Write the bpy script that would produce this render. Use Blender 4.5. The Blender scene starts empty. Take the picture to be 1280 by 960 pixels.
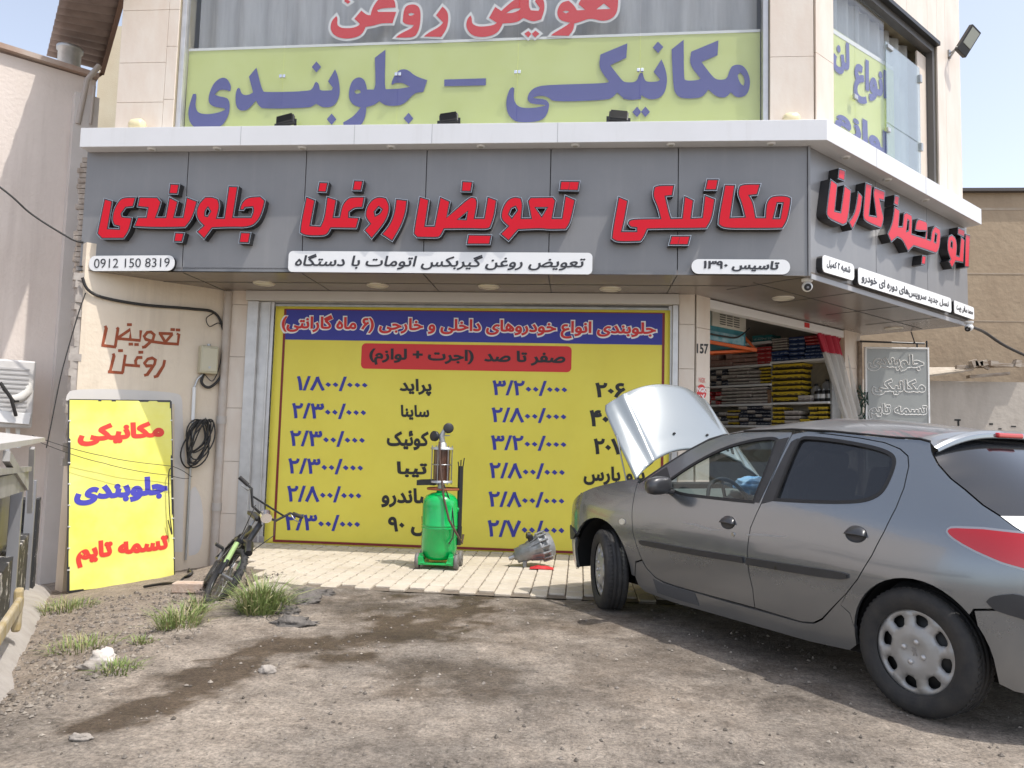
import bpy, bmesh, math, random, unicodedata
import numpy as np
from mathutils import Vector, Matrix
from mathutils.geometry import delaunay_2d_cdt, interpolate_bezier

S = bpy.context.scene
COL = S.collection
R = math.radians
rnd = random.Random(7)

# ------------------------------------------------------------------ camera
CAM_H, FPX = 1.22, 950.0
PITCH, ROLL, YAW = R(4.42), R(1.5), R(5.14)
def cam_axes():
    cy, sy, cp, sp = math.cos(YAW), math.sin(YAW), math.cos(PITCH), math.sin(PITCH)
    r = Vector((cy, sy, 0)); f = Vector((-sy*cp, cy*cp, sp)); u = Vector((sy*sp, -cy*sp, cp))
    c, s = math.cos(ROLL), math.sin(ROLL)
    return c*r + s*u, f, -s*r + c*u
CR, CF, CU = cam_axes()
CAMP = Vector((0, 0, CAM_H))
cd = bpy.data.cameras.new('camera'); cam = bpy.data.objects.new('camera', cd); COL.objects.link(cam)
cd.sensor_fit = 'HORIZONTAL'; cd.sensor_width = 36.0; cd.lens = 36.0*FPX/1280.0
cd.clip_start = 0.05; cd.clip_end = 2000
cam.matrix_world = Matrix.Translation(CAMP) @ Matrix((CR, CU, -CF)).transposed().to_4x4()
S.camera = cam

# ------------------------------------------------------------------ world, sun, exposure
SUN_FROM = Vector((.45, -.21, 1.0)).normalized()
el = math.asin(SUN_FROM.z); az = math.atan2(SUN_FROM.x, SUN_FROM.y)
w = bpy.data.worlds.new("World"); S.world = w; w.use_nodes = True
nt = w.node_tree; bg = nt.nodes['Background']
sky = nt.nodes.new('ShaderNodeTexSky'); sky.sky_type = 'NISHITA'; sky.sun_disc = False
sky.sun_elevation = el; sky.sun_rotation = az
sky.air_density = 1.0; sky.dust_density = 5.0; sky.ozone_density = 1.0; sky.altitude = 1200
hs_ = nt.nodes.new('ShaderNodeHueSaturation'); hs_.inputs['Saturation'].default_value = .56; hs_.inputs['Value'].default_value = 1.1
nt.links.new(sky.outputs[0], hs_.inputs['Color']); nt.links.new(hs_.outputs[0], bg.inputs[0]); bg.inputs[1].default_value = 0.15
sd = bpy.data.lights.new('sun', 'SUN'); sd.energy = 2.1; sd.angle = R(0.53); sd.color = (1, .955, .89)
sun = bpy.data.objects.new('sun', sd); COL.objects.link(sun)
sun.rotation_euler = SUN_FROM.to_track_quat('Z', 'Y').to_euler(); sun.location = (6, -3, 12)
S.view_settings.view_transform = 'Standard'; S.view_settings.look = 'None'
S.view_settings.gamma = 1; S.view_settings.exposure = 0.88
S.render.engine = 'CYCLES'
S.cycles.max_bounces = 8; S.cycles.transparent_max_bounces = 16

# ------------------------------------------------------------------ helpers
def ray(px, py):
    return CF + CR*((px-640)/FPX) - CU*((py-480)/FPX)
def hit(px, py, p0, n):
    d = ray(px, py); n = Vector(n); return CAMP + d*((Vector(p0)-CAMP).dot(n)/d.dot(n))
def gnd(px, py, z=0.): return hit(px, py, (0, 0, z), (0, 0, 1))
def atY(px, py, Y): return hit(px, py, (0, Y, 0), (0, 1, 0))
D45 = Vector((1, 1, 0)).normalized(); N45 = Vector((1, -1, 0)).normalized()

def sstep(a, b, x):
    t = max(0., min(1., (x-a)/(b-a))); return t*t*(3-2*t)
def lerp(a, b, t): return a+(b-a)*t
def interp(x, xs, ys):
    if x <= xs[0]: return ys[0]
    for i in range(1, len(xs)):
        if x <= xs[i]: return lerp(ys[i-1], ys[i], (x-xs[i-1])/(xs[i]-xs[i-1]))
    return ys[-1]

def tag(o, label=None, cat=None, group=None, kind=None):
    if label: o['label'] = label
    if cat: o['category'] = cat
    if group: o['group'] = group
    if kind: o['kind'] = kind
    return o
def thing(name, label, cat, loc=(0, 0, 0), rot=None, group=None):
    o = bpy.data.objects.new(name, None); COL.objects.link(o); o.empty_display_size = .1
    o.location = loc
    if rot: o.rotation_euler = rot
    return tag(o, label, cat, group)
def copy_tree(o, parent=None):
    c = o.copy(); COL.objects.link(c)
    if parent: c.parent = parent
    for ch in o.children: copy_tree(ch, c)
    return c

class MB:
    """collects shapes, then links them as one mesh object"""
    def __init__(s): s.v = []; s.f = []; s.sm = []
    def add(s, vs, fs, smooth=False):
        b = len(s.v); s.v += [Vector(p) for p in vs]; s.f += [[b+i for i in f] for f in fs]; s.sm += [smooth]*len(fs); return s
    def box(s, c, size, M=None):
        c = Vector(c); h = Vector(size)*.5; vs = []
        for z in (-1, 1):
            for x, y in ((-1, -1), (1, -1), (1, 1), (-1, 1)):
                p = Vector((x*h.x, y*h.y, z*h.z)); vs.append(c+(M @ p if M else p))
        return s.add(vs, [(3, 2, 1, 0), (4, 5, 6, 7), (0, 1, 5, 4), (1, 2, 6, 5), (2, 3, 7, 6), (3, 0, 4, 7)])
    def box2(s, a, b):
        a, b = Vector(a), Vector(b); return s.box((a+b)/2, [abs(t) for t in (b-a)])
    def quad(s, a, b, c, d): return s.add([a, b, c, d], [(0, 1, 2, 3)])
    def beam(s, p0, p1, wd, ht, up=(0, 0, 1)):
        p0, p1 = Vector(p0), Vector(p1); d = (p1-p0); L = d.length; d.normalize(); up = Vector(up)
        x = d.cross(up); x = x.normalized() if x.length > 1e-6 else Vector((1, 0, 0)); z = x.cross(d)
        return s.box((p0+p1)/2, (wd, L, ht), Matrix((x, d, z)).transposed())
    def cyl(s, p0, p1, r0, r1=None, n=16, cap=True):
        r1 = r0 if r1 is None else r1
        return s.lathe([(r0, 0), (r1, (Vector(p1)-Vector(p0)).length)], p0, Vector(p1)-Vector(p0), n, cap, False)
    def lathe(s, prof, o=(0, 0, 0), axis=(0, 0, 1), n=24, cap=True, smooth=True):
        o = Vector(o); a = Vector(axis).normalized()
        x = a.orthogonal().normalized(); y = a.cross(x); vs = []; fs = []
        for r, h in prof:
            for i in range(n):
                t = 2*math.pi*i/n; vs.append(o+a*h+(x*math.cos(t)+y*math.sin(t))*r)
        for k in range(len(prof)-1):
            for i in range(n):
                j = (i+1) % n; fs.append((k*n+i, k*n+j, (k+1)*n+j, (k+1)*n+i))
        s.add(vs, fs, True)
        if cap:
            if prof[0][0] > 1e-4: s.add(vs[:n], [list(range(n))[::-1]])
            if prof[-1][0] > 1e-4: s.add(vs[-n:], [list(range(n))])
        return s
    def tube(s, pts, r, n=8, closed=False, cap=True):
        pts = [Vector(p) for p in pts]; m = len(pts); rs = r if isinstance(r, (list, tuple)) else [r]*m
        t0 = (pts[1]-pts[0]).normalized(); x = t0.orthogonal().normalized(); vs = []
        for i, p in enumerate(pts):
            if closed: t = pts[(i+1) % m]-pts[i-1]
            else: t = pts[min(i+1, m-1)]-pts[max(i-1, 0)]
            t.normalize(); x = (x-t*x.dot(t))
            x = x.normalized() if x.length > 1e-5 else t.orthogonal().normalized()
            y = t.cross(x)
            for k in range(n):
                a = 2*math.pi*k/n; vs.append(p+(x*math.cos(a)+y*math.sin(a))*rs[i])
        fs = []
        for i in range(m if closed else m-1):
            j = (i+1) % m
            for k in range(n):
                l = (k+1) % n; fs.append((i*n+k, i*n+l, j*n+l, j*n+k))
        s.add(vs, fs, True)
        if cap and not closed: s.add(vs[:n], [list(range(n))[::-1]]); s.add(vs[-n:], [list(range(n))])
        return s
    def grid(s, fn, nu, nv, smooth=True, flip=False):
        vs = [fn(i/nu, j/nv) for j in range(nv+1) for i in range(nu+1)]; fs = []
        for j in range(nv):
            for i in range(nu):
                a = j*(nu+1)+i; q = (a, a+1, a+nu+2, a+nu+1); fs.append(q[::-1] if flip else q)
        return s.add(vs, fs, smooth)
    def sphere(s, c, r, nu=16, nv=10):
        c = Vector(c); r = Vector(r) if isinstance(r, (tuple, list, Vector)) else Vector((r, r, r))
        return s.grid(lambda u, v: c+Vector((r.x*math.cos(2*math.pi*u)*math.sin(math.pi*v), r.y*math.sin(2*math.pi*u)*math.sin(math.pi*v), -r.z*math.cos(math.pi*v))), nu, nv)
    def build(s, name, mat, parent=None, bevel=0, seg=2, weld=False, solid=0, auto=None):
        me = bpy.data.meshes.new(name); me.from_pydata([tuple(p) for p in s.v], [], s.f)
        me.polygons.foreach_set('use_smooth', s.sm); 
        if weld:
            bm = bmesh.new(); bm.from_mesh(me); bmesh.ops.remove_doubles(bm, verts=bm.verts, dist=weld if isinstance(weld, float) else 1e-5); bm.to_mesh(me); bm.free()
        me.update(); o = bpy.data.objects.new(name, me); COL.objects.link(o); me.materials.append(mat)
        if parent is not None: setpar(o, parent)
        if solid:
            m = o.modifiers.new('solid', 'SOLIDIFY'); m.thickness = solid; m.offset = -1
        if bevel:
            m = o.modifiers.new('bevel', 'BEVEL'); m.width = bevel; m.segments = seg; m.limit_method = 'ANGLE'; m.angle_limit = R(40); m.harden_normals = False
        return o
LOCAL = set()      # things whose parts are modelled in the thing's own space
def setpar(o, parent):
    o.parent = parent
    top = parent
    while top.parent: top = top.parent
    if top.name in LOCAL or (parent.type != 'EMPTY'): return
    M = Matrix.LocRotScale(parent.location, parent.rotation_euler, None)
    o.matrix_parent_inverse = M.inverted()

# ------------------------------------------------------------------ materials
def mat(name, col, rough=.6, metal=0., col2=None, nscale=4., namt=.5, bump=0., bscale=60., coat=0., spec=.5, detail=6., stretch=None, extra=None):
    m = bpy.data.materials.new(name); m.use_nodes = True; nt = m.node_tree; b = nt.nodes['Principled BSDF']
    b.inputs['Base Color'].default_value = (*col, 1); b.inputs['Roughness'].default_value = rough
    b.inputs['Metallic'].default_value = metal; b.inputs['Coat Weight'].default_value = coat
    b.inputs['Specular IOR Level'].default_value = spec
    tc = nt.nodes.new('ShaderNodeTexCoord'); src = tc.outputs['Object']
    if stretch:
        mp = nt.nodes.new('ShaderNodeMapping'); mp.inputs['Scale'].default_value = stretch; nt.links.new(src, mp.inputs[0]); src2 = mp.outputs[0]
    else: src2 = src
    if col2:
        n = nt.nodes.new('ShaderNodeTexNoise'); n.inputs['Scale'].default_value = nscale; n.inputs['Detail'].default_value = detail; n.inputs['Roughness'].default_value = .6
        nt.links.new(src2, n.inputs['Vector'])
        rp = nt.nodes.new('ShaderNodeValToRGB'); e = rp.color_ramp.elements
        e[0].position = .5-.5*namt*.6; e[1].position = .5+.5*namt*.6
        e[0].color = (*col, 1); e[1].color = (*col2, 1)
        nt.links.new(n.outputs[0], rp.inputs[0]); nt.links.new(rp.outputs[0], b.inputs['Base Color'])
    if bump:
        n2 = nt.nodes.new('ShaderNodeTexNoise'); n2.inputs['Scale'].default_value = bscale; n2.inputs['Detail'].default_value = 5
        nt.links.new(src, n2.inputs['Vector']); bp = nt.nodes.new('ShaderNodeBump'); bp.inputs['Strength'].default_value = bump; bp.inputs['Distance'].default_value = .02
        nt.links.new(n2.outputs[0], bp.inputs['Height']); nt.links.new(bp.outputs[0], b.inputs['Normal'])
    if extra: extra(nt, b, src)
    return m
def glass(name, tint=(1, 1, 1), refl=1.0, rough=.0, dens=0.0, dcol=(.02, .02, .025)):
    """window pane: see-through with a mirror reflection by Fresnel, and optional tint or haze film"""
    m = bpy.data.materials.new(name); m.use_nodes = True; nt = m.node_tree; nt.nodes.clear()
    out = nt.nodes.new('ShaderNodeOutputMaterial'); tr = nt.nodes.new('ShaderNodeBsdfTransparent'); tr.inputs[0].default_value = (*tint, 1)
    gl = nt.nodes.new('ShaderNodeBsdfGlossy'); gl.inputs['Roughness'].default_value = rough
    lw = nt.nodes.new('ShaderNodeLayerWeight'); lw.inputs[0].default_value = .5
    fr = nt.nodes.new('ShaderNodeMath'); fr.operation = 'POWER'; fr.inputs[1].default_value = 4.; nt.links.new(lw.outputs['Facing'], fr.inputs[0])
    mu = nt.nodes.new('ShaderNodeMath'); mu.operation = 'MULTIPLY_ADD'; mu.inputs[1].default_value = refl*.9; mu.inputs[2].default_value = refl*.07; mu.use_clamp = True
    mx = nt.nodes.new('ShaderNodeMixShader'); nt.links.new(fr.outputs[0], mu.inputs[0]); nt.links.new(mu.outputs[0], mx.inputs[0])
    base = tr
    if dens > 0:
        df = nt.nodes.new('ShaderNodeBsdfDiffuse'); df.inputs[0].default_value = (*dcol, 1)
        m2 = nt.nodes.new('ShaderNodeMixShader'); m2.inputs[0].default_value = dens; nt.links.new(tr.outputs[0], m2.inputs[1]); nt.links.new(df.outputs[0], m2.inputs[2]); base = m2
    nt.links.new(base.outputs[0], mx.inputs[1]); nt.links.new(gl.outputs[0], mx.inputs[2]); nt.links.new(mx.outputs[0], out.inputs[0])
    return m

def streaks(amount=.35, col=(.10, .085, .07), sx=5., sz=.35, lo=.5, hi=.75):
    """runs of dirt down a wall"""
    def f(nt, b, src):
        old = b.inputs['Base Color'].links[0].from_socket if b.inputs['Base Color'].links else None
        mp = nt.nodes.new('ShaderNodeMapping'); mp.inputs['Scale'].default_value = (sx, sx, sz); nt.links.new(src, mp.inputs[0])
        n = nt.nodes.new('ShaderNodeTexNoise'); n.inputs['Scale'].default_value = 1.; n.inputs['Detail'].default_value = 8; n.inputs['Roughness'].default_value = .65; nt.links.new(mp.outputs[0], n.inputs['Vector'])
        mr = nt.nodes.new('ShaderNodeMapRange'); mr.inputs[1].default_value = lo; mr.inputs[2].default_value = hi; mr.inputs[4].default_value = amount; nt.links.new(n.outputs[0], mr.inputs[0])
        mx = nt.nodes.new('ShaderNodeMix'); mx.data_type = 'RGBA'; nt.links.new(mr.outputs[0], mx.inputs[0])
        if old: nt.links.new(old, mx.inputs[6])
        else: mx.inputs[6].default_value = b.inputs['Base Color'].default_value
        mx.inputs[7].default_value = (*col, 1); nt.links.new(mx.outputs[2], b.inputs['Base Color'])
    return f

MT = {}
MT['plaster'] = mat('plaster cream', (.68, .57, .44), .9, col2=(.75, .655, .53), nscale=1.6, namt=.9, bump=.25, bscale=18, extra=streaks(.35, (.36, .29, .22)))
MT['pink'] = mat('plaster pink', (.66, .575, .51), .9, col2=(.74, .66, .60), nscale=1.1, namt=.8, bump=.3, bscale=25, extra=streaks(.4, (.42, .35, .31)))
MT['beige'] = mat('beige render', (.55, .47, .33), .9, col2=(.60, .54, .40), nscale=2, bump=.2, extra=streaks(.3, (.35, .28, .18)))
MT['brown'] = mat('mud render', (.33, .245, .165), .95, col2=(.41, .32, .22), nscale=1.3, namt=1., bump=.6, bscale=9, extra=streaks(.5, (.23, .17, .115), 2.2, .5, .48, .8))
MT['greywall'] = mat('grey render', (.43, .39, .34), .95, col2=(.53, .48, .42), nscale=1.0, namt=1., bump=.4, bscale=10, extra=streaks(.55, (.26, .22, .18), 2.5, .6, .5, .8))
MT['marble'] = mat('travertine slab', (.66, .55, .45), .45, col2=(.74, .67, .58), nscale=2.2, namt=.9, bump=.05, bscale=30, stretch=(3, 3, 1.))
MT['fascia'] = mat('grey composite panel', (.205, .203, .206), .33, spec=.5, col2=(.228, .226, .228), nscale=1.2, extra=streaks(.22, (.33, .32, .30), 7, .5, .5, .8))
MT['soffit'] = mat('brown composite panel', (.19, .165, .15), .25, spec=.6, col2=(.21, .185, .165), nscale=1.1)
MT['white_panel'] = mat('white composite panel', (.70, .70, .71), .35, col2=(.64, .64, .64), nscale=1.5, namt=.9, extra=streaks(.25, (.45, .42, .38), 9, .6, .55, .8))
MT['white'] = mat('white paint', (.78, .78, .77), .4)
MT['black'] = mat('black plastic', (.018, .018, .019), .42)
MT['blackm'] = mat('black enamel', (.022, .021, .022), .3)
MT['chrome'] = mat('chrome trim', (.75, .74, .74), .22, 1.)
MT['red_face'] = mat('red acrylic', (.60, .0, .012), .3, spec=.3)
MT['galv'] = mat('galvanised steel', (.42, .43, .43), .45, .7, col2=(.52, .52, .52), nscale=9, bump=.05)
MT['alu'] = mat('aluminium frame', (.62, .61, .60), .4, .55, col2=(.52, .51, .50), nscale=6)
MT['steel'] = mat('steel', (.35, .35, .35), .35, .9)
MT['cable'] = mat('black cable', (.025, .023, .022), .55)
MT['dark'] = mat('dark interior', (.03, .03, .03), .9)
MT['yellow'] = mat('yellow print', (.75, .64, .075), .55, col2=(.78, .68, .09), nscale=1.4, bump=.16, bscale=2.6, extra=streaks(.18, (.50, .40, .07), 1.4, .9, .5, .8))
MT['lemon'] = mat('lemon print', (.80, .74, .115), .55, col2=(.86, .82, .24), nscale=2.2, bump=.28, bscale=4, extra=streaks(.25, (.62, .55, .16), 2, 1.5, .5, .8))
MT['lime'] = mat('lime print', (.62, .67, .22), .6, col2=(.66, .71, .27), nscale=1.8, bump=.05, bscale=5)
MT['blue'] = mat('blue ink', (.035, .04, .30), .55)
MT['upblue'] = mat('faded blue ink', (.085, .085, .30), .6)
MT['redink'] = mat('red ink', (.62, .03, .03), .55)
MT['maroon'] = mat('dark red ink', (.20, .02, .02), .55)
MT['blackink'] = mat('black ink', (.018, .017, .02), .55)
MT['whiteink'] = mat('white ink', (.80, .79, .77), .55)
MT['rust'] = mat('rust paint', (.26, .05, .02), .8, col2=(.34, .09, .035), nscale=30, namt=.8)
MT['rubber'] = mat('tyre rubber', (.022, .022, .023), .75, col2=(.040, .037, .034), nscale=14, bump=.12, bscale=90)
MT['glass'] = glass('window glass', (.95, .96, .96),   .45, dens=.03, dcol=(.60, .60, .60))  # pale film in the pane imitates the washed-out sky reflection
MT['curtain'] = mat('grey curtain', (.58, .57, .57), .9, col2=(.46, .45, .45), nscale=3, stretch=(4, 4, .4))
# ------------------------------------------------------------------ lettering
def area(p):
    return .5*sum(p[i][0]*p[(i+1) % len(p)][1]-p[(i+1) % len(p)][0]*p[i][1] for i in range(len(p)))
def clean(p, e=1e-4):
    out = []
    for q in p:
        if not out or abs(q[0]-out[-1][0])+abs(q[1]-out[-1][1]) > e: out.append((q[0], q[1]))
    while len(out) > 1 and abs(out[0][0]-out[-1][0])+abs(out[0][1]-out[-1][1]) <= e: out.pop()
    return out
def offset(p, ox, oy, sgn):
    """push a contour away from its fill; sgn +1 when the fill lies on its left"""
    n = len(p); out = []
    for i in range(n):
        a, b, c = p[i-1], p[i], p[(i+1) % n]
        u = Vector((b[0]-a[0], b[1]-a[1])); v = Vector((c[0]-b[0], c[1]-b[1]))
        if u.length < 1e-9 or v.length < 1e-9: continue
        u.normalize(); v.normalize(); nu = Vector((u.y, -u.x)); nv = Vector((v.y, -v.x)); m = nu+nv
        if m.length < 1e-3: m = nu.copy(); k = 1
        else: m.normalize(); k = min(1/max(m.dot(nu), .5), 1.7)
        out.append((b[0]+m.x*ox*k*sgn, b[1]+m.y*oy*k*sgn))
    return out
def fill(cons, signs):
    """non-zero fill of polygons (sign -1 cuts a hole) -> (points, triangles)"""
    vs = []; es = []; A = []; Bq = []
    for p, s in zip(cons, signs):
        p = clean(p)
        if len(p) < 3: continue
        if s and (area(p) > 0) != (s > 0): p = p[::-1]
        b = len(vs); n = len(p); vs += [Vector(q) for q in p]; es += [(b+i, b+(i+1) % n) for i in range(n)]
        A += p; Bq += p[1:]+p[:1]
    ov, oe, of, _, _, _ = delaunay_2d_cdt(vs, es, [], 0, 1e-5)
    V = np.array([tuple(q) for q in ov]); F = np.array([f for f in of if len(f) == 3]); C = V[F].mean(1)
    A = np.array(A); Bq = np.array(Bq); keep = np.zeros(len(F), bool)
    for k in range(0, len(F), 4000):
        c = C[k:k+4000]; ya, yb = A[:, 1][None], Bq[:, 1][None]; cy = c[:, 1][:, None]
        up = (ya <= cy) & (yb > cy); dn = (ya > cy) & (yb <= cy)
        with np.errstate(all='ignore'): xi = A[:, 0][None]+(Bq[:, 0]-A[:, 0])[None]*(cy-ya)/(yb-ya)
        rt = xi > c[:, 0][:, None]
        keep[k:k+4000] = ((up & rt).sum(1)-(dn & rt).sum(1)) > 0
    return ov, [tuple(int(i) for i in f) for f in F[keep]]
def smooth_poly(p, it=2, ang=50):
    pts = [(Vector(q), None) for q in p]; n = len(pts); P = [Vector(q) for q in p]; hard = []
    for i in range(n):
        u = P[i]-P[i-1]; v = P[(i+1) % n]-P[i]
        hard.append(u.length > 0 and v.length > 0 and u.angle(v) > R(ang))
    for _ in range(it):
        Q = []; H = []
        for i in range(len(P)):
            a, b, c = P[i-1], P[i], P[(i+1) % len(P)]
            if hard[i]: Q.append(b); H.append(True)
            else: Q += [b.lerp(a, .25), b.lerp(c, .25)]; H += [False, False]
        P, hard = Q, H
    return [(q.x, q.y) for q in P]

AR = dict(zip('ابپتثجچحخدذرزژسشصضطظعغفقکگلمنوهیئآ', 'ALEF,BEH,PEH,TEH,THEH,JEEM,TCHEH,HAH,KHAH,DAL,THAL,REH,ZAIN,JEH,SEEN,SHEEN,SAD,DAD,TAH,ZAH,AIN,GHAIN,FEH,QAF,KEHEH,GAF,LAM,MEEM,NOON,WAW,HEH,FARSI YEH,YEH WITH HAMZA ABOVE,ALEF WITH MADDA ABOVE'.split(',')))
NOJOIN = set('ادذرزژوآ')
def shape(t):
    out = []
    for i, c in enumerate(t):
        if c not in AR: 
            if c != '\u200c': out.append({'(': ')', ')': '('}.get(c, c))
            continue
        pv = i > 0 and t[i-1] in AR and t[i-1] not in NOJOIN
        nx = i+1 < len(t) and t[i+1] in AR and c not in NOJOIN
        form = ('MEDIAL' if nx else 'FINAL') if pv else ('INITIAL' if nx else 'ISOLATED')
        out.append(unicodedata.lookup('ARABIC LETTER %s %s FORM' % (AR[c], form)))
    # digits keep their order
    vis = []; run = []
    for c in reversed(out):
        if c in '۰۱۲۳۴۵۶۷۸۹/0123456789': run.append(c)
        else:
            vis += run[::-1]; run = []; vis.append(c)
    return ''.join(vis+run[::-1])
_cache = {}
def contours(s):
    if s in _cache: return _cache[s]
    cu = bpy.data.curves.new('tmp', 'FONT'); cu.body = s; cu.resolution_u = 4
    o = bpy.data.objects.new('tmp', cu); COL.objects.link(o)
    dg = bpy.context.evaluated_depsgraph_get(); dg.update(); c2 = o.to_curve(dg)
    cons = []
    for sp in c2.splines:
        if sp.type == 'BEZIER':
            bp = sp.bezier_points; pts = []
            for i in range(len(bp)):
                a, b = bp[i], bp[(i+1) % len(bp)]
                if (a.co-b.co).length < 1e-6: continue
                st = ((a.handle_right-a.co).cross(b.co-a.co).length+(b.handle_left-b.co).cross(b.co-a.co).length) < 1e-5
                seg = [a.co, b.co] if st else interpolate_bezier(a.co, a.handle_right, b.handle_left, b.co, 6)
                pts += [(q[0], q[1]) for q in seg[:-1]]
        else: pts = [(q.co[0], q.co[1]) for q in sp.points]
        pts = clean(pts, 1e-4)
        if len(pts) > 2: cons.append(pts)
    o.to_curve_clear(); bpy.data.objects.remove(o); bpy.data.curves.remove(cu)
    def inside(q, p):
        c = False
        for k in range(len(p)):
            a, b = p[k-1], p[k]
            if (a[1] > q[1]) != (b[1] > q[1]) and q[0] < (b[0]-a[0])*(q[1]-a[1])/(b[1]-a[1])+a[0]: c = not c
        return c
    out = []; sg = []
    for k, p in enumerate(cons):
        hole = any(m != k and (area(o_) > 0) != (area(p) > 0) and abs(area(o_)) > abs(area(p)) and all(inside(q, o_) for q in p[::max(1, len(p)//6)]) for m, o_ in enumerate(cons))
        sgn = -1 if hole else 1
        if (area(p) > 0) != (sgn > 0): p = p[::-1]
        out.append(p); sg.append(sgn)
    res = (out, sg, 1)
    _cache[s] = res; return res
def lettering(name, s, quad, m, parent, ox=0., oy=None, ring=0., lift=Vector((0, 0, 0)), rtl=True, slant=0., warp=None):
    """text s stretched over the quad (BL, BR, TR, TL in space)"""
    oy = ox if oy is None else oy
    cons, sg, s0 = contours(shape(s) if rtl else s)
    # fill lies on the left of a contour when its own turn is positive for outer ones
    A = [offset(p, ox, oy, 1 if s0 > 0 else -1) for p in cons]
    xs = [q[0] for p in A for q in p]; ys = [q[1] for p in A for q in p]
    x0, x1, y0, y1 = min(xs), max(xs), min(ys), max(ys)
    BL, BR, TR, TL = [Vector(q) for q in quad]
    def mp(q):
        u = (q[0]-x0)/(x1-x0); v = (q[1]-y0)/(y1-y0); u += slant*(v-.5)
        return BL*(1-u)*(1-v)+BR*u*(1-v)+TR*u*v+TL*(1-u)*v+lift
    mb = MB()
    v, t = fill(A, sg); mb.add([warp(mp(q)) if warp else mp(q) for q in v], t)
    return mb.build(name, m, parent)
def pq(fn, l, r, t, b, tr=None, br=None):
    """pixel box -> quad BL BR TR TL"""
    tr = t if tr is None else tr; br = b if br is None else br
    return [fn(l, b), fn(r, br), fn(r, tr), fn(l, t)]

def traced(polys, org, sc, it=2, ang=50):
    return [[(org[0]+x/sc, org[1]+y/sc) for x, y in smooth_poly(p, it, ang)] for p in polys]
def solid_letters(name, outer, holes, fn, n, depth, m, parent, inset=0.):
    """outlines (pixels) on the plane fn, given depth along -n; optional inset in metres done in plane space"""
    n = Vector(n).normalized(); o0 = fn(*outer[0][0]); z = Vector((0, 0, 1)); x = z.cross(n)*-1
    if x.x < 0: x = -x
    def to2(p): q = fn(*p)-o0; return (q.dot(x), q.dot(z))
    cons = [[to2(p) for p in c] for c in outer+holes]; sg = [1]*len(outer)+[-1]*len(holes); out = []
    for c, s in zip(cons, sg):
        c = clean(c, 1e-4)
        if (area(c) > 0) != (s > 0): c = c[::-1]
        if inset: c = offset(c, -inset, -inset, 1)
        out.append(c)
    v, t = fill(out, sg)
    to3 = lambda q, d=0.: o0+x*q[0]+z*q[1]-n*d
    mb = MB(); flip = x.cross(z).dot(n) < 0
    mb.add([to3(q) for q in v], [f[::-1] if flip else f for f in t])
    if depth:
        for c in out:
            k = len(c); mb.add([to3(q) for q in c]+[to3(q, depth) for q in c], [(i, (i+1) % k, k+(i+1) % k, k+i) if flip else (i, k+i, k+(i+1) % k, (i+1) % k) for i in range(k)])
    return mb.build(name, m, parent)

# ------------------------------------------------------------------ ground
def ground_z(x, y):
    x0 = lerp(-2.45, -3.55, sstep(6.0, 7.3, y))
    s = sstep(x0, x0-.6, x)
    return -.12*s-.14*max(0., -3.1-x)*min(1, max(0, (y-1.5)/2.))
def tg(px, py):
    z = 0.
    for _ in range(12):
        p = gnd(px, py, z); z = ground_z(p.x, p.y)
    p.z = z; return p
from mathutils import noise as _n
def segd(p, a, b):
    ax, ay = a; bx, by = b; dx, dy = bx-ax, by-ay; t = max(0, min(1, ((p[0]-ax)*dx+(p[1]-ay)*dy)/(dx*dx+dy*dy)))
    return math.hypot(p[0]-ax-t*dx, p[1]-ay-t*dy), t
STAIN = [gnd(*p).to_2d() for p in ((120, 905), (215, 868), (330, 818), (430, 805), (500, 790), (560, 775), (600, 745))]
STW = [.10, .17, .22, .26, .30, .28, .15]
BLOBS = [(gnd(600, 757), 1.1, .42), (gnd(470, 762), .55, .55), (gnd(690, 775), .7, .5), (gnd(840, 840), .8, .35), (gnd(400, 800), .6, .3), (gnd(480, 762), .30, .7), (gnd(505, 748), .22, .8), (gnd(590, 850), .45, .55), (gnd(440, 765), .3, .35), (gnd(650, 800), .5, .35), (gnd(245, 800), .2, .3), (gnd(700, 860), .35, .3), (gnd(560, 765), .35, .6)]
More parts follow.
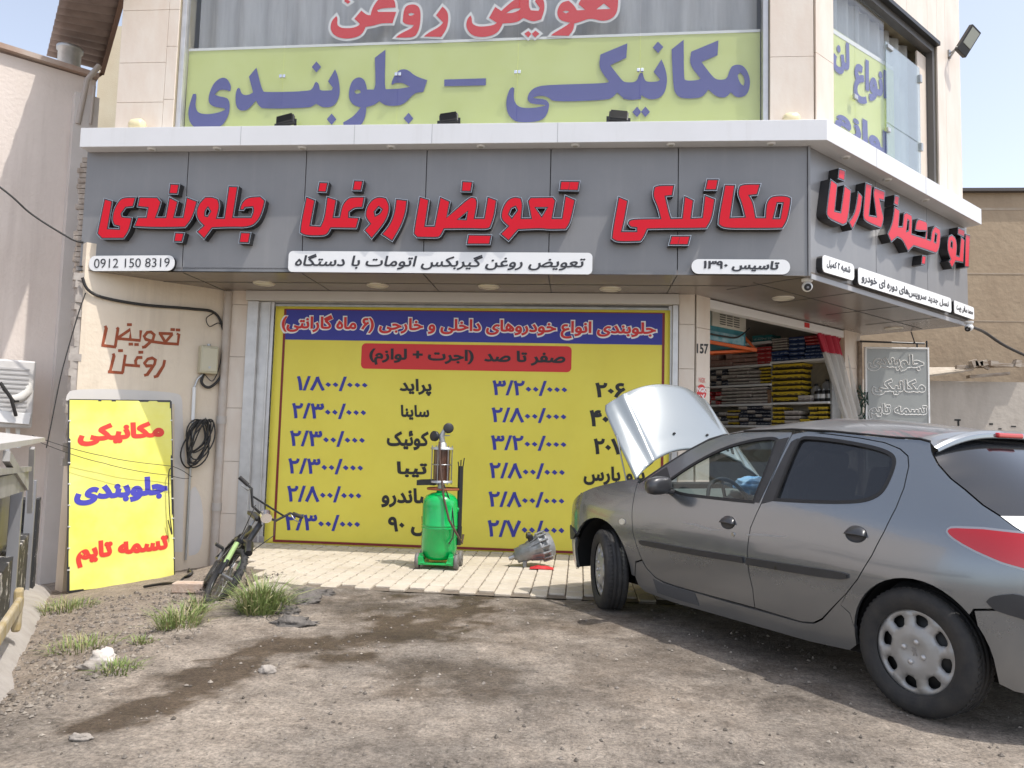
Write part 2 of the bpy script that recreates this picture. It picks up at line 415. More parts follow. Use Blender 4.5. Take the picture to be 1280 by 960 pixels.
def build_ground():
    xs = []; x = -7.0
    while x < 9: xs.append(x); x += .045 if -4.4 < x < 4 else .12
    ys = []; y = 1.6
    while y < 14: ys.append(y); y += .04 if y < 7.3 else .11
    far = [400., 60., 25.]
    xs = [-f for f in far]+xs+[f for f in far[::-1]]; ys = [-400., -60., -12.]+ys+[f for f in far[::-1]]
    V = []; C = []
    for y in ys:
        for x in xs:
            z = ground_z(x, y); near = -7 < x < 9 and 1.5 < y < 14
            st = 0.; asp = 1-sstep(-2.35, -2.6, x+.25*_n.noise((x*1.3, y*1.3, 0))); fr = 0.
            if near:
                q = Vector((x, y, 0)); n1 = _n.fractal(q*3, 1., 2., 4); n2 = _n.fractal(q*11, 1., 2., 3)
                d = min((segd((x, y), STAIN[i], STAIN[i+1])[0]/lerp(STW[i], STW[i+1], segd((x, y), STAIN[i], STAIN[i+1])[1]) for i in range(len(STAIN)-1)))
                st = max(0, min(1, 1.15-d*.75+1.0*n1+.5*n2))
                for c, r, a in BLOBS:
                    dd = math.hypot((x-c.x), (y-c.y)*1.2)/r; st = max(st, a*max(0, min(1, 1.25-dd*.9+1.2*n1+.5*n2)))
                fr = max(0, min(1, .5+n1*.9))
                z += .010*_n.fractal(q*2.1, 1., 2., 4)+.004*n2*(1.6 if x < -2.4 else 1.)
                if 6.12 < y < 6.75 and x > -2.3: z = min(z, -.006)
                # the broken edge of the asphalt against the dirt
                e = -2.42+.18*_n.noise((0, y*2.2, 3)); z += .035*sstep(e-.12, e, x)*(1-sstep(e, e+1.1, x))*sstep(4.4, 5.6, y)*(1-sstep(6.1, 6.3, y))
                if y > 6.14 and x > -3.4: z -= .03
            V.append((x, y, z)); C.append((st, asp, fr, 1))
    nx = len(xs); F = [(j*nx+i, j*nx+i+1, (j+1)*nx+i+1, (j+1)*nx+i) for j in range(len(ys)-1) for i in range(nx-1)]
    me = bpy.data.meshes.new('ground'); me.from_pydata(V, [], F); me.polygons.foreach_set('use_smooth', [True]*len(F))
    a = me.color_attributes.new('wear', 'FLOAT_COLOR', 'POINT'); a.data.foreach_set('color', [c for q in C for c in q])
    def ex(nt, b, src):
        L = nt.links.new; N = nt.nodes.new
        at = N('ShaderNodeAttribute'); at.attribute_name = 'wear'; sp = N('ShaderNodeSeparateColor'); L(at.outputs['Color'], sp.inputs[0])
        def noise(sc, det=6, ro=.65):
            n = N('ShaderNodeTexNoise'); n.inputs['Scale'].default_value = sc; n.inputs['Detail'].default_value = det; n.inputs['Roughness'].default_value = ro; L(src, n.inputs['Vector']); return n.outputs[0]
        def ramp(s, stops):
            r = N('ShaderNodeValToRGB'); e = r.color_ramp.elements
            while len(e) < len(stops): e.new(.5)
            for k, (p, c) in enumerate(stops): e[k].position = p; e[k].color = (*c, 1)
            L(s, r.inputs[0]); return r.outputs[0]
        def mix(f, a_, b_, mode='MIX'):
            m = N('ShaderNodeMix'); m.data_type = 'RGBA'; m.blend_type = mode
            if isinstance(f, float): m.inputs[0].default_value = f
            else: L(f, m.inputs[0])
            for k, s in ((6, a_), (7, b_)):
                if isinstance(s, tuple): m.inputs[k].default_value = (*s, 1)
                else: L(s, m.inputs[k])
            return m.outputs[2]
        big = noise(.75, 10, .68); mid = noise(5, 8, .7); fine = noise(60, 6, .75); grit = noise(190, 3, .6)
        asph = ramp(mid, [(.3, (.135, .115, .096)), (.5, (.20, .173, .146)), (.7, (.265, .235, .20))])
        dust = ramp(mid, [(.3, (.285, .24, .195)), (.7, (.42, .362, .30))])
        bigf = ramp(big, [(.42, (0, 0, 0)), (.60, (1, 1, 1))])
        asph = mix(bigf, asph, dust)
        dirt = ramp(mid, [(.3, (.235, .192, .153)), (.55, (.31, .26, .212)), (.75, (.40, .345, .285))])
        base = mix(sp.outputs[1], dirt, asph)
        gr = ramp(fine, [(.28, (.30, .285, .27)), (.5, (.92, .92, .92)), (.72, (1.5, 1.47, 1.43))])
        base = mix(.9, base, gr, 'MULTIPLY'); g2 = ramp(noise(17, 8, .7), [(.3, (.62, .61, .60)), (.5, (1, 1, 1)), (.7, (1.22, 1.21, 1.2))]); base = mix(.9, base, g2, 'MULTIPLY')
        vo = N('ShaderNodeTexVoronoi'); vo.inputs['Scale'].default_value = 62; vo.inputs['Randomness'].default_value = 1; L(src, vo.inputs['Vector'])
        pb = ramp(vo.outputs['Distance'], [(.0, (1, 1, 1)), (.16, (1, 1, 1)), (.22, (0, 0, 0))])
        vc = N('ShaderNodeSeparateColor'); L(vo.outputs['Color'], vc.inputs[0])
        mm = N('ShaderNodeMath'); mm.operation = 'GREATER_THAN'; mm.inputs[1].default_value = .72; L(vc.outputs[0], mm.inputs[0])
        m3 = N('ShaderNodeMath'); m3.operation = 'MULTIPLY'; L(pb, m3.inputs[0]); L(mm.outputs[0], m3.inputs[1])
        pc = ramp(vc.outputs[1], [(.0, (.10, .085, .07)), (.5, (.28, .25, .22)), (1., (.42, .38, .33))])
        base = mix(m3.outputs[0], base, pc)
        sf = N('ShaderNodeMath'); sf.operation = 'MULTIPLY_ADD'; sf.inputs[1].default_value = 1.25; L(sp.outputs[0], sf.inputs[0])
        m5 = N('ShaderNodeMath'); m5.operation = 'MULTIPLY_ADD'; m5.inputs[1].default_value = 1.3; m5.inputs[2].default_value = -.65; L(noise(9, 10, .75), m5.inputs[0]); L(m5.outputs[0], sf.inputs[2])
        cl = N('ShaderNodeMath'); cl.operation = 'MULTIPLY'; cl.use_clamp = True; L(sf.outputs[0], cl.inputs[0]); cl.inputs[1].default_value = 1.0
        stained = mix(.95, base, (.27, .225, .185), 'MULTIPLY')
        fin = mix(cl.outputs[0], base, stained); L(fin, b.inputs['Base Color'])
        rr = N('ShaderNodeMapRange'); rr.inputs[3].default_value = .92; rr.inputs[4].default_value = .62; L(cl.outputs[0], rr.inputs[0]); L(rr.outputs[0], b.inputs['Roughness'])
        b.inputs['Specular IOR Level'].default_value = .3
        ad = N('ShaderNodeMath'); ad.operation = 'ADD'; L(fine, ad.inputs[0]); L(m3.outputs[0], ad.inputs[1])
        a2 = N('ShaderNodeMath'); a2.operation = 'MULTIPLY_ADD'; a2.inputs[1].default_value = .5; L(grit, a2.inputs[0]); L(ad.outputs[0], a2.inputs[2])
        bp = N('ShaderNodeBump'); bp.inputs['Strength'].default_value = .8; bp.inputs['Distance'].default_value = .012; L(a2.outputs[0], bp.inputs['Height']); L(bp.outputs[0], b.inputs['Normal'])
    me.materials.append(mat('ground dirt and asphalt', (.25, .21, .18), .9, extra=ex))
    o = bpy.data.objects.new('ground', me); COL.objects.link(o); tag(o, kind='structure')
build_ground()

YW, YS, YU = 8.5625, 7.5655, 7.6655      # shutter wall, sign fascia, upper storey
ZS = 2.925                               # soffit
def build_paving():
    mb = MB(); r = random.Random(3)
    pw, pl = .145, .225
    left = lambda y: interp(y, [6.4, 6.7, 7.3, 8.6], [-2.72, -2.95, -3.35, -3.80])
    ymin = lambda x: 6.16+.03*math.sin(x*2.1)-.05*sstep(-1.2, -2.8, x)*0
    x = -4.0; k = 0
    zig = lambda y: .028*(1 if int(math.floor(y/.115)) % 2 else -1)
    while x < 3.2:
        j = 0; y = 6.10+(k % 2)*pl*.5
        while y < YW-.01:
            y1 = min(y+pl, YW-.01); xa = x; xb = x+pw; xm = (xa+xb)/2
            if xa > left(y)-.08*r.random() and y >= ymin(xm)-.02 and not (xm > 1.15 and y-(xm-1.25) > 8.45):
                g = .0045; s = .016 if (j+k) % 2 else -.016
                t = r.uniform(-.002, .002); za = .004+t; zb = -.03; c = .007
                pa = [(xa+g, y+g), (xb-g, y+g), (xb-g+s*.0, y1-g), (xa+g, y1-g)]
                mid = (y+y1)/2; q_ = .016; h_ = .009; pts = [(xa+g+q_*.6, y+h_), (xb-g-q_*.6, y+h_), (xb-g, y+h_+q_), (xb-g, y1-h_-q_), (xb-g-q_*.6, y1-h_), (xa+g+q_*.6, y1-h_), (xa+g, y1-h_-q_), (xa+g, y+h_+q_)]
                cx, cy = sum(p[0] for p in pts)/8, mid
                top = [(p[0]+(cx-p[0])*.035, p[1]+(cy-p[1])*.09, za) for p in pts]; bot = [(p[0], p[1], za-c) for p in pts]; low = [(p[0], p[1], zb) for p in pts]
                mb.add(top+bot+low, [tuple(range(8))]+[(8+i, 8+(i+1) % 8, (i+1) % 8, i) for i in range(8)]+[(16+i, 16+(i+1) % 8, 8+(i+1) % 8, 8+i) for i in range(8)])
            y += pl; j += 1
        x += pw; k += 1
    m = mat('cream paving block', (.46, .40, .31), .85, col2=(.58, .52, .43), nscale=3.5, namt=1., bump=.3, bscale=70, extra=streaks(.45, (.30, .24, .17), 1.6, 1.6, .5, .72))
    o = mb.build('paving', m); tag(o, kind='structure')
    b = MB(); b.add([(-3.8, YW, -.012), (-2.72, 6.2, -.012), (3.0, 6.2, -.012), (3.0, YW+2.5, -.012), (.9, YW, -.012)], [(0, 1, 2, 3, 4)])
    o = b.build('paving_bed', mat('sand joint', (.13, .105, .08), .95, col2=(.19, .155, .12), nscale=30)); tag(o, kind='structure')
build_paving()
def prism(mb, foot, z0, z1):
    n = len(foot); a = area(foot)
    if a < 0: foot = foot[::-1]
    vs = [(p[0], p[1], z0) for p in foot]+[(p[0], p[1], z1) for p in foot]
    return mb.add(vs, [tuple(range(n))[::-1], tuple(range(n, 2*n))]+[(i, (i+1) % n, n+(i+1) % n, n+i) for i in range(n)])
def along(p, d, t, off=0., nrm=None):
    return Vector((p[0]+d[0]*t+(nrm[0]*off if nrm else 0), p[1]+d[1]*t+(nrm[1]*off if nrm else 0), 0))
def slabs(mb, p, d, nrm, t0, t1, z0, z1, hs, th=.02, gap=.004, ws=None):
    """stone slabs hung on a wall line p+d*t, outward normal nrm"""
    ws = ws or [t1-t0]
    t = t0; k = 0
    d = Vector((d[0], d[1], 0)); nrm = Vector((nrm[0], nrm[1], 0)); M = Matrix((d, nrm, Vector((0, 0, 1)))).transposed()
    while t < t1-.01:
        wd = min(ws[k % len(ws)], t1-t); z = z0; j = k
        while z < z1-.01:
            h = min(hs[j % len(hs)], z1-z); c = along(p, d, t+wd/2)+nrm*(th/2)+Vector((0, 0, z+h/2))
            mb.box(c, (wd-gap, th, h-gap), M); z += h; j += 1
        t += wd; k += 1

# ------------------------------------------------------------------ the shop building
B = thing('shop_building', 'corner shop building with grey sign band, marble pilasters and large upper windows', 'building', (-1.4, YW, 0))
UC = Vector((2.295, YU, 0))        # upper corner of front and angled face
SC = Vector((2.21, YS, 0))         # corner of the sign band
GC = Vector((1.262, YW, 0))        # ground floor corner
FX = Vector((1, 0, 0)); FN = Vector((0, -1, 0))
LW0, LW1 = Vector((-5.245, 7.50, 0)), Vector((-4.183, YW, 0))
# ground floor walls -------------------------------------------------
m = MB()
prism(m, [LW0.to_2d(), LW1.to_2d(), (LW1.x, LW1.y+.3), (LW0.x-.18, LW0.y+.14)], -.7, ZS+.3)
m.build('side_wall', MT['plaster'], B)
m = MB(); slabs(m, (-4.183, YW), (1, 0), (0, -1), 0, .275, -.3, ZS+.02, [.62, .6]); m.build('shutter_pier', MT['marble'], B, bevel=.002); m = MB()
slabs(m, (1.085, YW), (1, 0), (0, -1), 0, .177, 0, ZS+.02, [.52, .5, .55]); m.build('door_pier', MT['marble'], B, bevel=.002)
m = MB(); prism(m, [(-4.2, YW+.021), (-3.91, YW+.021), (-3.91, YW+.5), (-4.2, YW+.5)], -.3, ZS+.1); m.build('pier_core', MT['beige'], B); m = MB()
prism(m, [(1.085, YW+.021), (1.24, YW+.021), (1.42, YW+.2), (1.42, YW+.5), (1.085, YW+.5)], -.1, ZS+.1)
m.build('pier_core', MT['beige'], B)
m = MB(); slabs(m, (GC.x, GC.y), D45, N45, 0.012, .262, 0, ZS+.02, [.66, .6, .64]); m.build('corner_pier', MT['marble'], B, bevel=.002)
m = MB(); slabs(m, (GC.x, GC.y), D45, N45, 3.42, 3.88, -.1, ZS+.02, [.8, .9], ws=[.32, .14])
m.build('end_pier', MT['marble'], B, bevel=.002)
m = MB(); e = GC+D45*3.42; f = GC+D45*3.88; prism(m, [e.to_2d(), f.to_2d(), (f-N45*.5).to_2d(), (e-N45*.5).to_2d()], -.1, ZS+.1); m.build('pier_core', MT['beige'], B)
m = MB(); m.beam(along(GC, D45, .26, -.05, N45)+Vector((0, 0, 2.865)), along(GC, D45, 3.42, -.05, N45)+Vector((0, 0, 2.865)), .11, .10); m.build('lintel', MT['white'], B, bevel=.004)
m = MB(); m.beam(along(GC, D45, 2.35, .012, N45)+Vector((0, 0, 2.87)), along(GC, D45, 2.46, .012, N45)+Vector((0, 0, 2.87)), .012, .06); m.build('lintel_tag', MT['redink'], B)
# the room behind the angled opening
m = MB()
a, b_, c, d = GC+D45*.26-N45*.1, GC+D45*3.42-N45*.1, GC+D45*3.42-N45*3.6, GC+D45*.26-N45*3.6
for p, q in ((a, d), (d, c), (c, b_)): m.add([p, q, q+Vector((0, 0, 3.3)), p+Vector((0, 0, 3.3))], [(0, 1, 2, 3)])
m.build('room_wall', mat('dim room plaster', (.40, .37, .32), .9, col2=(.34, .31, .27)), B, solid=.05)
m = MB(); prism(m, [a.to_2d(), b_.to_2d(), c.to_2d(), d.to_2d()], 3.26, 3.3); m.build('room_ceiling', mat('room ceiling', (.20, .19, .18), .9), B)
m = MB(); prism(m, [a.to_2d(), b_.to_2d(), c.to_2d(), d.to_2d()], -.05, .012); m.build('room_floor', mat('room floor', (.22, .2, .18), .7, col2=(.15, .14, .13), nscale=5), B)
# soffit ---------------------------------------------------------------
m = MB(); prism(m, [(-5.36, YS), (SC.x, YS), (5.11, YS+2.9), (4.10, 11.5), (1.5, 8.95), (GC.x-.02, YW+.05), (-4.18, YW+.05), (-5.36, 7.44+.08)], ZS, ZS+.05)
m.build('soffit', MT['soffit'], B)
m = MB(); sx = [atY(px, 200, YS).x for px in (235.5, 383, 533.5, 688.5, 848)]
for x in sx: m.beam((x, YS+.03, ZS-.001), (x, YW-.02, ZS-.001), .008, .004)
m.beam((-5.2, 8.06, ZS-.001), (1.72, 8.06, ZS-.001), .008, .004)
for t in (.02, 1.05, 2.15, 3.2): p = SC+D45*t; m.beam(p-N45*.03+Vector((0, 0, ZS-.001)), p-N45*.95+Vector((0, 0, ZS-.001)), .008, .004)
p = SC-N45*.55; m.beam(p+D45*-.1+Vector((0, 0, ZS-.001)), p+D45*4.0+Vector((0, 0, ZS-.001)), .008, .004)
m.build('soffit_joint', MT['dark'], B)
# fascia panels ---------------------------------------------------------
zt = 4.30
edges = [-5.36]+sx+[SC.x-.006]
for i in range(len(edges)-1):
    m = MB(); m.box2((edges[i]+.004, YS, ZS+.003), (edges[i+1]-.004, YS+.03, zt)); m.build('fascia_panel', MT['fascia'], B, bevel=.003)
te = [0.006, 1.03, 2.15, 4.10]; te = [.006]+[hit(px, 250, SC, N45).to_2d().__sub__(SC.to_2d()).length for px in (1094.5, 1158)]+[4.10]
Mch = Matrix((D45, N45, Vector((0, 0, 1)))).transposed()
for i in range(3):
    m = MB(); c = SC+D45*((te[i]+te[i+1])/2)-N45*.015+Vector((0, 0, (ZS+.003+zt)/2)); m.box(c, (te[i+1]-te[i]-.008, .03, zt-ZS-.003), Mch); m.build('fascia_panel', MT['fascia'], B, bevel=.003)
m = MB(); m.box2((-5.35, YS+.031, ZS+.06), (SC.x-.02, YS+.06, zt))
m.box(SC+D45*2.05-N45*.045+Vector((0, 0, (ZS+.06+zt)/2)), (4.06, .03, zt-ZS-.06), Mch)
m.box2((-5.35, YS+.06, ZS+.06), (-5.30, YS+.9, zt)); 
p = SC+D45*4.08-N45*.5; m.box(p+Vector((0, 0, (ZS+zt)/2)), (.03, .94, zt-ZS-.06), Mch); m.build('fascia_backing', MT['dark'], B)
# bottom angle of the sloping band
m = MB(); m.beam(SC+D45*.03+N45*.006+Vector((0, 0, ZS+.0)), SC+D45*4.09+N45*.006+Vector((0, 0, ZS+.0)), .012, .05)
m.build('fascia_lip', mat('grey lip', (.36, .36, .37), .4), B)
m = MB(); m.beam(SC+Vector((.004, -.006, ZS)), SC+Vector((.004, -.006, 4.26)), .02, .02, up=(0, 1, 0)); m.build('corner_trim', MT['fascia'], B)
# white ledge -----------------------------------------------------------
LB = Vector((2.345, 7.415, 0)); LE = LB+Vector((2.86, 2.86, 0))
m = MB(); prism(m, [(-5.345, 7.415), LB.to_2d(), LE.to_2d(), (LE-N45*.6).to_2d(), (1.9, 8.2), (-5.345, 8.2)], 4.232, 4.441); m.build('ledge', MT['white_panel'], B, bevel=.004)
m = MB()
for px in (301, 443, 540, 697): x = atY(px, 170, 7.415).x; m.box2((x-.002, 7.4135, 4.235), (x+.002, 7.416, 4.4405))
for t in (1.05, 2.3): p = LB+D45*t; m.box(p+Vector((0, 0, 4.337))+N45*0, (.004, .003, .205), Mch)
m.build('ledge_joint', mat('ledge joint', (.35, .35, .35), .7), B)
ORD = ['leftmost', 'second from the left', 'third from the left', 'fourth from the left', 'fifth from the left', 'sixth from the left', 'seventh from the left', 'rightmost']
LN = [0]
def ledge_light(p):
    t = thing('recessed_spot', None, 'spotlight', (p.x, p.y, 4.232), group='small spotlights under the white ledge')
    k = LN[0]; LN[0] += 1; t['label'] = 'small round spotlight under the white ledge, '+('front run, '+ORD[k] if k < 8 else 'angled run, '+['nearest the corner', 'in the middle', 'farthest from the corner'][k-8])
    m = MB(); m.lathe([(.045, 0), (.045, -.008), (.03, -.012), (.0, -.012)], (p.x, p.y, 4.232)); m.build('rim', MT['white'], t)
    m = MB(); m.lathe([(.026, -.013), (0, -.014)], (p.x, p.y, 4.232), cap=False); m.build('lens', mat('spot lens', (.5, .48, .42), .3), t)
for px in (175, 260, 370, 484, 599, 719, 840, 966): q = hit(px, 176, (0, 0, 4.232), (0, 0, 1)); ledge_light(Vector((q.x, 7.49, 0)))
for t in (.55, 1.5, 2.5): ledge_light(LB+D45*t-N45*.09)
# upper storey ------------------------------------------------------------
Z0, Z1 = 4.40, 7.7
m = MB(); slabs(m, (-5.12, YU), (1, 0), (0, -1), 0, .66, Z0, Z1, [.42, .45, .6], ws=[.54, .12]); m.build('pilaster', MT['marble'], B, bevel=.002); m = MB()
slabs(m, (1.86, YU), (1, 0), (0, -1), 0, .432, Z0, Z1, [.80, .62]); m.build('pilaster', MT['marble'], B, bevel=.002)
m = MB(); slabs(m, UC, D45, N45, .012, .375, Z0, Z1, [.85, .7]); m.build('pilaster', MT['marble'], B, bevel=.002); m = MB(); slabs(m, UC, D45, N45, 3.07, 3.83, Z0, Z1, [3.3], ws=[.26, .5]); slabs(m, UC, D45, N45, .375, 3.07, 6.45, Z1, [1.3], ws=[.6])
m.build('pilaster', MT['marble'], B, bevel=.002)
m = MB(); yb = YU+.022
prism(m, [(-5.12, yb), (-4.46, yb), (-4.46, yb+.3), (-5.12, yb+.3)], Z0, Z1)
u = lambda t, o=.003: (UC+D45*t-N45*o).to_2d()
prism(m, [(1.86, yb), (2.28, yb), u(.375), u(.375, .3), (1.86, yb+.3)], Z0, Z1); prism(m, [u(3.09), u(3.82), u(3.82, 1.5), u(3.09, .4)], Z0, Z1); prism(m, [u(.376), u(3.09), u(3.09, .3), u(.376, .3)], 6.47, Z1)
prism(m, [(-4.46, yb), (1.86, yb), (1.86, yb+.3), (-4.46, yb+.3)], 6.75, Z1); prism(m, [(-5.12, yb), (-5.0, yb), (-5.0, 12), (-5.12, 12)], Z0, Z1)
m.build('upper_wall', MT['beige'], B)
m = MB(); prism(m, [(-5.1, yb), (2.28, yb), u(3.82, .02), (1.5, 12.5), (-5.1, 12.5)], Z1, Z1+.2); m.build('roof', MT['greywall'], B)
m = MB(); prism(m, [(-5.0, 8.2), (2.0, 8.2), (4.6, 10.9), (2.2, 12.4), (-5.0, 12.4)], Z0+.0, Z0+.04); m.build('upper_floor', MT['dark'], B)
m = MB(); m.box2((-5.0, 9.2, Z0), (2.0, 9.25, Z1)); q = UC+D45*1.7-N45*1.6; m.box(q+Vector((0, 0, 6)), (4.2, .05, 3.3), Mch); m.build('back_partition', mat('dim partition', (.3, .29, .28), .9), B)
# front window
def frame_part(name, boxes, mm, par):
    m = MB()
    for a, b in boxes: m.box2(a, b)
    return m.build(name, mm, par, bevel=.003)
yf = YU+.05
wnd = frame_part('window', [((-4.455, yf-.03, Z0), (-4.40, yf+.05, 6.75)), ((1.80, yf-.03, Z0), (1.855, yf+.05, 6.75)), ((-4.40, yf-.03, 6.70), (1.80, yf+.05, 6.75)), ((-4.40, yf-.03, Z0), (1.80, yf+.05, Z0+.045))], MT['alu'], B)
gx = [-4.40]+[atY(px, 90, YU+.06).x for px in (354, 498, 647, 800)]+[1.80]
for i in range(5):
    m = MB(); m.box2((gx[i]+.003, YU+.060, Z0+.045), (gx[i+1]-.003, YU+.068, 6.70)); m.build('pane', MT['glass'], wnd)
for i in range(1, 5):
    m = MB(); z = atY(gx[i], 88, YU).z if False else 5.12; m.box2((gx[i]-.035, YU+.035, z-.018), (gx[i]-.004, YU+.059, z+.018)); m.box2((gx[i]+.004, YU+.035, z-.018), (gx[i]+.035, YU+.059, z+.018)); m.build('glass_clamp', MT['chrome'], wnd, bevel=.003)
m = MB()
m.grid(lambda a, b: Vector((-4.4+6.2*a, YU+.30+.035*math.sin(a*120)+.02*math.sin(a*47+1), Z0+.05+2.3*b)), 420, 1); m.build('curtain', MT['curtain'], wnd)
# angled window
wn2 = MB()
for t, wd, z0, z1 in ((.40, .05, Z0, 6.45), (3.03, .07, Z0, 6.45)): wn2.box(UC+D45*t-N45*.06+Vector((0, 0, (z0+z1)/2)), (wd, .1, z1-z0), Mch)
wn2.box(UC+D45*1.72-N45*.06+Vector((0, 0, 6.40)), (2.56, .1, .1), Mch)
w2 = wn2.build('window', mat('dark window frame', (.10, .095, .09), .4), B, bevel=.003)
m = MB(); m.box(UC+D45*1.72-N45*.02+Vector((0, 0, 6.455)), (2.70, .16, .05), Mch); m.build('window_head', MT['black'], w2)
m = MB(); m.box(UC+D45*2.86-N45*.10+Vector((0, 0, (Z0+6.3)/2)), (.26, .02, 6.3-Z0), Mch); m.build('jamb', MT['marble'], w2)
for t0, t1 in ((.43, 1.02), (1.03, 1.75)):
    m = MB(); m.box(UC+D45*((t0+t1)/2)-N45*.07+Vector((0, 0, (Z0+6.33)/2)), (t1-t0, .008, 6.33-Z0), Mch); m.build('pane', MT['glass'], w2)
for z0, z1 in ((Z0, 5.06), (5.07, 6.05)):
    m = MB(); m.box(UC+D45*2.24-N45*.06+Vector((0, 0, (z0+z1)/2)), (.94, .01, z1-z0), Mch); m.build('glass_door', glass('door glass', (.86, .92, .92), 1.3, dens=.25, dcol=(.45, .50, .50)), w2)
m = MB()
for z in (5.02, 5.9): m.box(UC+D45*2.70-N45*.05+Vector((0, 0, z)), (.05, .04, .10), Mch)
m.box(UC+D45*1.86-N45*.05+Vector((0, 0, 6.0)), (.14, .03, .05), Mch); m.box(UC+D45*1.80-N45*.05+Vector((0, 0, 4.98)), (.07, .03, .05), Mch); m.box(UC+D45*1.0-N45*.055+Vector((0, 0, 5.12)), (.08, .03, .05), Mch)
m.build('hinge', MT['galv'], w2, bevel=.004)
m = MB(); m.grid(lambda a, b: UC+D45*(.43+2.3*a)-N45*(.24+.03*math.sin(a*55))+Vector((0, 0, Z0+.05+1.95*b)), 200, 1); m.build('curtain', mat('pale curtain', (.52, .54, .54), .9, col2=(.42, .44, .45), nscale=4, stretch=(5, 5, .4)), w2)
# roller shutter --------------------------------------------------------------
m = MB(); m.box2((-3.905, YW-.05, 0), (-3.775, YW+.06, 2.80)); m.box2((-3.775, YW-.0, 0), (-3.60, YW+.05, 2.80)); m.box2((-3.66, YW-.02, 0), (-3.64, YW, 2.80)); m.build('shutter_guide', MT['alu'], B, bevel=.004)
m = MB(); m.box2((1.015, YW-.05, 0), (1.075, YW+.06, 2.80)); m.box2((.975, YW, 0), (1.015, YW+.05, 2.80)); m.build('shutter_guide', MT['alu'], B, bevel=.004)
m = MB(); m.box2((-3.925, YW-.07, 2.805), (1.08, YW+.1, 2.922)); m.build('shutter_box', mat('shutter box', (.60, .57, .53), .45, .2), B, bevel=.006)
m = MB(); z = .0
while z < 2.79: 
    m.add([(-3.80, YW+.055, z), (.975, YW+.055, z), (.975, YW+.035, z+.02), (-3.80, YW+.035, z+.02), (.975, YW+.035, z+.06), (-3.80, YW+.035, z+.06), (.975, YW+.055, z+.08), (-3.80, YW+.055, z+.08)], [(0, 1, 2, 3), (3, 2, 4, 5), (5, 4, 6, 7)]); z += .08
m.build('shutter_slats', MT['galv'], B)
m = MB(); m.box2((-3.84, YW-.005, .004), (1.0, YW+.05, .075)); m.build('shutter_rail', mat('bottom rail', (.36, .33, .32), .5, .4), B, bevel=.006)
wp = lambda x, y: hit(x, y, LW1+N45*.0015, N45)
cm = mat('cement patch', (.60, .57, .55), .9, col2=(.68, .64, .60), nscale=3, namt=.9)
for pts in (((82, 500), (84, 492), (90, 487), (130, 486), (180, 488), (222, 491), (228, 497), (228, 520), (232, 580), (229, 640), (228, 690), (218, 690), (218, 505), (90, 503)), ((237, 612), (244, 608), (252, 622), (255, 660), (250, 692), (236, 695), (234, 650))):
    m = MB(); P = [wp(*q) for q in smooth_poly(pts, 2, 80)]; m.add(P, [tuple(range(len(P)))]); m.build('cement_patch', cm, B)
# left end: bare brick edge above the side wall
m = MB(); r = random.Random(5)
for k in range(22):
    z = ZS+.02+k*.058; m.box((-5.40+r.uniform(-.02, .02), YS+.10, z), (.10+r.uniform(-.03, .03), .14, .05), Matrix.Rotation(r.uniform(-.1, .1), 3, 'Z'))
m.build('broken_edge', mat('bare brick', (.26, .21, .17), .95, col2=(.42, .37, .32), nscale=14), B)
m = MB(); r = random.Random(6)
for k in range(26):
    z = .9+k*.078; m.box((LW0.x-.06+r.uniform(-.02, .01), LW0.y+.02, z), (.08+r.uniform(-.03, .04), .10, .078), Matrix.Rotation(R(45)+r.uniform(-.2, .2), 3, 'Z'))
m.build('broken_edge', mat('chipped render', (.50, .46, .42), .95, col2=(.30, .26, .23), nscale=11, namt=.9), B)
# ------------------------------------------------------------------ raised red letters
LD = .085
fY = lambda x, y: atY(x, y, YS-LD)
fC = lambda x, y: hit(x, y, SC+N45*(LD+.02), N45)
def word(name, label, org, sc, outer, holes, dots, fn, n, depth, faces=None, ang=42):
    o = traced(outer, org, sc, 2, ang); h = traced(holes, org, sc, 2, ang); d = traced(dots, org, sc, 0)
    p = fn(*o[0][0]); t = thing(name, label, 'sign letters', (p.x, p.y, ZS+.3), group='raised red words on the grey sign band')
    solid_letters('letter_body', o+d, h, fn, n, depth, MT['blackm'], t)
    f2 = lambda x, y: fn(x, y)+Vector(n).normalized()*.003
    f3 = lambda x, y: fn(x, y)+Vector(n).normalized()*.0015
    solid_letters('trim', o+d, h, f3, n, 0, MT['chrome'], t, inset=.0005)
    solid_letters('black_edge', o+d, h, lambda x, y: fn(x, y)+Vector(n).normalized()*.0022, n, 0, MT['blackm'], t, inset=.0030)
    fd = traced(faces, org, sc, 0) if faces else d
    solid_letters('red_face', o+fd, h, f2, n, 0, MT['red_face'], t, inset=.0165)
word('sign_word', 'red raised word at the right end of the front sign band, above the year plaque', (740, 200), 4.571,
 [[(148,205),(210,230),(193,330),(176,404),(250,404),(250,392),(218,388),(200,365),(208,343),(235,332),(385,330),(370,270),(340,205),(352,152),(380,140),(475,140),(463,208),(425,212),(445,300),(455,330),(510,328),(525,200),(585,228),(572,328),(625,325),(640,195),(708,222),(690,340),(655,395),(545,397),(430,397),(320,400),(300,445),(280,470),(140,475),(108,450),(112,400)],
  [(755,138),(822,140),(795,325),(868,322),(850,250),(825,190),(840,145),(870,133),(968,133),(948,203),(905,207),(925,240),(940,325),(985,325),(990,250),(1010,215),(1040,200),(1110,200),(1140,215),(1140,250),(1120,350),(1090,395),(1000,397),(920,397),(750,397),(718,370),(720,320)]],
 [[(1062,250),(1085,250),(1070,330),(1042,330)]], [[(655,107),(728,107),(714,176),(640,176)], [(450,430),(568,430),(552,490),(434,490)]], fY, (0,-1,0), LD-.002,
 [[(655,107),(728,107),(714,176),(640,176)], [(450,430),(513,430),(497,490),(434,490)], [(496,430),(568,430),(552,490),(480,490)]])
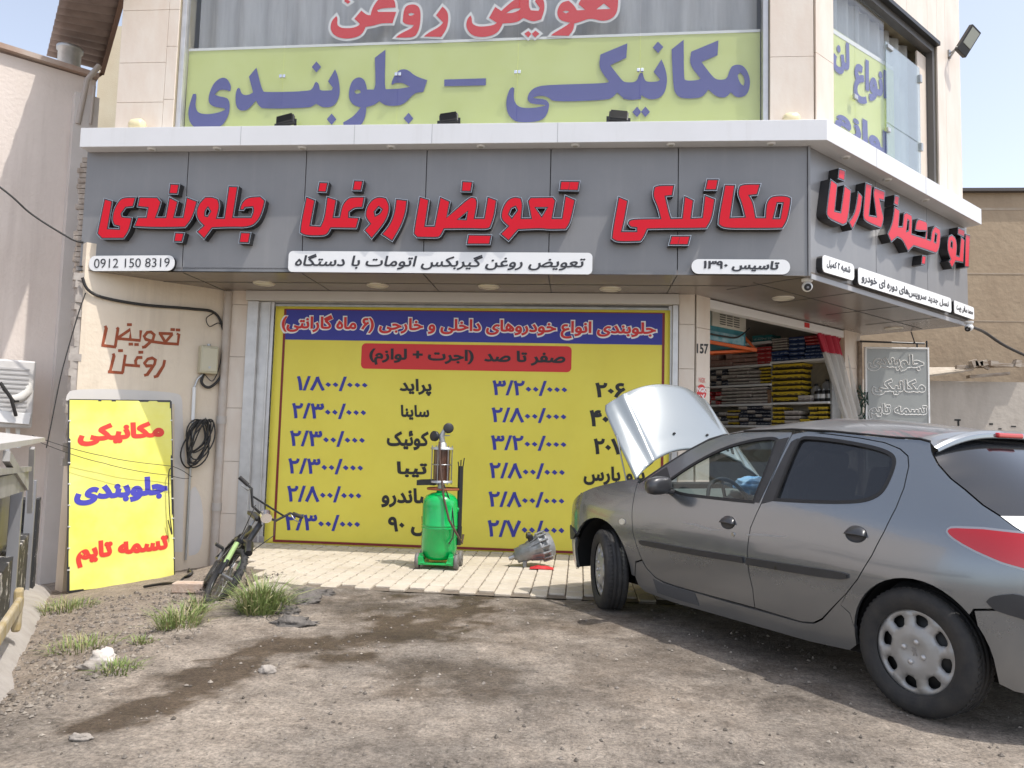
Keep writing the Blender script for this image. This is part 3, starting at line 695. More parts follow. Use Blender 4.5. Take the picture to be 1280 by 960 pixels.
word('sign_word', 'red raised word with a pair of dots above its right end, middle of the band', (510, 210), 5.565,
 [[(78,195),(152,218),(125,400),(180,400),(220,195),(298,230),(275,335),(400,220),(440,197),(475,205),(490,240),(470,345),(525,345),(550,195),(622,220),(605,340),(575,420),(545,432),(430,428),(255,430),(230,480),(205,492),(60,488),(35,460),(40,410)],
  [(640,330),(655,270),(690,215),(740,195),(790,205),(805,250),(795,345),(850,345),(828,230),(850,200),(1010,198),(1032,225),(1010,345),(1065,345),(1090,185),(1170,220),(1135,385),(1100,432),(980,435),(920,428),(770,435),(700,515),(635,460),(690,405),(650,370)]],
 [[(410,310),(400,355),(355,355)], [(745,275),(755,295),(722,340),(707,322),(722,285)], [(895,280),(960,280),(930,330)]],
 [[(1058,87),(1200,88),(1188,162),(1048,160)], [(417,460),(587,462),(572,536),(403,536)], [(373,88),(455,92),(442,170),(366,168)]], fY, (0,-1,0), LD-.002,
 [[(1058,87),(1138,87),(1126,160),(1048,160)], [(1118,87),(1200,88),(1188,162),(1106,162)], [(417,460),(510,461),(495,536),(403,536)], [(484,461),(587,462),(572,536),(470,536)], [(373,88),(455,92),(442,170),(366,168)]])
word('sign_word', 'red raised word with two single dots above it, over the longest plaque\'s left half', (360, 210), 6.737,
 [[(150,235),(235,268),(195,480),(270,485),(300,420),(325,235),(415,265),(390,410),(430,410),(450,310),(500,250),(545,238),(652,238),(632,340),(560,342),(520,375),(520,410),(608,415),(580,515),(365,512),(340,560),(300,580),(140,578),(95,545),(105,450)],
  [(645,390),(660,320),(710,255),(770,235),(830,250),(862,310),(855,390),(810,480),(705,605),(635,525),(685,470),(655,430)],
  [(905,255),(1010,268),(1000,370),(960,490),(880,625),(780,560),(850,480),(890,380)]],
 [[(765,335),(785,350),(770,380),(740,395),(735,370)]], [[(260,115),(345,118),(325,210),(243,207)], [(552,100),(640,103),(620,196),(536,194)]], fY, (0,-1,0), LD-.002)
word('sign_word', 'red raised word at the left end of the sign band, above the phone number plaque', (110, 210), 5.333,
 [[(108,200),(168,218),(138,400),(205,403),(205,393),(172,385),(155,345),(170,270),(210,205),(250,190),(325,192),(305,262),(255,268),(228,305),(232,322),(300,328),(280,420),(240,475),(90,475),(58,440),(70,380)],
  [(340,190),(465,192),(492,225),(480,270),(460,325),(515,325),(540,190),(605,222),(580,325),(630,325),(655,190),(735,220),(700,340),(650,400),(545,403),(400,402),(302,395),(330,325),(385,325),(395,270),(325,262)],
  [(715,300),(735,235),(780,190),(830,188),(870,205),(885,250),(865,330),(905,330),(935,118),(1005,120),(972,325),(1085,325),(1100,285),(1095,265),(1050,268),(1040,285),(1005,285),(1020,230),(1060,190),(1150,185),(1185,215),(1175,270),(1145,350),(1085,402),(940,400),(830,405),(775,480),(720,425),(765,385),(730,350)]],
 [[(800,270),(812,290),(795,318),(785,315),(785,290)]], [[(545,102),(615,105),(600,178),(535,176)], [(578,427),(648,430),(630,497),(568,495)], [(1015,425),(1090,428),(1075,505),(1003,502)]], fY, (0,-1,0), LD-.002)
word('sign_word', 'red raised word at the left end of the angled sign band, beside the building corner', (1020, 200), 6.4,
 [[(115,150),(172,192),(150,405),(195,415),(225,200),(280,240),(265,420),(245,510),(215,525),(110,480),(80,440),(85,380)],
  [(335,250),(370,290),(355,430),(290,560),(258,492),(310,420)],
  [(395,178),(448,198),(425,440),(480,450),(465,330),(455,270),(465,215),(552,250),(545,330),(510,320),(525,400),(545,470),(520,550),(400,500),(372,460),(380,360)]],
 [], [[(182,65),(236,82),(227,172),(173,150)]], fC, N45, LD+.017)
word('sign_word', 'red raised word in the middle of the angled sign band', (1020, 200), 6.4,
 [[(625,370),(670,400),(660,530),(690,530),(700,430),(720,415),(765,440),(770,480),(765,590),(870,622),(880,570),(820,572),(790,562),(800,490),(820,468),(880,490),(893,520),(888,632),(915,640),(925,560),(950,525),(990,550),(998,600),(985,720),(960,750),(780,690),(735,735),(690,640),(650,620),(600,660),(570,590),(610,500)]],
 [[(732,482),(742,490),(738,560),(722,570)], [(953,590),(965,598),(957,660),(945,652)]], [[(628,278),(666,290),(657,372),(620,355)], [(848,760),(880,766),(872,842),(840,836)]], fC, N45, LD+.017)
word('sign_word', 'red raised word at the far right end of the angled sign band', (1020, 200), 6.4,
 [[(1050,650),(1060,610),(1085,595),(1115,620),(1128,680),(1122,762),(1145,770),(1158,612),(1188,640),(1178,825),(1115,812),(1088,870),(1060,812),(1075,790),(1050,730)],
  [(1195,590),(1232,600),(1222,862),(1188,858)]],
 [[(1080,650),(1090,660),(1088,700),(1076,690)]], [[(1136,537),(1190,562),(1185,620),(1131,594)]], fC, N45, LD+.017)

# ------------------------------------------------------------------ white plaques
def plaque(label, fn, n, q, txt, tq, depth, rad, rtl=True, ox=.03, slant=0., sx=None):
    n = Vector(n).normalized(); Q = [fn(*p) for p in q]   # TL TR BR BL
    c = sum(Q, Vector())/4; x = (Q[1]-Q[0]+Q[2]-Q[3])/2; W = x.length; x.normalize(); z = Vector((0, 0, 1)); H = ((Q[0]-Q[3]).length+(Q[1]-Q[2]).length)/2
    t = thing('name_plaque', label, 'plaque', (c.x, c.y, c.z-H/2), group='white plaques on the sign band')
    pts = []
    for sx_, sz_, a0 in ((1, 1, 0), (-1, 1, 90), (-1, -1, 180), (1, -1, 270)):
        for k in range(7):
            a = R(a0+15*k); pts.append((sx_*(W/2-rad)+rad*math.cos(a), sz_*(H/2-rad)+rad*math.sin(a)))
    for nm, d0, d1, mm, k in (('side_return', -.004, -depth, MT['blackm'], 1.), ('face', 0, -.006, MT['white'], 1.01)):
        m = MB(); vs = [c+x*a*k+z*b*k+n*d0 for a, b in pts]+[c+x*a*k+z*b*k+n*d1 for a, b in pts]; N = len(pts)
        m.add(vs, [tuple(range(N)), tuple(range(N, 2*N))[::-1]]+[(i, N+i, N+(i+1) % N, (i+1) % N) for i in range(N)]); m.build(nm, mm, t)
    lettering('lettering', txt, [fn(*p) for p in tq], mat('charcoal letters', (.03, .03, .035), .4), t, ox, lift=n*.003, rtl=rtl, slant=slant)
pY = lambda x, y: atY(x, y, YS-.05); pC = lambda x, y: hit(x, y, SC+N45*.07, N45)
plaque('rounded white plaque with a phone number under the leftmost red word', pY, FN, [(112, 319.5), (218, 319.5), (217, 338), (111.5, 339)], '0912 150 8319', [(117.5, 335.2), (212, 333.5), (212.5, 322.5), (118, 323.5)], .05, .07, False, 0.0)
plaque('longest white plaque on the front sign band, one line of dark script', pY, FN, [(362.5, 313.5), (739, 316.5), (738, 342.5), (362, 340)], 'تعویض روغن گیربکس اتومات با دستگاه', [(369, 336.5), (730, 338.5), (731, 319.5), (370, 317)], .05, .045, True, .022, .012)
plaque('short rounded white plaque with script and a year, right end of the front band', pY, FN, [(865, 324), (987, 324.5), (987, 343), (865, 342)], 'تاسیس ۱۳۹۰', [(878, 338.5), (973, 340.5), (974, 326.5), (879, 325.5)], .05, .07, True, .04, .02)
plaque('small white plaque nearest the corner on the angled sign band', pC, N45, [(1028.6, 318), (1067.6, 331), (1067.6, 350.7), (1028.6, 339.5)], 'شعبه ۲ کمیل', [(1033, 334.5), (1062.5, 344), (1063, 332), (1034, 324)], .07, .05, True, .03)
plaque('long white plaque on the angled sign band, one line of dark script', pC, N45, [(1073.5, 334), (1188.7, 373), (1188.7, 390.7), (1073.7, 355.5)], 'نسل جدید سرویس‌های دوره ای خودرو', [(1076.5, 354), (1185.5, 386), (1186, 376), (1077, 340)], .07, .04, True, .03)
plaque('small white plaque at the far right end of the angled sign band', pC, N45, [(1193, 375.5), (1217.5, 384.5), (1217.5, 399.7), (1193, 391)], 'محمد صافی چیت', [(1195.5, 389.5), (1216, 396), (1216, 386.5), (1195.5, 379)], .07, .03, True, .03)

# ------------------------------------------------------------------ upper window banners
bY = lambda x, y: atY(x, y, YU+.12)
t = thing('window_banner', 'wide lime green banner with large blue words behind the front upper window', 'banner', (-1.3, YU+.12, 4.45))
m = MB(); a, b = bY(219, 60), bY(953, 38)
za, zb = bY(225, 64).z, bY(953, 39.5).z
m.grid(lambda u, v: Vector((lerp(-4.405, 1.795, u), YU+.125+.004*math.sin(u*23)*math.sin(v*5+1), lerp(Z0+.04, lerp(za, zb, u), v))), 40, 8); m.build('sheet', MT['lime'], t)
m = MB(); m.add([(-4.405, YU+.117, za-.004), (1.795, YU+.117, zb-.004), (1.795, YU+.117, zb+.025), (-4.405, YU+.117, za+.025)], [(0, 1, 2, 3)]); m.build('hem', MT['whiteink'], t)
bL = lambda x, y: atY(x, y, YU+.112)
o1 = traced([[(150,480),(175,478),(182,500),(172,570),(180,625),(215,655),(290,660),(380,645),(437,620),(430,607),(340,595),(300,570),(287,530),(300,460),(335,385),(380,345),(420,332),(455,345),(480,385),(490,420),(482,457),(430,440),(380,445),(345,485),(380,500),(440,510),(470,530),(480,590),(470,660),(440,720),(400,770),(300,800),(180,790),(125,740),(108,670),(112,600)],
  [(715,245),(648,325),(685,465),(650,487),(610,490),(580,475),(568,430),(550,425),(535,450),(527,520),(535,590),(560,622),(600,630),(645,615),(710,540),(740,590),(775,612),(1180,602),(1220,585),(1243,560),(1243,370),(1232,385),(1215,430),(1180,455),(790,465),(770,450),(745,370)]], (220, 50), 7.111)
o2 = traced([[(82,278),(98,290),(105,330),(120,338),(185,335),(192,318),(160,275),(207,195),(225,235),(240,320),(235,380),(210,430),(170,450),(120,448),(82,425),(40,448),(-20,452),(-20,340),(40,338),(65,330),(72,300)],
  [(298,360),(305,310),(325,265),(365,245),(400,260),(415,300),(420,330),(465,330),(478,300),(472,118),(543,64),(538,300),(545,328),(640,325),(705,312),(660,285),(610,285),(585,300),(582,285),(605,230),(640,195),(690,195),(740,240),(822,268),(795,347),(750,350),(720,370),(680,415),(640,438),(545,440),(502,408),(465,435),(415,448),(412,500),(390,560),(330,600),(270,590),(260,550),(330,510),(378,450),(330,435),(303,400)],
  [(935,263),(1213,255),(1212,302),(935,308)]], (380, 50), 5.333)
h2 = traced([[(335,345),(350,330),(375,335),(378,352),(350,360)]], (380, 50), 5.333)
o3 = traced([[(148,490),(163,500),(157,570),(165,620),(200,665),(270,677),(360,672),(437,655),(430,647),(320,640),(285,615),(278,580),(300,530),(350,490),(440,470),(990,455),(1003,440),(912,320),(928,200),(1168,100),(1158,230),(1015,295),(1120,430),(1150,447),(1225,447),(1262,430),(1275,380),(1290,365),(1290,595),(1225,603),(1165,602),(1120,580),(1077,538),(1040,580),(985,605),(515,622),(470,585),(430,567),(370,568),(330,582),(345,590),(430,595),(470,625),(473,665),(455,730),(420,775),(350,800),(200,805),(140,775),(100,715),(88,640),(100,560),(125,500)]], (620, 40), 7.111)
o4 = traced([[(205,410),(225,412),(238,465),(262,488),(350,485),(372,470),(317,402),(382,297),(415,370),(432,460),(422,540),(400,595),(350,632),(270,635),(217,600),(165,638),(60,630),(60,492),(150,492),(180,470),(192,430)],
  [(570,132),(572,440),(580,470),(610,478),(690,472),(712,460),(617,342),(633,233),(863,137),(855,263),(720,320),(810,440),(850,470),(920,468),(943,440),(955,390),(980,350),(1025,340),(1070,350),(1110,400),(1132,480),(1120,560),(1090,605),(1040,620),(1000,610),(967,575),(925,620),(870,618),(830,600),(778,552),(740,605),(690,625),(560,628),(510,600),(482,540),(468,213)]], (770, 30), 6.737)
h4 = traced([[(1025,430),(1045,410),(1070,430),(1085,480),(1075,520),(1050,505),(1030,460)]], (770, 30), 6.737)
dd = [[(1248,190),(1290,240),(1248,288),(1207,240)]]
d1 = traced(dd, (220, 50), 7.111, 0)
d2 = traced([[(184,490),(216,528),(184,566),(152,528)], [(697,485),(729,523),(697,560),(664,523)]], (380, 50), 5.333, 0)
d4 = traced([[(353,147),(399,193),(355,245),(310,198)], [(178,695),(212,740),(176,785),(138,742)], [(247,695),(286,740),(248,784),(211,740)]], (770, 30), 6.737, 0)
solid_letters('lettering', o1+o2+o3+o4+d1+d2+d4, h2+h4, bL, FN, 0, MT['upblue'], t)
t = thing('window_board', 'red cut-out words with white edging hung above the lime banner in the front upper window', 'sign', (-1.3, YU+.10, 5.42))
e1 = traced([[(130,128),(142,150),(135,190),(150,212),(180,225),(260,225),(310,205),(318,190),(275,150),(330,85),(375,120),(405,122),(415,75),(445,20),(490,-30),(560,-40),(600,10),(605,60),(500,65),(455,80),(465,95),(610,95),(580,185),(490,185),(430,205),(365,215),(340,270),(290,300),(200,312),(120,290),(82,240),(90,170)],
  [(665,130),(672,80),(690,45),(740,32),(785,45),(805,90),(803,180),(785,260),(745,302),(605,300),(640,270),(735,225),(750,200),(690,195),(662,175)],
  [(980,52),(1020,90),(1028,150),(1015,230),(970,295),(830,292),(870,260),(955,215),(985,180),(928,122)]], (400, 0), 6.4)
e1h = traced([[(705,112),(730,100),(758,112),(735,125),(715,125)]], (400, 0), 6.4)
e2 = traced([[(105,112),(115,130),(115,165),(135,185),(180,195),(270,185),(297,165),(240,130),(285,50),(330,80),(360,50),(420,0),(480,-30),(530,0),(530,50),(545,75),(600,78),(610,60),(575,10),(600,-50),(640,0),(645,70),(620,140),(560,160),(490,130),(440,165),(340,170),(310,230),(260,260),(180,272),(110,255),(72,200),(80,140)],
  [(735,110),(740,60),(770,15),(820,5),(860,40),(880,75),(940,72),(890,30),(910,-10),(1000,-60),(1120,-50),(1180,-10),(1175,90),(1130,140),(1060,155),(980,130),(900,160),(860,170),(855,215),(820,260),(690,258),(710,240),(790,195),(830,165),(760,150)],
  [(525,225),(548,245),(525,272),(497,245)], [(578,222),(607,245),(575,272),(550,247)]], (570, 0), 5.818)
e2h = traced([[(365,95),(420,60),(470,60),(460,75),(410,95)], [(775,85),(800,75),(825,85),(800,97)], [(1020,68),(1075,25),(1125,65)]], (570, 0), 5.818)
e3 = traced([[(225,0),(245,15),(222,30),(195,10),(205,-40)]], (400, 0), 6.4, 0)
solid_letters('white_edge', e1+e2+e3, [], lambda x, y: atY(x, y, YU+.109), FN, .004, MT['whiteink'], t, inset=-.026)
solid_letters('red_words', e1+e2+e3, e1h+e2h, lambda x, y: atY(x, y, YU+.105), FN, 0, mat('board red', (.70, .015, .015), .5), t)
# angled window banner
cB = lambda x, y: hit(x, y, UC-N45*.115, N45); cL = lambda x, y: hit(x, y, UC-N45*.105, N45)
t = thing('window_banner', 'lime green banner with blue words behind the angled upper window', 'banner', UC+D45*1.1-N45*.11+Vector((0, 0, 4.42)))
m = MB(); p0, p1 = cB(1041, 36), cB(1117, 84)
m.add([UC+D45*.43-N45*.115+Vector((0, 0, Z0+.03)), Vector((p1.x, p1.y, Z0+.03)), p1, Vector(((UC+D45*.43-N45*.115).x, (UC+D45*.43-N45*.115).y, p0.z))], [(0, 1, 2, 3)]); m.build('sheet', MT['lime'], t)
m = MB(); k = N45*.004; m.add([Vector((p0.x, p0.y, p0.z-.05))+k, Vector((p1.x, p1.y, p1.z-.05))+k, p1+k, p0+k], [(0, 1, 2, 3)]); m.build('hem', MT['whiteink'], t)
lettering('lettering', 'انواع', [cL(1067, 126), cL(1109, 141), cL(1109, 89), cL(1068, 66)], MT['upblue'], t, .05)
lettering('lettering', 'لن', [cL(1041, 88), cL(1062, 99), cL(1062, 55), cL(1041, 43)], MT['upblue'], t, .06)
lettering('lettering', 'لوازم', [cL(1044, 166), cL(1110, 210), cL(1110, 166), cL(1044, 128)], MT['upblue'], t, .05)

# ------------------------------------------------------------------ shutter banner
sY = lambda x, y: atY(x, y, YW-.008); s1 = lambda x, y: atY(x, y, YW-.012); s2 = lambda x, y: atY(x, y, YW-.016); s3 = lambda x, y: atY(x, y, YW-.019)
t = thing('shutter_banner', 'big yellow price banner with blue heading hung on the roller shutter', 'banner', (-1.4, YW-.01, .06))
bl, br, tl, tr = sY(330.5, 686), sY(716, 697), sY(346, 382.5), sY(838, 388)
xL, xR, zB, zT = (bl.x+tl.x)/2-.01, tr.x, (sY(331, 684).z+sY(716, 695.5).z)/2, (tl.z+tr.z)/2
m = MB(); m.grid(lambda u, v: Vector((lerp(xL, xR, u), YW-.008+.0018*math.sin(u*31+v*2)*math.sin(v*9)+.0012*_n.noise((u*14, v*9, 2.)), lerp(zB, zT, v))), 60, 40); m.build('sheet', MT['yellow'], t, solid=.003)
m = MB(); xa, xb, z0, z1 = xL+.105, xR-.06, (s1(334, 678).z+s1(715, 691).z)/2, zT-.03; wd = .028
y = YW-.0125
for a, b in (((xa, z0), (xb, z0+wd)), ((xa, z1-wd*.4), (xb, z1)), ((xa, z0+wd), (xa+wd, z1-wd*.4)), ((xb-wd, z0+wd), (xb, z1-wd*.4))): m.add([(a[0], y, a[1]), (b[0], y, a[1]), (b[0], y, b[1]), (a[0], y, b[1])], [(0, 1, 2, 3)])
m.build('border', MT['maroon'], t)
hz0 = (s1(349, 424).z+s1(830, 431.5).z)/2
m = MB(); m.add([(xa+wd, YW-.0122, hz0), (xb-wd, YW-.0122, hz0), (xb-wd, YW-.0122, z1-wd*.4), (xa+wd, YW-.0122, z1-wd*.4)], [(0, 1, 2, 3)]); m.build('heading_band', MT['blue'], t)
hq = [s2(351.5, 418), s2(819.5, 425), s2(820.5, 401), s2(353, 392.5)]
HT = 'جلوبندی انواع خودروهای داخلی و خارجی (۶ ماه گارانتی)'
hc = [Vector((0, -.003, 0))]
lettering('heading_edge', HT, [hq[0]+Vector((-.02, 0, -.02)), hq[1]+Vector((.02, 0, -.02)), hq[2]+Vector((.02, 0, .02)), hq[3]+Vector((-.02, 0, .02))], MT['whiteink'], t, .09)
lettering('heading_words', HT, hq, MT['redink'], t, .035, lift=hc[0])
q = [s1(451, 460), s1(714, 466), s1(714.5, 433.5), s1(452.5, 428.5)]
m = MB(); c = sum(q, Vector())/4; W_, H_ = (q[1]-q[0]).length, (q[2]-q[1]).length; pts = []
for a_, b_, a0 in ((1, 1, 0), (-1, 1, 90), (-1, -1, 180), (1, -1, 270)):
    for k in range(6): pts.append((c.x+a_*(W_/2-.05)+.05*math.cos(R(a0+18*k)), YW-.0122, c.z+b_*(H_/2-.05)+.05*math.sin(R(a0+18*k))))
m.add(pts, [tuple(range(len(pts)))[::-1]]); m.build('red_plate', MT['redink'], t)
lettering('plate_words', 'صفر تا صد  (اجرت + لوازم)', [s2(461, 456), s2(706.5, 461), s2(707, 439.5), s2(462, 435)], MT['blackink'], t, .04)
PR = [('۱/۸۰۰/۰۰۰', 371, 459.5, 469.8, 488.2), ('۲/۳۰۰/۰۰۰', 365, 457.7, 503.4, 522.9), ('۲/۳۰۰/۰۰۰', 362.4, 456, 537.8, 557.6), ('۲/۳۰۰/۰۰۰', 360.3, 453.8, 572.5, 592), ('۲/۸۰۰/۰۰۰', 358.9, 451.6, 606.8, 627.4), ('۲/۳۰۰/۰۰۰', 356, 450, 642.6, 662.8),
 ('۳/۲۰۰/۰۰۰', 615.5, 709, 475, 494), ('۲/۸۰۰/۰۰۰', 614.4, 708, 509, 528), ('۳/۲۰۰/۰۰۰', 613.6, 708, 543.7, 562.5), ('۲/۸۰۰/۰۰۰', 611.7, 706, 578, 598), ('۲/۸۰۰/۰۰۰', 610.6, 705.5, 614, 633.7), ('۲/۷۰۰/۰۰۰', 609.5, 705.5, 649.5, 671)]
for s, l, r_, tp, bt in PR: lettering('price', s, [s1(l, bt), s1(r_, bt+1.5), s1(r_, tp+1.5), s1(l, tp)], MT['blue'], t, .024, .035)
NM = [('پراید', 499.4, 539.5, 473.3, 494.6), ('ساینا', 501, 536.6, 506, 524.7), ('کوئیک', 483.5, 536, 538, 562.6), ('تیبا', 496, 534, 576.7, 596.5), ('ساندرو', 476.4, 542, 610, 634.4), ('ال ۹۰', 485, 538, 645, 670), ('۲۰۶', 744, 782, 478, 497), ('۴۰۵', 737, 778, 512, 533), ('۲۰۷', 742, 782, 547.5, 568), ('پژو پارس', 729.5, 806, 583, 608), ('سمند', 745, 806, 620, 642)]
for s, l, r_, tp, bt in NM: lettering('car_name', s, [s1(l, bt), s1(r_, bt+.5), s1(r_, tp+.5), s1(l, tp)], MT['blackink'], t, .035, .045)

# ------------------------------------------------------------------ leaning yellow banner
wl = LW1
nb = (N45+Vector((0, 0, .10))).normalized(); P0 = wl+N45*.33+Vector((0, 0, -.35))
lB = lambda x, y: hit(x, y, P0, nb); lT = lambda x, y: hit(x, y, P0+nb*.006, nb)
Q = [lB(85.5, 740), lB(217.5, 723), lB(213.5, 501.5), lB(87, 500)]
t = thing('leaning_banner', 'tall lemon yellow banner on a thin black frame leaning against the cream side wall', 'banner', (Q[0]+Q[1])/2)
m = MB(); rr = lambda u, v: Q[0]*(1-u)*(1-v)+Q[1]*u*(1-v)+Q[2]*u*v+Q[3]*(1-u)*v
def ripple(p): return p+nb*(.008*_n.noise((p.dot(D45)*2.2, p.z*2.6, 1.))+.004*_n.noise((p.dot(D45)*7, p.z*3+p.x*4, 5.)))
def wav(u, v):
    return ripple(rr(u, v))
m.grid(wav, 24, 40); m.build('sheet', MT['lemon'], t)
m = MB()
for i in range(4): m.beam(Q[i]-nb*.012, Q[(i+1) % 4]-nb*.012, .022, .022, up=nb)
m.build('frame', MT['blackm'], t)
m = MB()
for i in range(1, 9):
    for u in (0, 1): p = rr(u, i/9); m.box(p+nb*.002, (.02, .014, .012))
m.build('tie', MT['white'], t)
mr = mat('red banner ink', (.70, .045, .03), .55); mbk = mat('blue banner ink', (.06, .055, .42), .55)
lt = lambda x, y: hit(x, y, P0+nb*.003, nb)
lettering('word', 'مکانیکی', [lt(97, 558.5), lt(205, 551), lt(205, 526), lt(97, 530)], mr, t, .06, .075, warp=ripple)
lettering('word', 'جلوبندی', [lt(92.5, 633), lt(210, 624), lt(210, 594), lt(92.5, 602)], mbk, t, .06, .075, warp=ripple)
lettering('word', 'تسمه تایم', [lt(95, 711), lt(210.5, 696), lt(210.5, 666), lt(95, 679)], mr, t, .06, .075, warp=ripple)
# painted words on the side wall
gW = lambda x, y: hit(x, y, LW1+N45*.003, N45)
def strokes(name, polys, org, sc, wpx, fn, n, m, parent):
    out = []
    for p in polys:
        P = [Vector((org[0]+x/sc, org[1]+y/sc)) for x, y in p]
        L = []; Rr = []
        for i, q in enumerate(P):
            d = (P[min(i+1, len(P)-1)]-P[max(i-1, 0)]).normalized(); nn = Vector((-d.y, d.x))
            if 0 < i < len(P)-1: k = 1/max(.5, nn.dot(Vector((-(P[i]-P[i-1]).normalized().y, (P[i]-P[i-1]).normalized().x))))
            else: k = 1
            L.append(q+nn*wpx*.5*k); Rr.append(q-nn*wpx*.5*k)
        out.append([(q.x, q.y) for q in L+Rr[::-1]])
    return solid_letters(name, out, [], fn, n, 0, m, parent)
t = thing('painted_words', 'rust red words sprayed through a stencil high on the cream side wall', 'painted sign', gW(165, 470))
strokes('lettering', [[(210,170),(225,200),(180,410)], [(165,408),(345,432)], [(335,430),(370,195)], [(355,190),(375,215)], [(350,330),(520,215),(520,330)], [(350,325),(640,350),(650,225)], [(665,435),(700,430),(800,340),(815,280),(775,245),(730,250),(690,300),(710,335),(790,360)], [(760,360),(940,385),(1040,270)], [(870,262),(1045,268)], [(890,270),(960,385)], [(930,385),(1105,395),(1120,275),(1090,270)],
  [(480,155),(540,155)], [(500,395),(555,395)], [(570,400),(625,400)], [(1015,215),(1070,218)], [(1080,220),(1135,222)],
  [(310,510),(320,540),(270,740)], [(245,735),(435,750)], [(425,750),(460,525)], [(450,650),(640,665)], [(590,660),(585,600),(610,560),(670,560)], [(690,780),(730,770),(820,640),(830,590),(790,565),(735,580),(695,630),(720,665),(790,660)], [(810,800),(850,790),(930,660),(945,590)], [(370,475),(430,475)], [(620,495),(680,495)]], (110, 390), 9.846, 3.6, gW, N45, MT['rust'], t)
# ------------------------------------------------------------------ fixtures on the building
MT['lens'] = mat('frosted lamp lens', (.70, .66, .56), .35, spec=.6)
def downlight(px, py, label):
    q = gnd(px, py, ZS-.01); t = thing('soffit_downlight', label, 'downlight', (q.x, q.y, ZS-.02), group='round downlights in the soffit')
    m = MB(); m.lathe([(.12, .02), (.12, -.004), (.112, -.012), (.098, -.014), (.095, -.006)], (q.x, q.y, ZS-.002), n=32, cap=False); m.build('rim', mat('lamp rim', (.62, .58, .5), .35, .3), t)
    m = MB(); m.lathe([(.097, 0), (.06, -.004), (.0, -.006)], (q.x, q.y, ZS-.006), n=32, cap=False); m.build('diffuser', MT['lens'], t)
for px, py, l in ((330, 355, 'round downlight at the left end of the soffit, over the shutter edge'), (472, 357.5, 'round downlight in the soffit under the long plaque, second from the left'), (611, 359, 'round downlight in the soffit over the middle of the shutter'), (763, 362, 'round downlight in the soffit over the right part of the shutter'), (979, 373.5, 'round downlight in the soffit in front of the shop opening'), (1117, 411, 'round downlight in the soffit above the hanging grey sign')):
    downlight(px, py, l)
def cctv(px, py, z, aim, label):
    q = gnd(px, py, z); t = thing('security_camera', label, 'camera', (q.x, q.y, z)); a = Vector(aim).normalized()
    m = MB(); m.lathe([(.055, 0), (.055, -.02), (.045, -.028), (.0, -.03)], (q.x, q.y, z), n=24); m.build('mount', MT['white'], t)
    c = Vector((q.x, q.y, z-.075)); m = MB(); m.sphere(c, .052, 20, 14); m.build('ball', MT['white'], t)
    m = MB(); m.cyl(c+a*.046, c+a*.060, .036, .033, 20); m.build('lens', MT['black'], t)
    m = MB(); m.lathe([(.012, .0615), (.008, .0625), (0, .0627)], c, a, n=12, cap=False); m.build('lens_glass', mat('lens glass', (.25, .25, .27), .1), t)
cctv(128, 343, ZS, (.5, -.8, -.35), 'white dome security camera under the left end of the sign band')
cctv(1009, 349, ZS, (-.15, -.9, -.3), 'white dome security camera under the corner of the sign band')
cctv(1211, 402, ZS, (-.6, -.6, -.5), 'white dome security camera under the far right end of the sign band')
def flood(px, lean, label):
    """black floodlight standing on the ledge; seen from its back"""
    p = atY(px, 152, 7.62); p.z = 4.441; t = thing('flood_light', label, 'floodlight', p)
    M = Matrix.Rotation(R(lean), 3, 'Y') @ Matrix.Rotation(R(-28), 3, 'X'); c = p+Vector((0, 0, .135))
    m = MB(); m.box(c, (.20, .045, .13), M); 
    m.build('housing', MT['black'], t, bevel=.008)
    m = MB()
    for k in range(9): m.box(c+M @ Vector((0, -.032, -.054+.0135*k)), (.17, .022, .004), M)
    m.build('cooling_fin', MT['black'], t)
    m = MB(); m.box(c+M @ Vector((0, .025, 0)), (.165, .004, .10), M); m.build('lamp_glass', MT['lens'], t)
    m = MB()
    for s in (-1, 1): m.beam(p+Vector((s*.108, 0, .0)), c+M @ Vector((s*.108, 0, 0)), .008, .03)
    m.box(p+Vector((0, 0, .006)), (.225, .035, .012)); m.build('bracket', MT['black'], t)
flood(357, -14, 'black floodlight standing on the white ledge, leftmost of the three')
flood(561, -8, 'black floodlight standing on the white ledge, under the dash between the blue words')
flood(773, 6, 'black floodlight standing on the white ledge, rightmost of the three')
t = thing('flood_light', 'black floodlight on an arm at the right edge of the marble upper wall, pointing away', 'floodlight', hit(1186, 68, UC, N45))
p = hit(1186, 68, UC+N45*.02, N45); c = p+Vector((.17, -.14, .10)); ax = Vector((.46, -.10, .80)).normalized(); nn = Vector((.45, -.85, -.15)); nn = (nn-ax*nn.dot(ax)).normalized(); s_ = nn.cross(ax)
M = Matrix((s_, nn, ax)).transposed()
m = MB(); m.box(c, (.19, .06, .36), M); m.build('housing', MT['black'], t, bevel=.008)
m = MB(); m.box(c+nn*.032+ax*.04, (.15, .006, .22), M); m.build('lamp_glass', mat('flood glass', (.38, .40, .35), .12), t)
m = MB(); m.tube([p, p+N45*.10+Vector((0, 0, .05)), c-ax*.1-s_*.09], .012, 6); m.tube([p+Vector((0, 0, -.06)), c-ax*.14+s_*.09], .012, 6); m.box(p+N45*.008, (.07, .02, .10), Mch); m.build('bracket', MT['steel'], t)
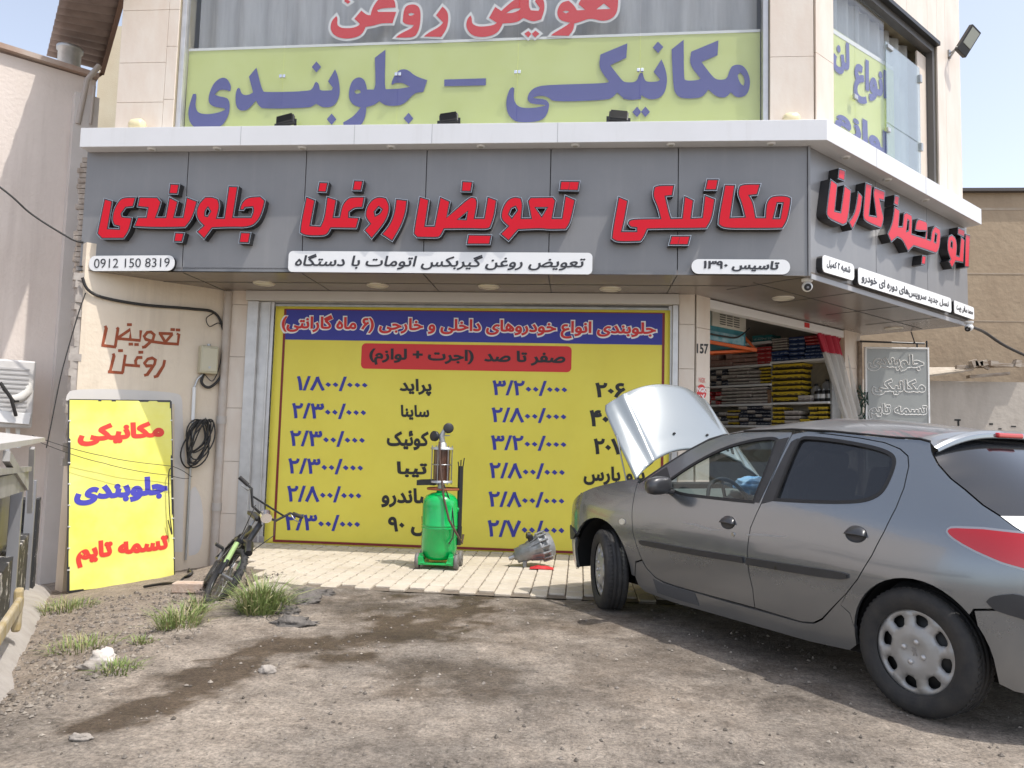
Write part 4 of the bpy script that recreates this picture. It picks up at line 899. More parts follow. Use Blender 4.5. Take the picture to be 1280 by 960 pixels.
for px, py, Y_, l in ((172, 153, 7.55, 'small cream lamp lying on the left end of the white ledge'), (989, 140, 7.60, 'small cream lamp lying on the white ledge under the right pilaster')):
    q = atY(px, py, Y_); q.z = 4.441; t = thing('bulkhead_lamp', l, 'lamp', q)
    m = MB(); m.lathe([(.0, -.075), (.05, -.075), (.07, -.05), (.072, 0), (.07, .05), (.05, .075), (0, .075)], q+Vector((0, 0, .075)), (1, 0, .05), n=20, cap=False); m.build('shade', mat('cream lamp', (.75, .65, .40), .35), t)
    m = MB(); m.box(q+Vector((0, .0, .006)), (.12, .12, .012)); m.build('base', MT['white'], t, bevel=.003)

# side wall: meter box, conduit, pipe, hose coil, cables
WL = lambda x, y, o=.0: hit(x, y, LW1+N45*o, N45)
p = WL(260, 450, .06); t = thing('meter_box', 'small beige electric box on the cream side wall beside the shutter', 'electric box', p)
m = MB(); m.box(p, (.20, .12, .32), Mch); m.build('case', mat('beige plastic', (.50, .46, .33), .5), t, bevel=.015)
m = MB(); m.box(p+N45*.062, (.17, .012, .27), Mch); m.build('cover', mat('beige cover', (.55, .51, .38), .45), t, bevel=.006); m = MB(); m.cyl(p+Vector((0, 0, .16)), p+Vector((0, 0, .185)), .02); m.cyl(p+N45*.066-Vector((0, 0, .09)), p+N45*.072-Vector((0, 0, .09)), .014); m.build('screw', MT['galv'], t)
t = thing('conduit', 'thin grey conduit running down the cream side wall below the electric box', 'pipe', WL(243, 520, .03))
m = MB(); m.tube([WL(243, 484, .03), WL(241, 525, .03)], .021, 10); m.build('sleeve', MT['white'], t)
m = MB(); m.tube([WL(256, 465, .03), WL(247, 474, .03), WL(243, 484, .03)], .012, 8); m.tube([WL(241, 525, .025), WL(232, 700, .025)], .013, 8); m.build('tube', MT['galv'], t)
t = thing('drain_pipe', 'pale vertical drain pipe in the corner beside the shutter pier', 'pipe', WL(268, 703, .06))
m = MB(); a, b = WL(283, 385, .05), WL(267, 703, .05); a = Vector((b.x, b.y, ZS-.02)); m.tube([a, b-Vector((0, 0, .1))], .048, 14); o = m.build('pipe', mat('painted pipe', (.52, .47, .42), .55, col2=(.45, .38, .32), nscale=5), t)
cm_ = mat('pipe collar', (.46, .42, .38), .5)
for z in (.35, 1.35): m = MB(); m.cyl((b.x, b.y, z), (b.x, b.y, z+.09), .056, None, 16); m.build('collar', cm_, t)
t = thing('hose_coil', 'coil of black cable hung on the cream side wall below the electric box', 'cable coil', WL(246, 585, .05))
m = MB(); c = WL(247, 553, .05); r = random.Random(2)
for k in range(10):
    rx, rz = r.uniform(.07, .125), r.uniform(.17, .275); ph = r.uniform(0, 6); sx_, sz_ = r.uniform(-.03, .03), .255-rz; tl_ = r.uniform(-.02, .10)
    m.tube([c+D45*(rx*math.cos(a)+tl_*math.sin(a)+sx_+.012*math.sin(3*a+ph))+Vector((0, 0, rz*math.sin(a)+sz_+.012*math.sin(2*a+ph)))+N45*(.008*k+.015*math.sin(a*2+ph)) for a in [2*math.pi*i/30 for i in range(30)]], .0085, 6, closed=True)
m.build('coil', MT['cable'], t); m = MB(); m.tube([WL(258, 527, .0), WL(258, 527, .09), WL(257, 522, .10)], .008, 6); m.build('hook', MT['steel'], t)
rz0 = Vector((0, 0, .012))
PNW = lambda x, y: hit(x, y, LW1+Vector((-2.0, 0, 0)), N45)
def cable(label, pts, r, n=10, sag=0, cat='cable', nm='cable'):
    P = []
    for i in range(len(pts)-1):
        for k in range(n):
            u = k/n; a = Vector(pts[max(i-1, 0)]); b = Vector(pts[i]); c = Vector(pts[i+1]); d = Vector(pts[min(i+2, len(pts)-1)])
            P.append(.5*((2*b)+(c-a)*u+(2*a-5*b+4*c-d)*u*u+(3*b-a-3*c+d)*u**3)-Vector((0, 0, sag*4*u*(1-u))))
    P.append(Vector(pts[-1])); m = MB(); m.tube(P, r, 6); o = m.build(nm, MT['cable'], None)
    tag(o, label, cat); return o
cable('thick black cable along the top of the cream side wall, dropping beside the electric box', [WL(103, 347, .03), WL(110, 362, .03), WL(130, 372, .03), WL(180, 381, .03), WL(240, 386, .03), WL(268, 391, .03), WL(279, 412, .03), WL(281, 440, .04), WL(276, 470, .05), WL(262, 484, .05), WL(252, 478, .04), WL(256, 464, .03)], .016)
cable('thin black cable looping at the upper right of the cream side wall', [WL(268, 391, .04), WL(258, 398, .05), WL(262, 408, .06), WL(274, 404, .05), WL(279, 418, .05), WL(275, 455, .06), WL(266, 476, .06), WL(256, 468, .03)], .006)
cable('thin dark cable hanging down the left edge of the cream side wall', [WL(107, 366, .03), WL(98, 392, .03), WL(84, 440, .04), WL(75, 475, .04), WL(62, 540, .04), WL(58, 560, .04)], .006)
cable('pair of thin wires crossing in front of the yellow leaning banner', [hit(40, 544, P0+nb*.10, nb), hit(130, 570, P0+nb*.10, nb), hit(216, 583, P0+nb*.10, nb), hit(240, 596, P0+nb*.03, nb)], .0035, sag=.01)
cable('lower thin wire crossing in front of the yellow leaning banner', [hit(48, 552, P0+nb*.10, nb), hit(130, 579, P0+nb*.10, nb), hit(211, 594, P0+nb*.10, nb), hit(236, 598, P0+nb*.03, nb)], .0035, sag=.01)
cable('loose black cable dangling beside the right edge of the yellow leaning banner', [hit(216, 584, P0+nb*.05, nb), hit(211, 592, P0+nb*.05, nb), hit(212, 640, P0+nb*.05, nb), hit(215, 668, P0+nb*.05, nb), hit(210, 650, P0+nb*.05, nb)], .006)
cable('black cable lying on the dirt at the foot of the cream side wall', [tg(180, 735)+rz0, tg(205, 731)+rz0, tg(222, 730)+rz0, tg(230, 724)+rz0, tg(240, 718)+rz0, tg(236, 713)+rz0], .014)
cable('black wire swooping from the left edge of the picture to the sign band', [PNW(-420, -60), atY(-120, 150, 6.7), atY(0, 234, 7.1), atY(40, 268, 7.3), atY(88, 298, 7.5), atY(104, 303, 7.56)], .011)
t = thing('loose_brick', 'pale brick lying on the dirt beside the bicycle wheel', 'brick', gnd(237, 735, -.24))
m = MB(); q = tg(237, 738); m.box(q+Vector((0, 0, .03)), (.27, .13, .085), Matrix.Rotation(R(8), 3, 'Z')); m.build('brick', mat('pale brick', (.50, .36, .27), .9, col2=(.58, .48, .40), nscale=12, bump=.4), t, bevel=.008, seg=2)
# house number and round sticker on the corner pier
pR = lambda x, y: hit(x, y, GC+N45*.0225, N45)
t = thing('house_number', 'black house number 157 on the marble corner pier', 'house number', pR(877, 440))
lettering('digits', '157', [pR(871, 441.5), pR(885.5, 443), pR(885.5, 430), pR(871, 429.5)], MT['blackink'], t, .03, rtl=False)
t = thing('round_sticker', 'round red sticker with white letters on the marble corner pier', 'sticker', pR(877, 500))
c = pR(877, 490); m = MB(); m.add([c+D45*(.088*math.cos(2*math.pi*k/36))+Vector((0, 0, .085*math.sin(2*math.pi*k/36))) for k in range(36)], [tuple(range(36))]); m.build('disc', MT['redink'], t)
lettering('letters', 'NGK', [pR(871.5, 490)+N45*.002, pR(883, 491)+N45*.002, pR(883, 484.5)+N45*.002, pR(871.5, 483.5)+N45*.002], MT['whiteink'], t, .05, rtl=False)
m = MB(); k = N45*.002
for a, b, wd in (((-.05, -.035), (-.015, -.075), .012), ((-.01, -.03), (.045, -.07), .012), ((.045, -.02), (.015, -.08), .01)): 
    a3, b3 = c+D45*a[0]+Vector((0, 0, a[1]))+k, c+D45*b[0]+Vector((0, 0, b[1]))+k; m.add([a3-D45*wd, a3+D45*wd, b3+D45*wd, b3-D45*wd], [(0, 1, 2, 3)])
m.build('stripe', MT['whiteink'], t)
lettering('small_print', 'NGK', [pR(873.5, 478), pR(882, 479), pR(882, 472.5), pR(873.5, 471.5)], mat('pink print', (.65, .25, .22), .6), t, .03, rtl=False)

# ------------------------------------------------------------------ hanging grey sign at the right
YH = 11.15
hs = lambda x, y, o=0.: atY(x, y, YH-o)
tl, tr, br_, bl_ = hs(1078, 432.5), hs(1159, 435.5), hs(1165, 545), hs(1085, 545)
x0, x1 = (tl.x+bl_.x)/2, (tr.x+br_.x)/2; zt_ = (tl.z+tr.z)/2; zb_ = .95
t = thing('hanging_sign', 'grey glass sign with outlined white script hanging under the sign band behind the car', 'sign', ((x0+x1)/2, YH, zb_))
m = MB(); m.box2((x0+.01, YH, zb_+.01), (x1-.01, YH+.03, zt_-.01)); m.build('sign_face', mat('grey sign sheet', (.27, .28, .275), .18, spec=.6, col2=(.31, .32, .31), nscale=1.2), t)
m = MB(); f = .025
for a, b in (((x0, YH-.01, zb_), (x0+f, YH+.045, zt_)), ((x1-f, YH-.01, zb_), (x1, YH+.045, zt_)), ((x0+f, YH-.01, zt_-f), (x1-f, YH+.045, zt_)), ((x0+f, YH-.01, zb_), (x1-f, YH+.045, zb_+f))): m.box2(a, b)
m.build('frame', MT['white'], t, bevel=.004)
def qh(cx0, cx1, cy0, cy1): # crop coords of the zoom used for measuring
    g = lambda X, Y_: hs(1060+X/5.818, 400+Y_/5.818, .004); return [g(cx0, cy1), g(cx1, cy1+8), g(cx1, cy0+8), g(cx0, cy0)]
# only the outlines of the letters are painted
def outlined(name, s, quad, mm, par, o0, o1, lift):
    cons, sg, s0 = contours(shape(s)); A = [offset(p, o0, o0*1.3, 1 if s0 > 0 else -1) for p in cons]
    v, tr_ = fill(A, sg)
    # boundary of the filled union
    cnt = {}
    for f_ in tr_:
        for i in range(3):
            e = (f_[i], f_[(i+1) % 3]); k_ = tuple(sorted(e)); cnt[k_] = None if k_ in cnt else e
    nxt = {}
    for e in cnt.values():
        if e: nxt.setdefault(e[0], []).append(e[1])
    loops = []
    while nxt:
        st = next(iter(nxt)); lp = [st]; cur = st
        while cur in nxt:
            n_ = nxt[cur].pop(); 
            if not nxt[cur]: del nxt[cur]
            if n_ == st: break
            lp.append(n_); cur = n_
        if len(lp) > 3: loops.append([(v[i].x, v[i].y) for i in lp])
    xs = [q[0] for p in loops for q in p]; ys = [q[1] for p in loops for q in p]; xa, xb, ya, yb2 = min(xs), max(xs), min(ys), max(ys)
    BL, BR, TR, TL = quad; m = MB()
    mp = lambda q: BL*(1-(q[0]-xa)/(xb-xa))*(1-(q[1]-ya)/(yb2-ya))+BR*((q[0]-xa)/(xb-xa))*(1-(q[1]-ya)/(yb2-ya))+TR*((q[0]-xa)/(xb-xa))*((q[1]-ya)/(yb2-ya))+TL*(1-(q[0]-xa)/(xb-xa))*((q[1]-ya)/(yb2-ya))
    for lp in loops:
        lp = clean(lp, .004)
        if len(lp) < 4: continue
        m.tube([mp(q)+lift for q in lp], o1, 4, closed=True)
    return m.build(name, mm, par)
for s, q in (('جلوبندی', qh(140, 552, 245, 368)), ('مکانیکی', qh(175, 562, 425, 545)), ('تسمه تایم', qh(150, 575, 605, 720))): outlined('outline_words', s, q, MT['whiteink'], t, .05, .0055, Vector((0, 0, 0)))
t2 = thing('sign_bracket', 'black iron bracket carrying the hanging grey sign beside the end pier', 'bracket', (x0-.02, YH, zt_))
m = MB(); m.tube([(x0-.06, YH+.02, zt_+.08), (x1-.05, YH+.02, zt_+.06)], .014, 8); m.tube([(x1-.18, YH+.02, zt_+.06), (x1-.28, YH-.1, ZS)], .008, 6); m.tube([(x1-.02, YH+.02, zt_+.1), (x1-.02, YH+.02, zt_-.02)], .012, 6); m.tube([(x1-.15, YH+.02, zt_+.07), (x1-.15, YH+.02, zt_-.01)], .012, 6); m.build('rod', MT['blackm'], t2)
m = MB(); m.tube([(x0-.05, YH+.05, 0), (x0-.05, YH+.05, zt_+.09)], .03, 10); m.build('post', mat('rusty post', (.20, .15, .11), .7, col2=(.33, .27, .22), nscale=12), t2)
t = thing('tangled_cable', 'tangle of dark green cable wound round the post beside the grey sign', 'cable', (x0-.05, YH, 1.5))
m = MB(); r = random.Random(9)
for k in range(11):
    z = 1.35+.075*k; rr_ = r.uniform(.03, .075); P = [(x0-.05+rr_*math.cos(a)+r.uniform(-.02, .02), YH-.02+rr_*.7*math.sin(a), z+.08*math.sin(a*1.5+k)+r.uniform(-.02, .02)) for a in [2*math.pi*i/10 for i in range(10)]]; m.tube(P, .009, 5, closed=True)
m.build('coil', mat('green cable', (.025, .06, .04), .5), t)

# ------------------------------------------------------------------ shop interior
Q0 = Vector((3.35, 10.9, 0)); NS = Vector((-1, -1, 0)).normalized(); DS = Vector((-1, 1, 0)).normalized()   # shelf front
sh_ = lambda x, y: hit(x, y, Q0, NS)
Ms = Matrix((DS, NS, Vector((0, 0, 1)))).transposed()
t = thing('shelf_unit', 'white wall shelves full of boxed car parts inside the shop', 'shelf', Q0+DS*1.)
tL = (sh_(887, 470)-Q0).dot(DS)+.35; tM = (sh_(963, 470)-Q0).dot(DS); tR = (sh_(1036, 470)-Q0).dot(DS)
zz = lambda px, py: sh_(px, py).z
SA = [(zz(925, 457), tM, tL), (zz(925, 481), tM, tL), (zz(925, 505), tM, tL), (zz(940, 531.5), tM, tL), (zz(950, 427), tM, tM+.5)]
SB = [(zz(995, 450), tR, tM), (zz(1000, 502.5), tR, tM), (zz(1000, 536), tR, tM)]
for z, ta, tb in SA+SB:
    m = MB(); m.box(Q0+DS*((ta+tb)/2)-NS*.17+Vector((0, 0, z-.015)), (tb-ta, .36, .03), Ms); m.build('shelf_board', MT['white'], t, bevel=.003)
m = MB()
for tt in (tR-.02, tM, tL): m.box(Q0+DS*tt-NS*.19+Vector((0, 0, 1.3)), (.025, .32, 2.6), Ms)
m.build('upright', MT['galv'], t)
BM = {}
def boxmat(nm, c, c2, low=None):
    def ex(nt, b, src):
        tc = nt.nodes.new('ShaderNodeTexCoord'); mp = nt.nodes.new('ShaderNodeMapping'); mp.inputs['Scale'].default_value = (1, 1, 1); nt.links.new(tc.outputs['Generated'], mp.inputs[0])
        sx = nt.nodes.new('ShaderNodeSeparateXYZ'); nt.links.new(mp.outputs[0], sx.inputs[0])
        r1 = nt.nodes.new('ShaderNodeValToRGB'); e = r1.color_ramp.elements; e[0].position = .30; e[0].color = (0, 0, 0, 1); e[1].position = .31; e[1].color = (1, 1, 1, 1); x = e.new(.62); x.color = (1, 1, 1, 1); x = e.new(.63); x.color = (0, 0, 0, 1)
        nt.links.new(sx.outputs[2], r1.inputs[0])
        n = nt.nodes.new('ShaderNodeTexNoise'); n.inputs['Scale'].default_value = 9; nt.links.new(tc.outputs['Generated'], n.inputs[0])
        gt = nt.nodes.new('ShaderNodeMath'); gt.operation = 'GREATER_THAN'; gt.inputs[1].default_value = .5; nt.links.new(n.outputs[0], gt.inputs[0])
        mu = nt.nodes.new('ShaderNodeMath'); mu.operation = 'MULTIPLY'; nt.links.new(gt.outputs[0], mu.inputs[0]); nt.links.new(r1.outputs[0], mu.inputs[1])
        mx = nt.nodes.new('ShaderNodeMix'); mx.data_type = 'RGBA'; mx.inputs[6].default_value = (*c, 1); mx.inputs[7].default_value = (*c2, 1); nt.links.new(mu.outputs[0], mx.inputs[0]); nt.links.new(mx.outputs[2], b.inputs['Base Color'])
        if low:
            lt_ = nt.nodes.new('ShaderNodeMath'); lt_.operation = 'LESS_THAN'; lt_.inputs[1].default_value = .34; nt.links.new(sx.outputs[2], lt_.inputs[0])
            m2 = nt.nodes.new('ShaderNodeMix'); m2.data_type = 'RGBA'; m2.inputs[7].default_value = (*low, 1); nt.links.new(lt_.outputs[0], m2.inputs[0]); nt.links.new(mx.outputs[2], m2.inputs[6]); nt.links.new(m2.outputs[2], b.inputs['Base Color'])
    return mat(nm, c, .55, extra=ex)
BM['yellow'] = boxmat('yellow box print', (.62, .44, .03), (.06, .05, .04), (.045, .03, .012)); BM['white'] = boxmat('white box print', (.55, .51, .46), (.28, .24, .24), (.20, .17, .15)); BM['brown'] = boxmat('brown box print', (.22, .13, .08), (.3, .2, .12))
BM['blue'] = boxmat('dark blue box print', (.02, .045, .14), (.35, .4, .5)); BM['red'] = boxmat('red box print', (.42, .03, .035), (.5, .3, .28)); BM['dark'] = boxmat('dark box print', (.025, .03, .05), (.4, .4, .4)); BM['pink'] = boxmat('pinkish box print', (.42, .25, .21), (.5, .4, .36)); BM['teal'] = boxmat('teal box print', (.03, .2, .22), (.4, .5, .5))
rb = random.Random(11)
def carton(px0, px1, pz0, z0, z1, kind, where, grp):
    ta, tb = (sh_(px1, 470)-Q0).dot(DS), (sh_(px0, 470)-Q0).dot(DS); g = .006
    dep = rb.uniform(.24, .30); off = rb.uniform(.0, .035)
    c = Q0+DS*((ta+tb)/2)-NS*(dep/2+off+.01)+Vector((0, 0, (z0+z1)/2)); c += DS*rb.uniform(-.012, .012); M = Ms @ Matrix.Rotation(rb.uniform(-.09, .09), 3, 'Z')
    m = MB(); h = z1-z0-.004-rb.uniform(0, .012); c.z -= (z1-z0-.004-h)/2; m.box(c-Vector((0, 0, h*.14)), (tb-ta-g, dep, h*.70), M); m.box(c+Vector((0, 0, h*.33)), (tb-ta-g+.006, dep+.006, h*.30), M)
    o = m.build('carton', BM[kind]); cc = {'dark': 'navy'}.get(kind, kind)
    tag(o, where, 'box', grp); return o
LV = {1: ['']}
def lv(j, n): return '' if n == 1 else (', topmost' if j == n-1 else ', lowest' if j == 0 else ', %s up' % ['', 'second', 'third', 'fourth', 'fifth', 'sixth'][j])
def cl_(i, n): return '' if n == 1 else [', left', ', right'][i]+' stack' if n == 2 else ', %s stack' % (['left', 'middle', 'right'][i] if n == 3 else ['leftmost', 'second', 'third', 'rightmost'][i])
def block(px0, px1, z0, z1, nx, nz, kind, where, grp, jit=0, skip=0):
    for i in range(nx):
        k = nz-(rb.randint(0, jit) if jit else 0)
        for j in range(k):
            a = px0+(px1-px0)*i/nx; b = px0+(px1-px0)*(i+1)/nx; kd = kind if isinstance(kind, str) else kind[(i+j) % len(kind)]
            w_ = {'dark': 'navy', 'pink': 'pinkish', 'blue': 'dark blue'}.get(kd, kd)
            carton(a, b, 0, lerp(z0, z1, j/nz), lerp(z0, z1, (j+1)/nz), kd, w_+' carton '+where+cl_(i, nx)+lv(j, k), grp)
def top(px, py): return zz(px, py)
z1a, z2a, z3a, z4a = SA[0][0], SA[1][0], SA[2][0], SA[3][0]; z1b, z2b, z3b = SB[0][0], SB[1][0], SB[2][0]
block(878, 914, z1a, top(900, 441), 4, 2, 'pink', 'under the air cooler', 'pinkish cartons on the upper left shelf', 1)
block(914, 946, z1a, top(930, 442), 2, 3, 'pink', 'on the top left shelf beside the red ones', 'flat pinkish cartons on the upper left shelf')
block(946, 963, z1a, top(955, 433), 1, 4, 'red', 'at the right end of the top left shelf', 'red cartons on the upper left shelf')
block(939, 962, SA[4][0], top(950, 418), 2, 1, 'teal', 'on the short shelf near the ceiling', 'teal cartons near the ceiling')
block(880, 908, z2a, top(890, 463), 4, 3, ['white', 'dark'], 'at the left end of the second shelf', 'small mixed cartons on the second shelf', 1)
block(908, 949, z2a, top(930, 459), 3, 5, 'white', 'in the middle of the second shelf', 'white cartons on the second shelf', 1)
block(949, 963, z2a, top(955, 459), 1, 5, 'yellow', 'in the narrow pile on the second left shelf', 'yellow cartons on the second left shelf')
block(880, 900, z3a, top(890, 489), 3, 3, ['red', 'white'], 'at the left end of the third shelf', 'red and white cartons on the third shelf', 1)
block(900, 958, z3a, top(930, 484), 3, 5, 'white', 'lying flat on the third left shelf', 'white cartons on the third shelf')
block(958, 963, z3a, top(960, 486), 1, 1, 'brown', 'standing at the right end of the third left shelf', 'brown carton on the third shelf')
block(880, 908, z4a, top(890, 509), 3, 4, ['white', 'dark'], 'at the left end of the lowest shelf', 'mixed cartons on the lowest shelf', 1)
block(908, 923, z4a, top(915, 512), 1, 5, ['yellow', 'white'], 'in the narrow striped pile on the lowest shelf', 'flat striped cartons on the lowest shelf')
block(923, 963, z4a, top(940, 507), 4, 5, ['dark', 'white', 'dark'], 'lying flat on the lowest left shelf', 'navy cartons on the lowest shelf')
block(963, 984, z1b, top(970, 438), 2, 2, 'blue', 'under the white packets, top right shelf', 'blue cartons on the upper right shelf')
block(964, 983, top(970, 438), top(970, 422), 1, 5, 'white', 'as a thin packet above blue cartons', 'white packets on the blue cartons')
block(985, 1004, z1b, top(990, 421), 1, 5, 'blue', 'in the tall pile, middle of the top right shelf', 'tall blue stack')
block(1005, 1030, z1b, top(1010, 431), 2, 4, 'blue', 'below the thin red ones, top right shelf', 'blue cartons at the right end')
block(1005, 1026, top(1010, 431), top(1010, 419), 1, 3, 'red', 'lying thin on blue cartons, top right shelf', 'red cartons on the right end')
block(964, 1002, z2b, top(980, 454), 1, 7, 'yellow', 'in the tallest yellow pile, middle right shelf', 'wide yellow cartons', 0)
block(964, 979, z3b, top(970, 508), 1, 5, 'yellow', 'left of the white ones, low right shelf', 'yellow cartons at the left of the lower right shelf')
block(979, 998, z3b, top(985, 513), 1, 4, 'white', 'between yellow piles, low right shelf', 'white cartons on the lower right shelf')
block(998, 1010, z3b, top(1000, 523), 1, 2, 'yellow', 'in the shortest pile, low right shelf', 'low yellow stack')
block(1010, 1032, z3b, top(1020, 508), 2, 5, 'yellow', 'at the right end of the low right shelf', 'yellow cartons at the right end')
block(998, 1014, z2b, top(1005, 493), 1, 1, 'white', 'standing alone beside the tallest yellow pile', 'pale carton')
for px, l in ((1018, 'dark can left of the pair beside the pale carton on the middle right shelf'), (1024, 'dark can with a white label on the middle right shelf'), (1031, 'dark can at the right end of the middle right shelf')):
    q = sh_(px, 500)-NS*.12; q.z = z2b; t = thing('oil_can', l, 'can', q)
    m = MB(); m.lathe([(.055, 0), (.058, .005), (.058, .145), (.05, .16), (.02, .165)], q, n=18); m.build('can', MT['black'], t)
    m = MB(); m.lathe([(.0592, .05), (.0592, .11)], q, n=18, cap=False); m.build('label', MT['whiteink'] if '1024' in str(px) else MT['galv'], t); m = MB(); m.cyl(q+Vector((0, 0, .16)), q+Vector((0, 0, .185)), .022); m.build('cap', MT['galv'], t)
for px, h, l in ((1008, .24, 'grey boxed part standing behind the cans'), (1022, .30, 'pale grey canister standing behind the cans')):
    q = sh_(px, 480)-NS*.27; q.z = z2b; t = thing('canister', l, 'canister', q); m = MB(); m.lathe([(.07, 0), (.075, .01), (.075, h-.05), (.04, h-.01), (.03, h)], q, n=16); m.build('body', mat('grey canister', (.33, .33, .34), .4), t); m = MB(); m.cyl(q+Vector((0, 0, h)), q+Vector((0, 0, h+.03)), .025); m.build('lid', MT['black'], t)
# air cooler on an orange bracket
ci = lambda x, y: hit(x, y, GC-N45*.55, N45)
a, b = ci(889, 440), ci(934, 385); t = thing('air_cooler', 'teal and white evaporative air cooler on an orange bracket inside the shop opening', 'air cooler', ci(910, 436))
p0, p1 = ci(880, 432), ci(933, 436); zl, zh = p1.z+.02, 3.12; u0, u1 = p0, p1; u0.z = u1.z = 0
d_ = (u1-u0); wd = d_.length; cc = (u0+u1)/2-N45*.32
teal = mat('teal sheet metal', (.02, .19, .25), .45, col2=(.05, .25, .3), nscale=8); cream = mat('cream louvre', (.60, .58, .50), .5)
m = MB(); m.box(cc+Vector((0, 0, (zl+zh)/2)), (wd, .62, zh-zl), Mch); m.build('cabinet', teal, t, bevel=.01)
m = MB(); fc = (u0+u1)/2+N45*.0
m.box(fc+D45*.06+Vector((0, 0, (zl+zh)/2+.09)), (wd-.18, .03, zh-zl-.22), Mch); m.build('front_panel', cream, t, bevel=.008)
m = MB()
for c_ in range(3):
    for k in range(15): m.box(fc+N45*.017+D45*(.06+(c_-1)*.155)+Vector((0, 0, zl+.24+k*.030)), (.12, .006, .012), Mch)
m.build('louvre', mat('louvre gap', (.10, .10, .09), .7), t)
m = MB(); m.box(fc+N45*.012+D45*.0+Vector((0, 0, zl+.07)), (wd*.8, .02, .12), Mch); m.build('tray', mat('blue tray', (.03, .25, .33), .4, col2=(.35, .5, .55), nscale=6), t)
t = thing('wall_bracket', 'orange angle iron bracket under the air cooler', 'bracket', ci(900, 440)); org = mat('orange paint', (.62, .11, .015), .5)
m = MB(); q0, q1 = ci(880, 431), ci(943, 440); q1.z = q0.z = zl-.02; q0.z = zl-.02; e0, e1 = q0+N45*.02, q1+N45*.02
m.beam(e0, e1, .04, .04); m.beam(e0-N45*.68, e1-N45*.68, .04, .04); m.beam(e1, e1-N45*.68, .04, .04); m.beam(e1, e1-D45*.16+Vector((0, 0, .42))-N45*.3, .035, .035); m.beam(e0-N45*.3, e0-N45*.1-Vector((0, 0, .09)), .03, .03); m.beam(e0-N45*.1-Vector((0, 0, .14)), e1-N45*.1-Vector((0, 0, .0)), .03, .03)
m.build('frame', org, t)
cable('dark hose sagging across the front of the air cooler', [ci(880, 417)+N45*.05, ci(900, 421)+N45*.06, ci(917, 422)+N45*.06, ci(933, 411)+N45*.05], .012)
# gathered strip curtain
cu = lambda x, y: hit(x, y, GC-N45*.05 if y < 500 else GC+N45*.13, N45)
t = thing('strip_curtain', 'clear plastic strip curtain with a red heading gathered to the right of the shop opening', 'curtain', cu(1065, 520))
TLc, TRc, BLc, BRc = cu(1020.5, 416.5), cu(1052, 423), cu(1066, 560), cu(1086, 560)
def cur(u, v):
    ue = u; p = lerp(TLc, BLc, v)*(1-ue)+lerp(TRc, BRc, v)*ue
    return p+N45*(.045*math.sin(u*34+.6*math.sin(v*3))*(1-.3*v)+.02*math.sin(u*11+2))
m = MB(); m.grid(lambda u, v: cur(u, lerp(0, .16+.012*math.sin(u*34), v)), 90, 4); m.build('heading', mat('red curtain cloth', (.42, .012, .04), .6), t)
pl = bpy.data.materials.new('clear plastic strips'); pl.use_nodes = True; nt = pl.node_tree; bs = nt.nodes['Principled BSDF']; bs.inputs['Base Color'].default_value = (.62, .60, .57, 1); bs.inputs['Roughness'].default_value = .22
tr_ = nt.nodes.new('ShaderNodeBsdfTransparent'); mx = nt.nodes.new('ShaderNodeMixShader'); mx.inputs[0].default_value = .55; nt.links.new(tr_.outputs[0], mx.inputs[1]); nt.links.new(bs.outputs[0], mx.inputs[2]); nt.links.new(mx.outputs[0], nt.nodes['Material Output'].inputs[0])
m = MB(); m.grid(lambda u, v: cur(u, lerp(.16, 1, v)), 90, 20); m.build('strips', pl, t)

# ------------------------------------------------------------------ neighbours
t = thing('neighbour_house', 'pale pink plastered house at the left, its wall receding behind the shop', 'building', (-6.6, 8.1, 0))
PN = LW1+Vector((-2.0, 0, 0)); pn = lambda x, y, o=0.: hit(x, y, PN+N45*o, N45)
zt_ = pn(60, 83).z; a = PN+D45*-9; b = pn(119, 120); b.z = 0
m = MB(); prism(m, [a.to_2d(), b.to_2d(), (b-N45*5).to_2d(), (a-N45*5).to_2d()], -2, zt_); m.build('wall', MT['pink'], t)
m = MB(); m.beam(pn(-60, 44)+N45*.0+Vector((0, 0, .03)), pn(122, 100)+Vector((0, 0, .03)), .16, .06); m.build('coping', mat('coping', (.52, .44, .38), .9, col2=(.35, .22, .16), nscale=3, namt=.8), t)
q2 = pn(84, 450, .10); q2.z = 0; m = MB(); m.box(Vector((q2.x, q2.y, 2.0)), (.26, .2, 6.6), Mch); m.build('pilaster', mat('grey blue render', (.60, .55, .51), .9, col2=(.66, .61, .57), nscale=2), t)
t = thing('rain_pipe', 'thin grey rain pipe on the pink wall beside the sign band', 'pipe', pn(100, 150, .2))
m = MB(); m.tube([pn(124, 82, .2), pn(109, 100, .2), pn(97, 155, .2)], .032, 8); m.tube([pn(118, 108, .25), pn(113, 155, .25)], .018, 8); m.build('pipe', mat('beige pipe', (.47, .41, .36), .6), t)
t = thing('chimney_pot', 'short grey chimney pot on top of the pink wall', 'chimney', pn(85, 92, -.25)); q = pn(85, 96, -.25); m = MB(); m.lathe([(.13, -.1), (.13, .32), (.15, .33), (.15, .37), (.12, .38)], q, n=16); m.build('pot', MT['galv'], t)
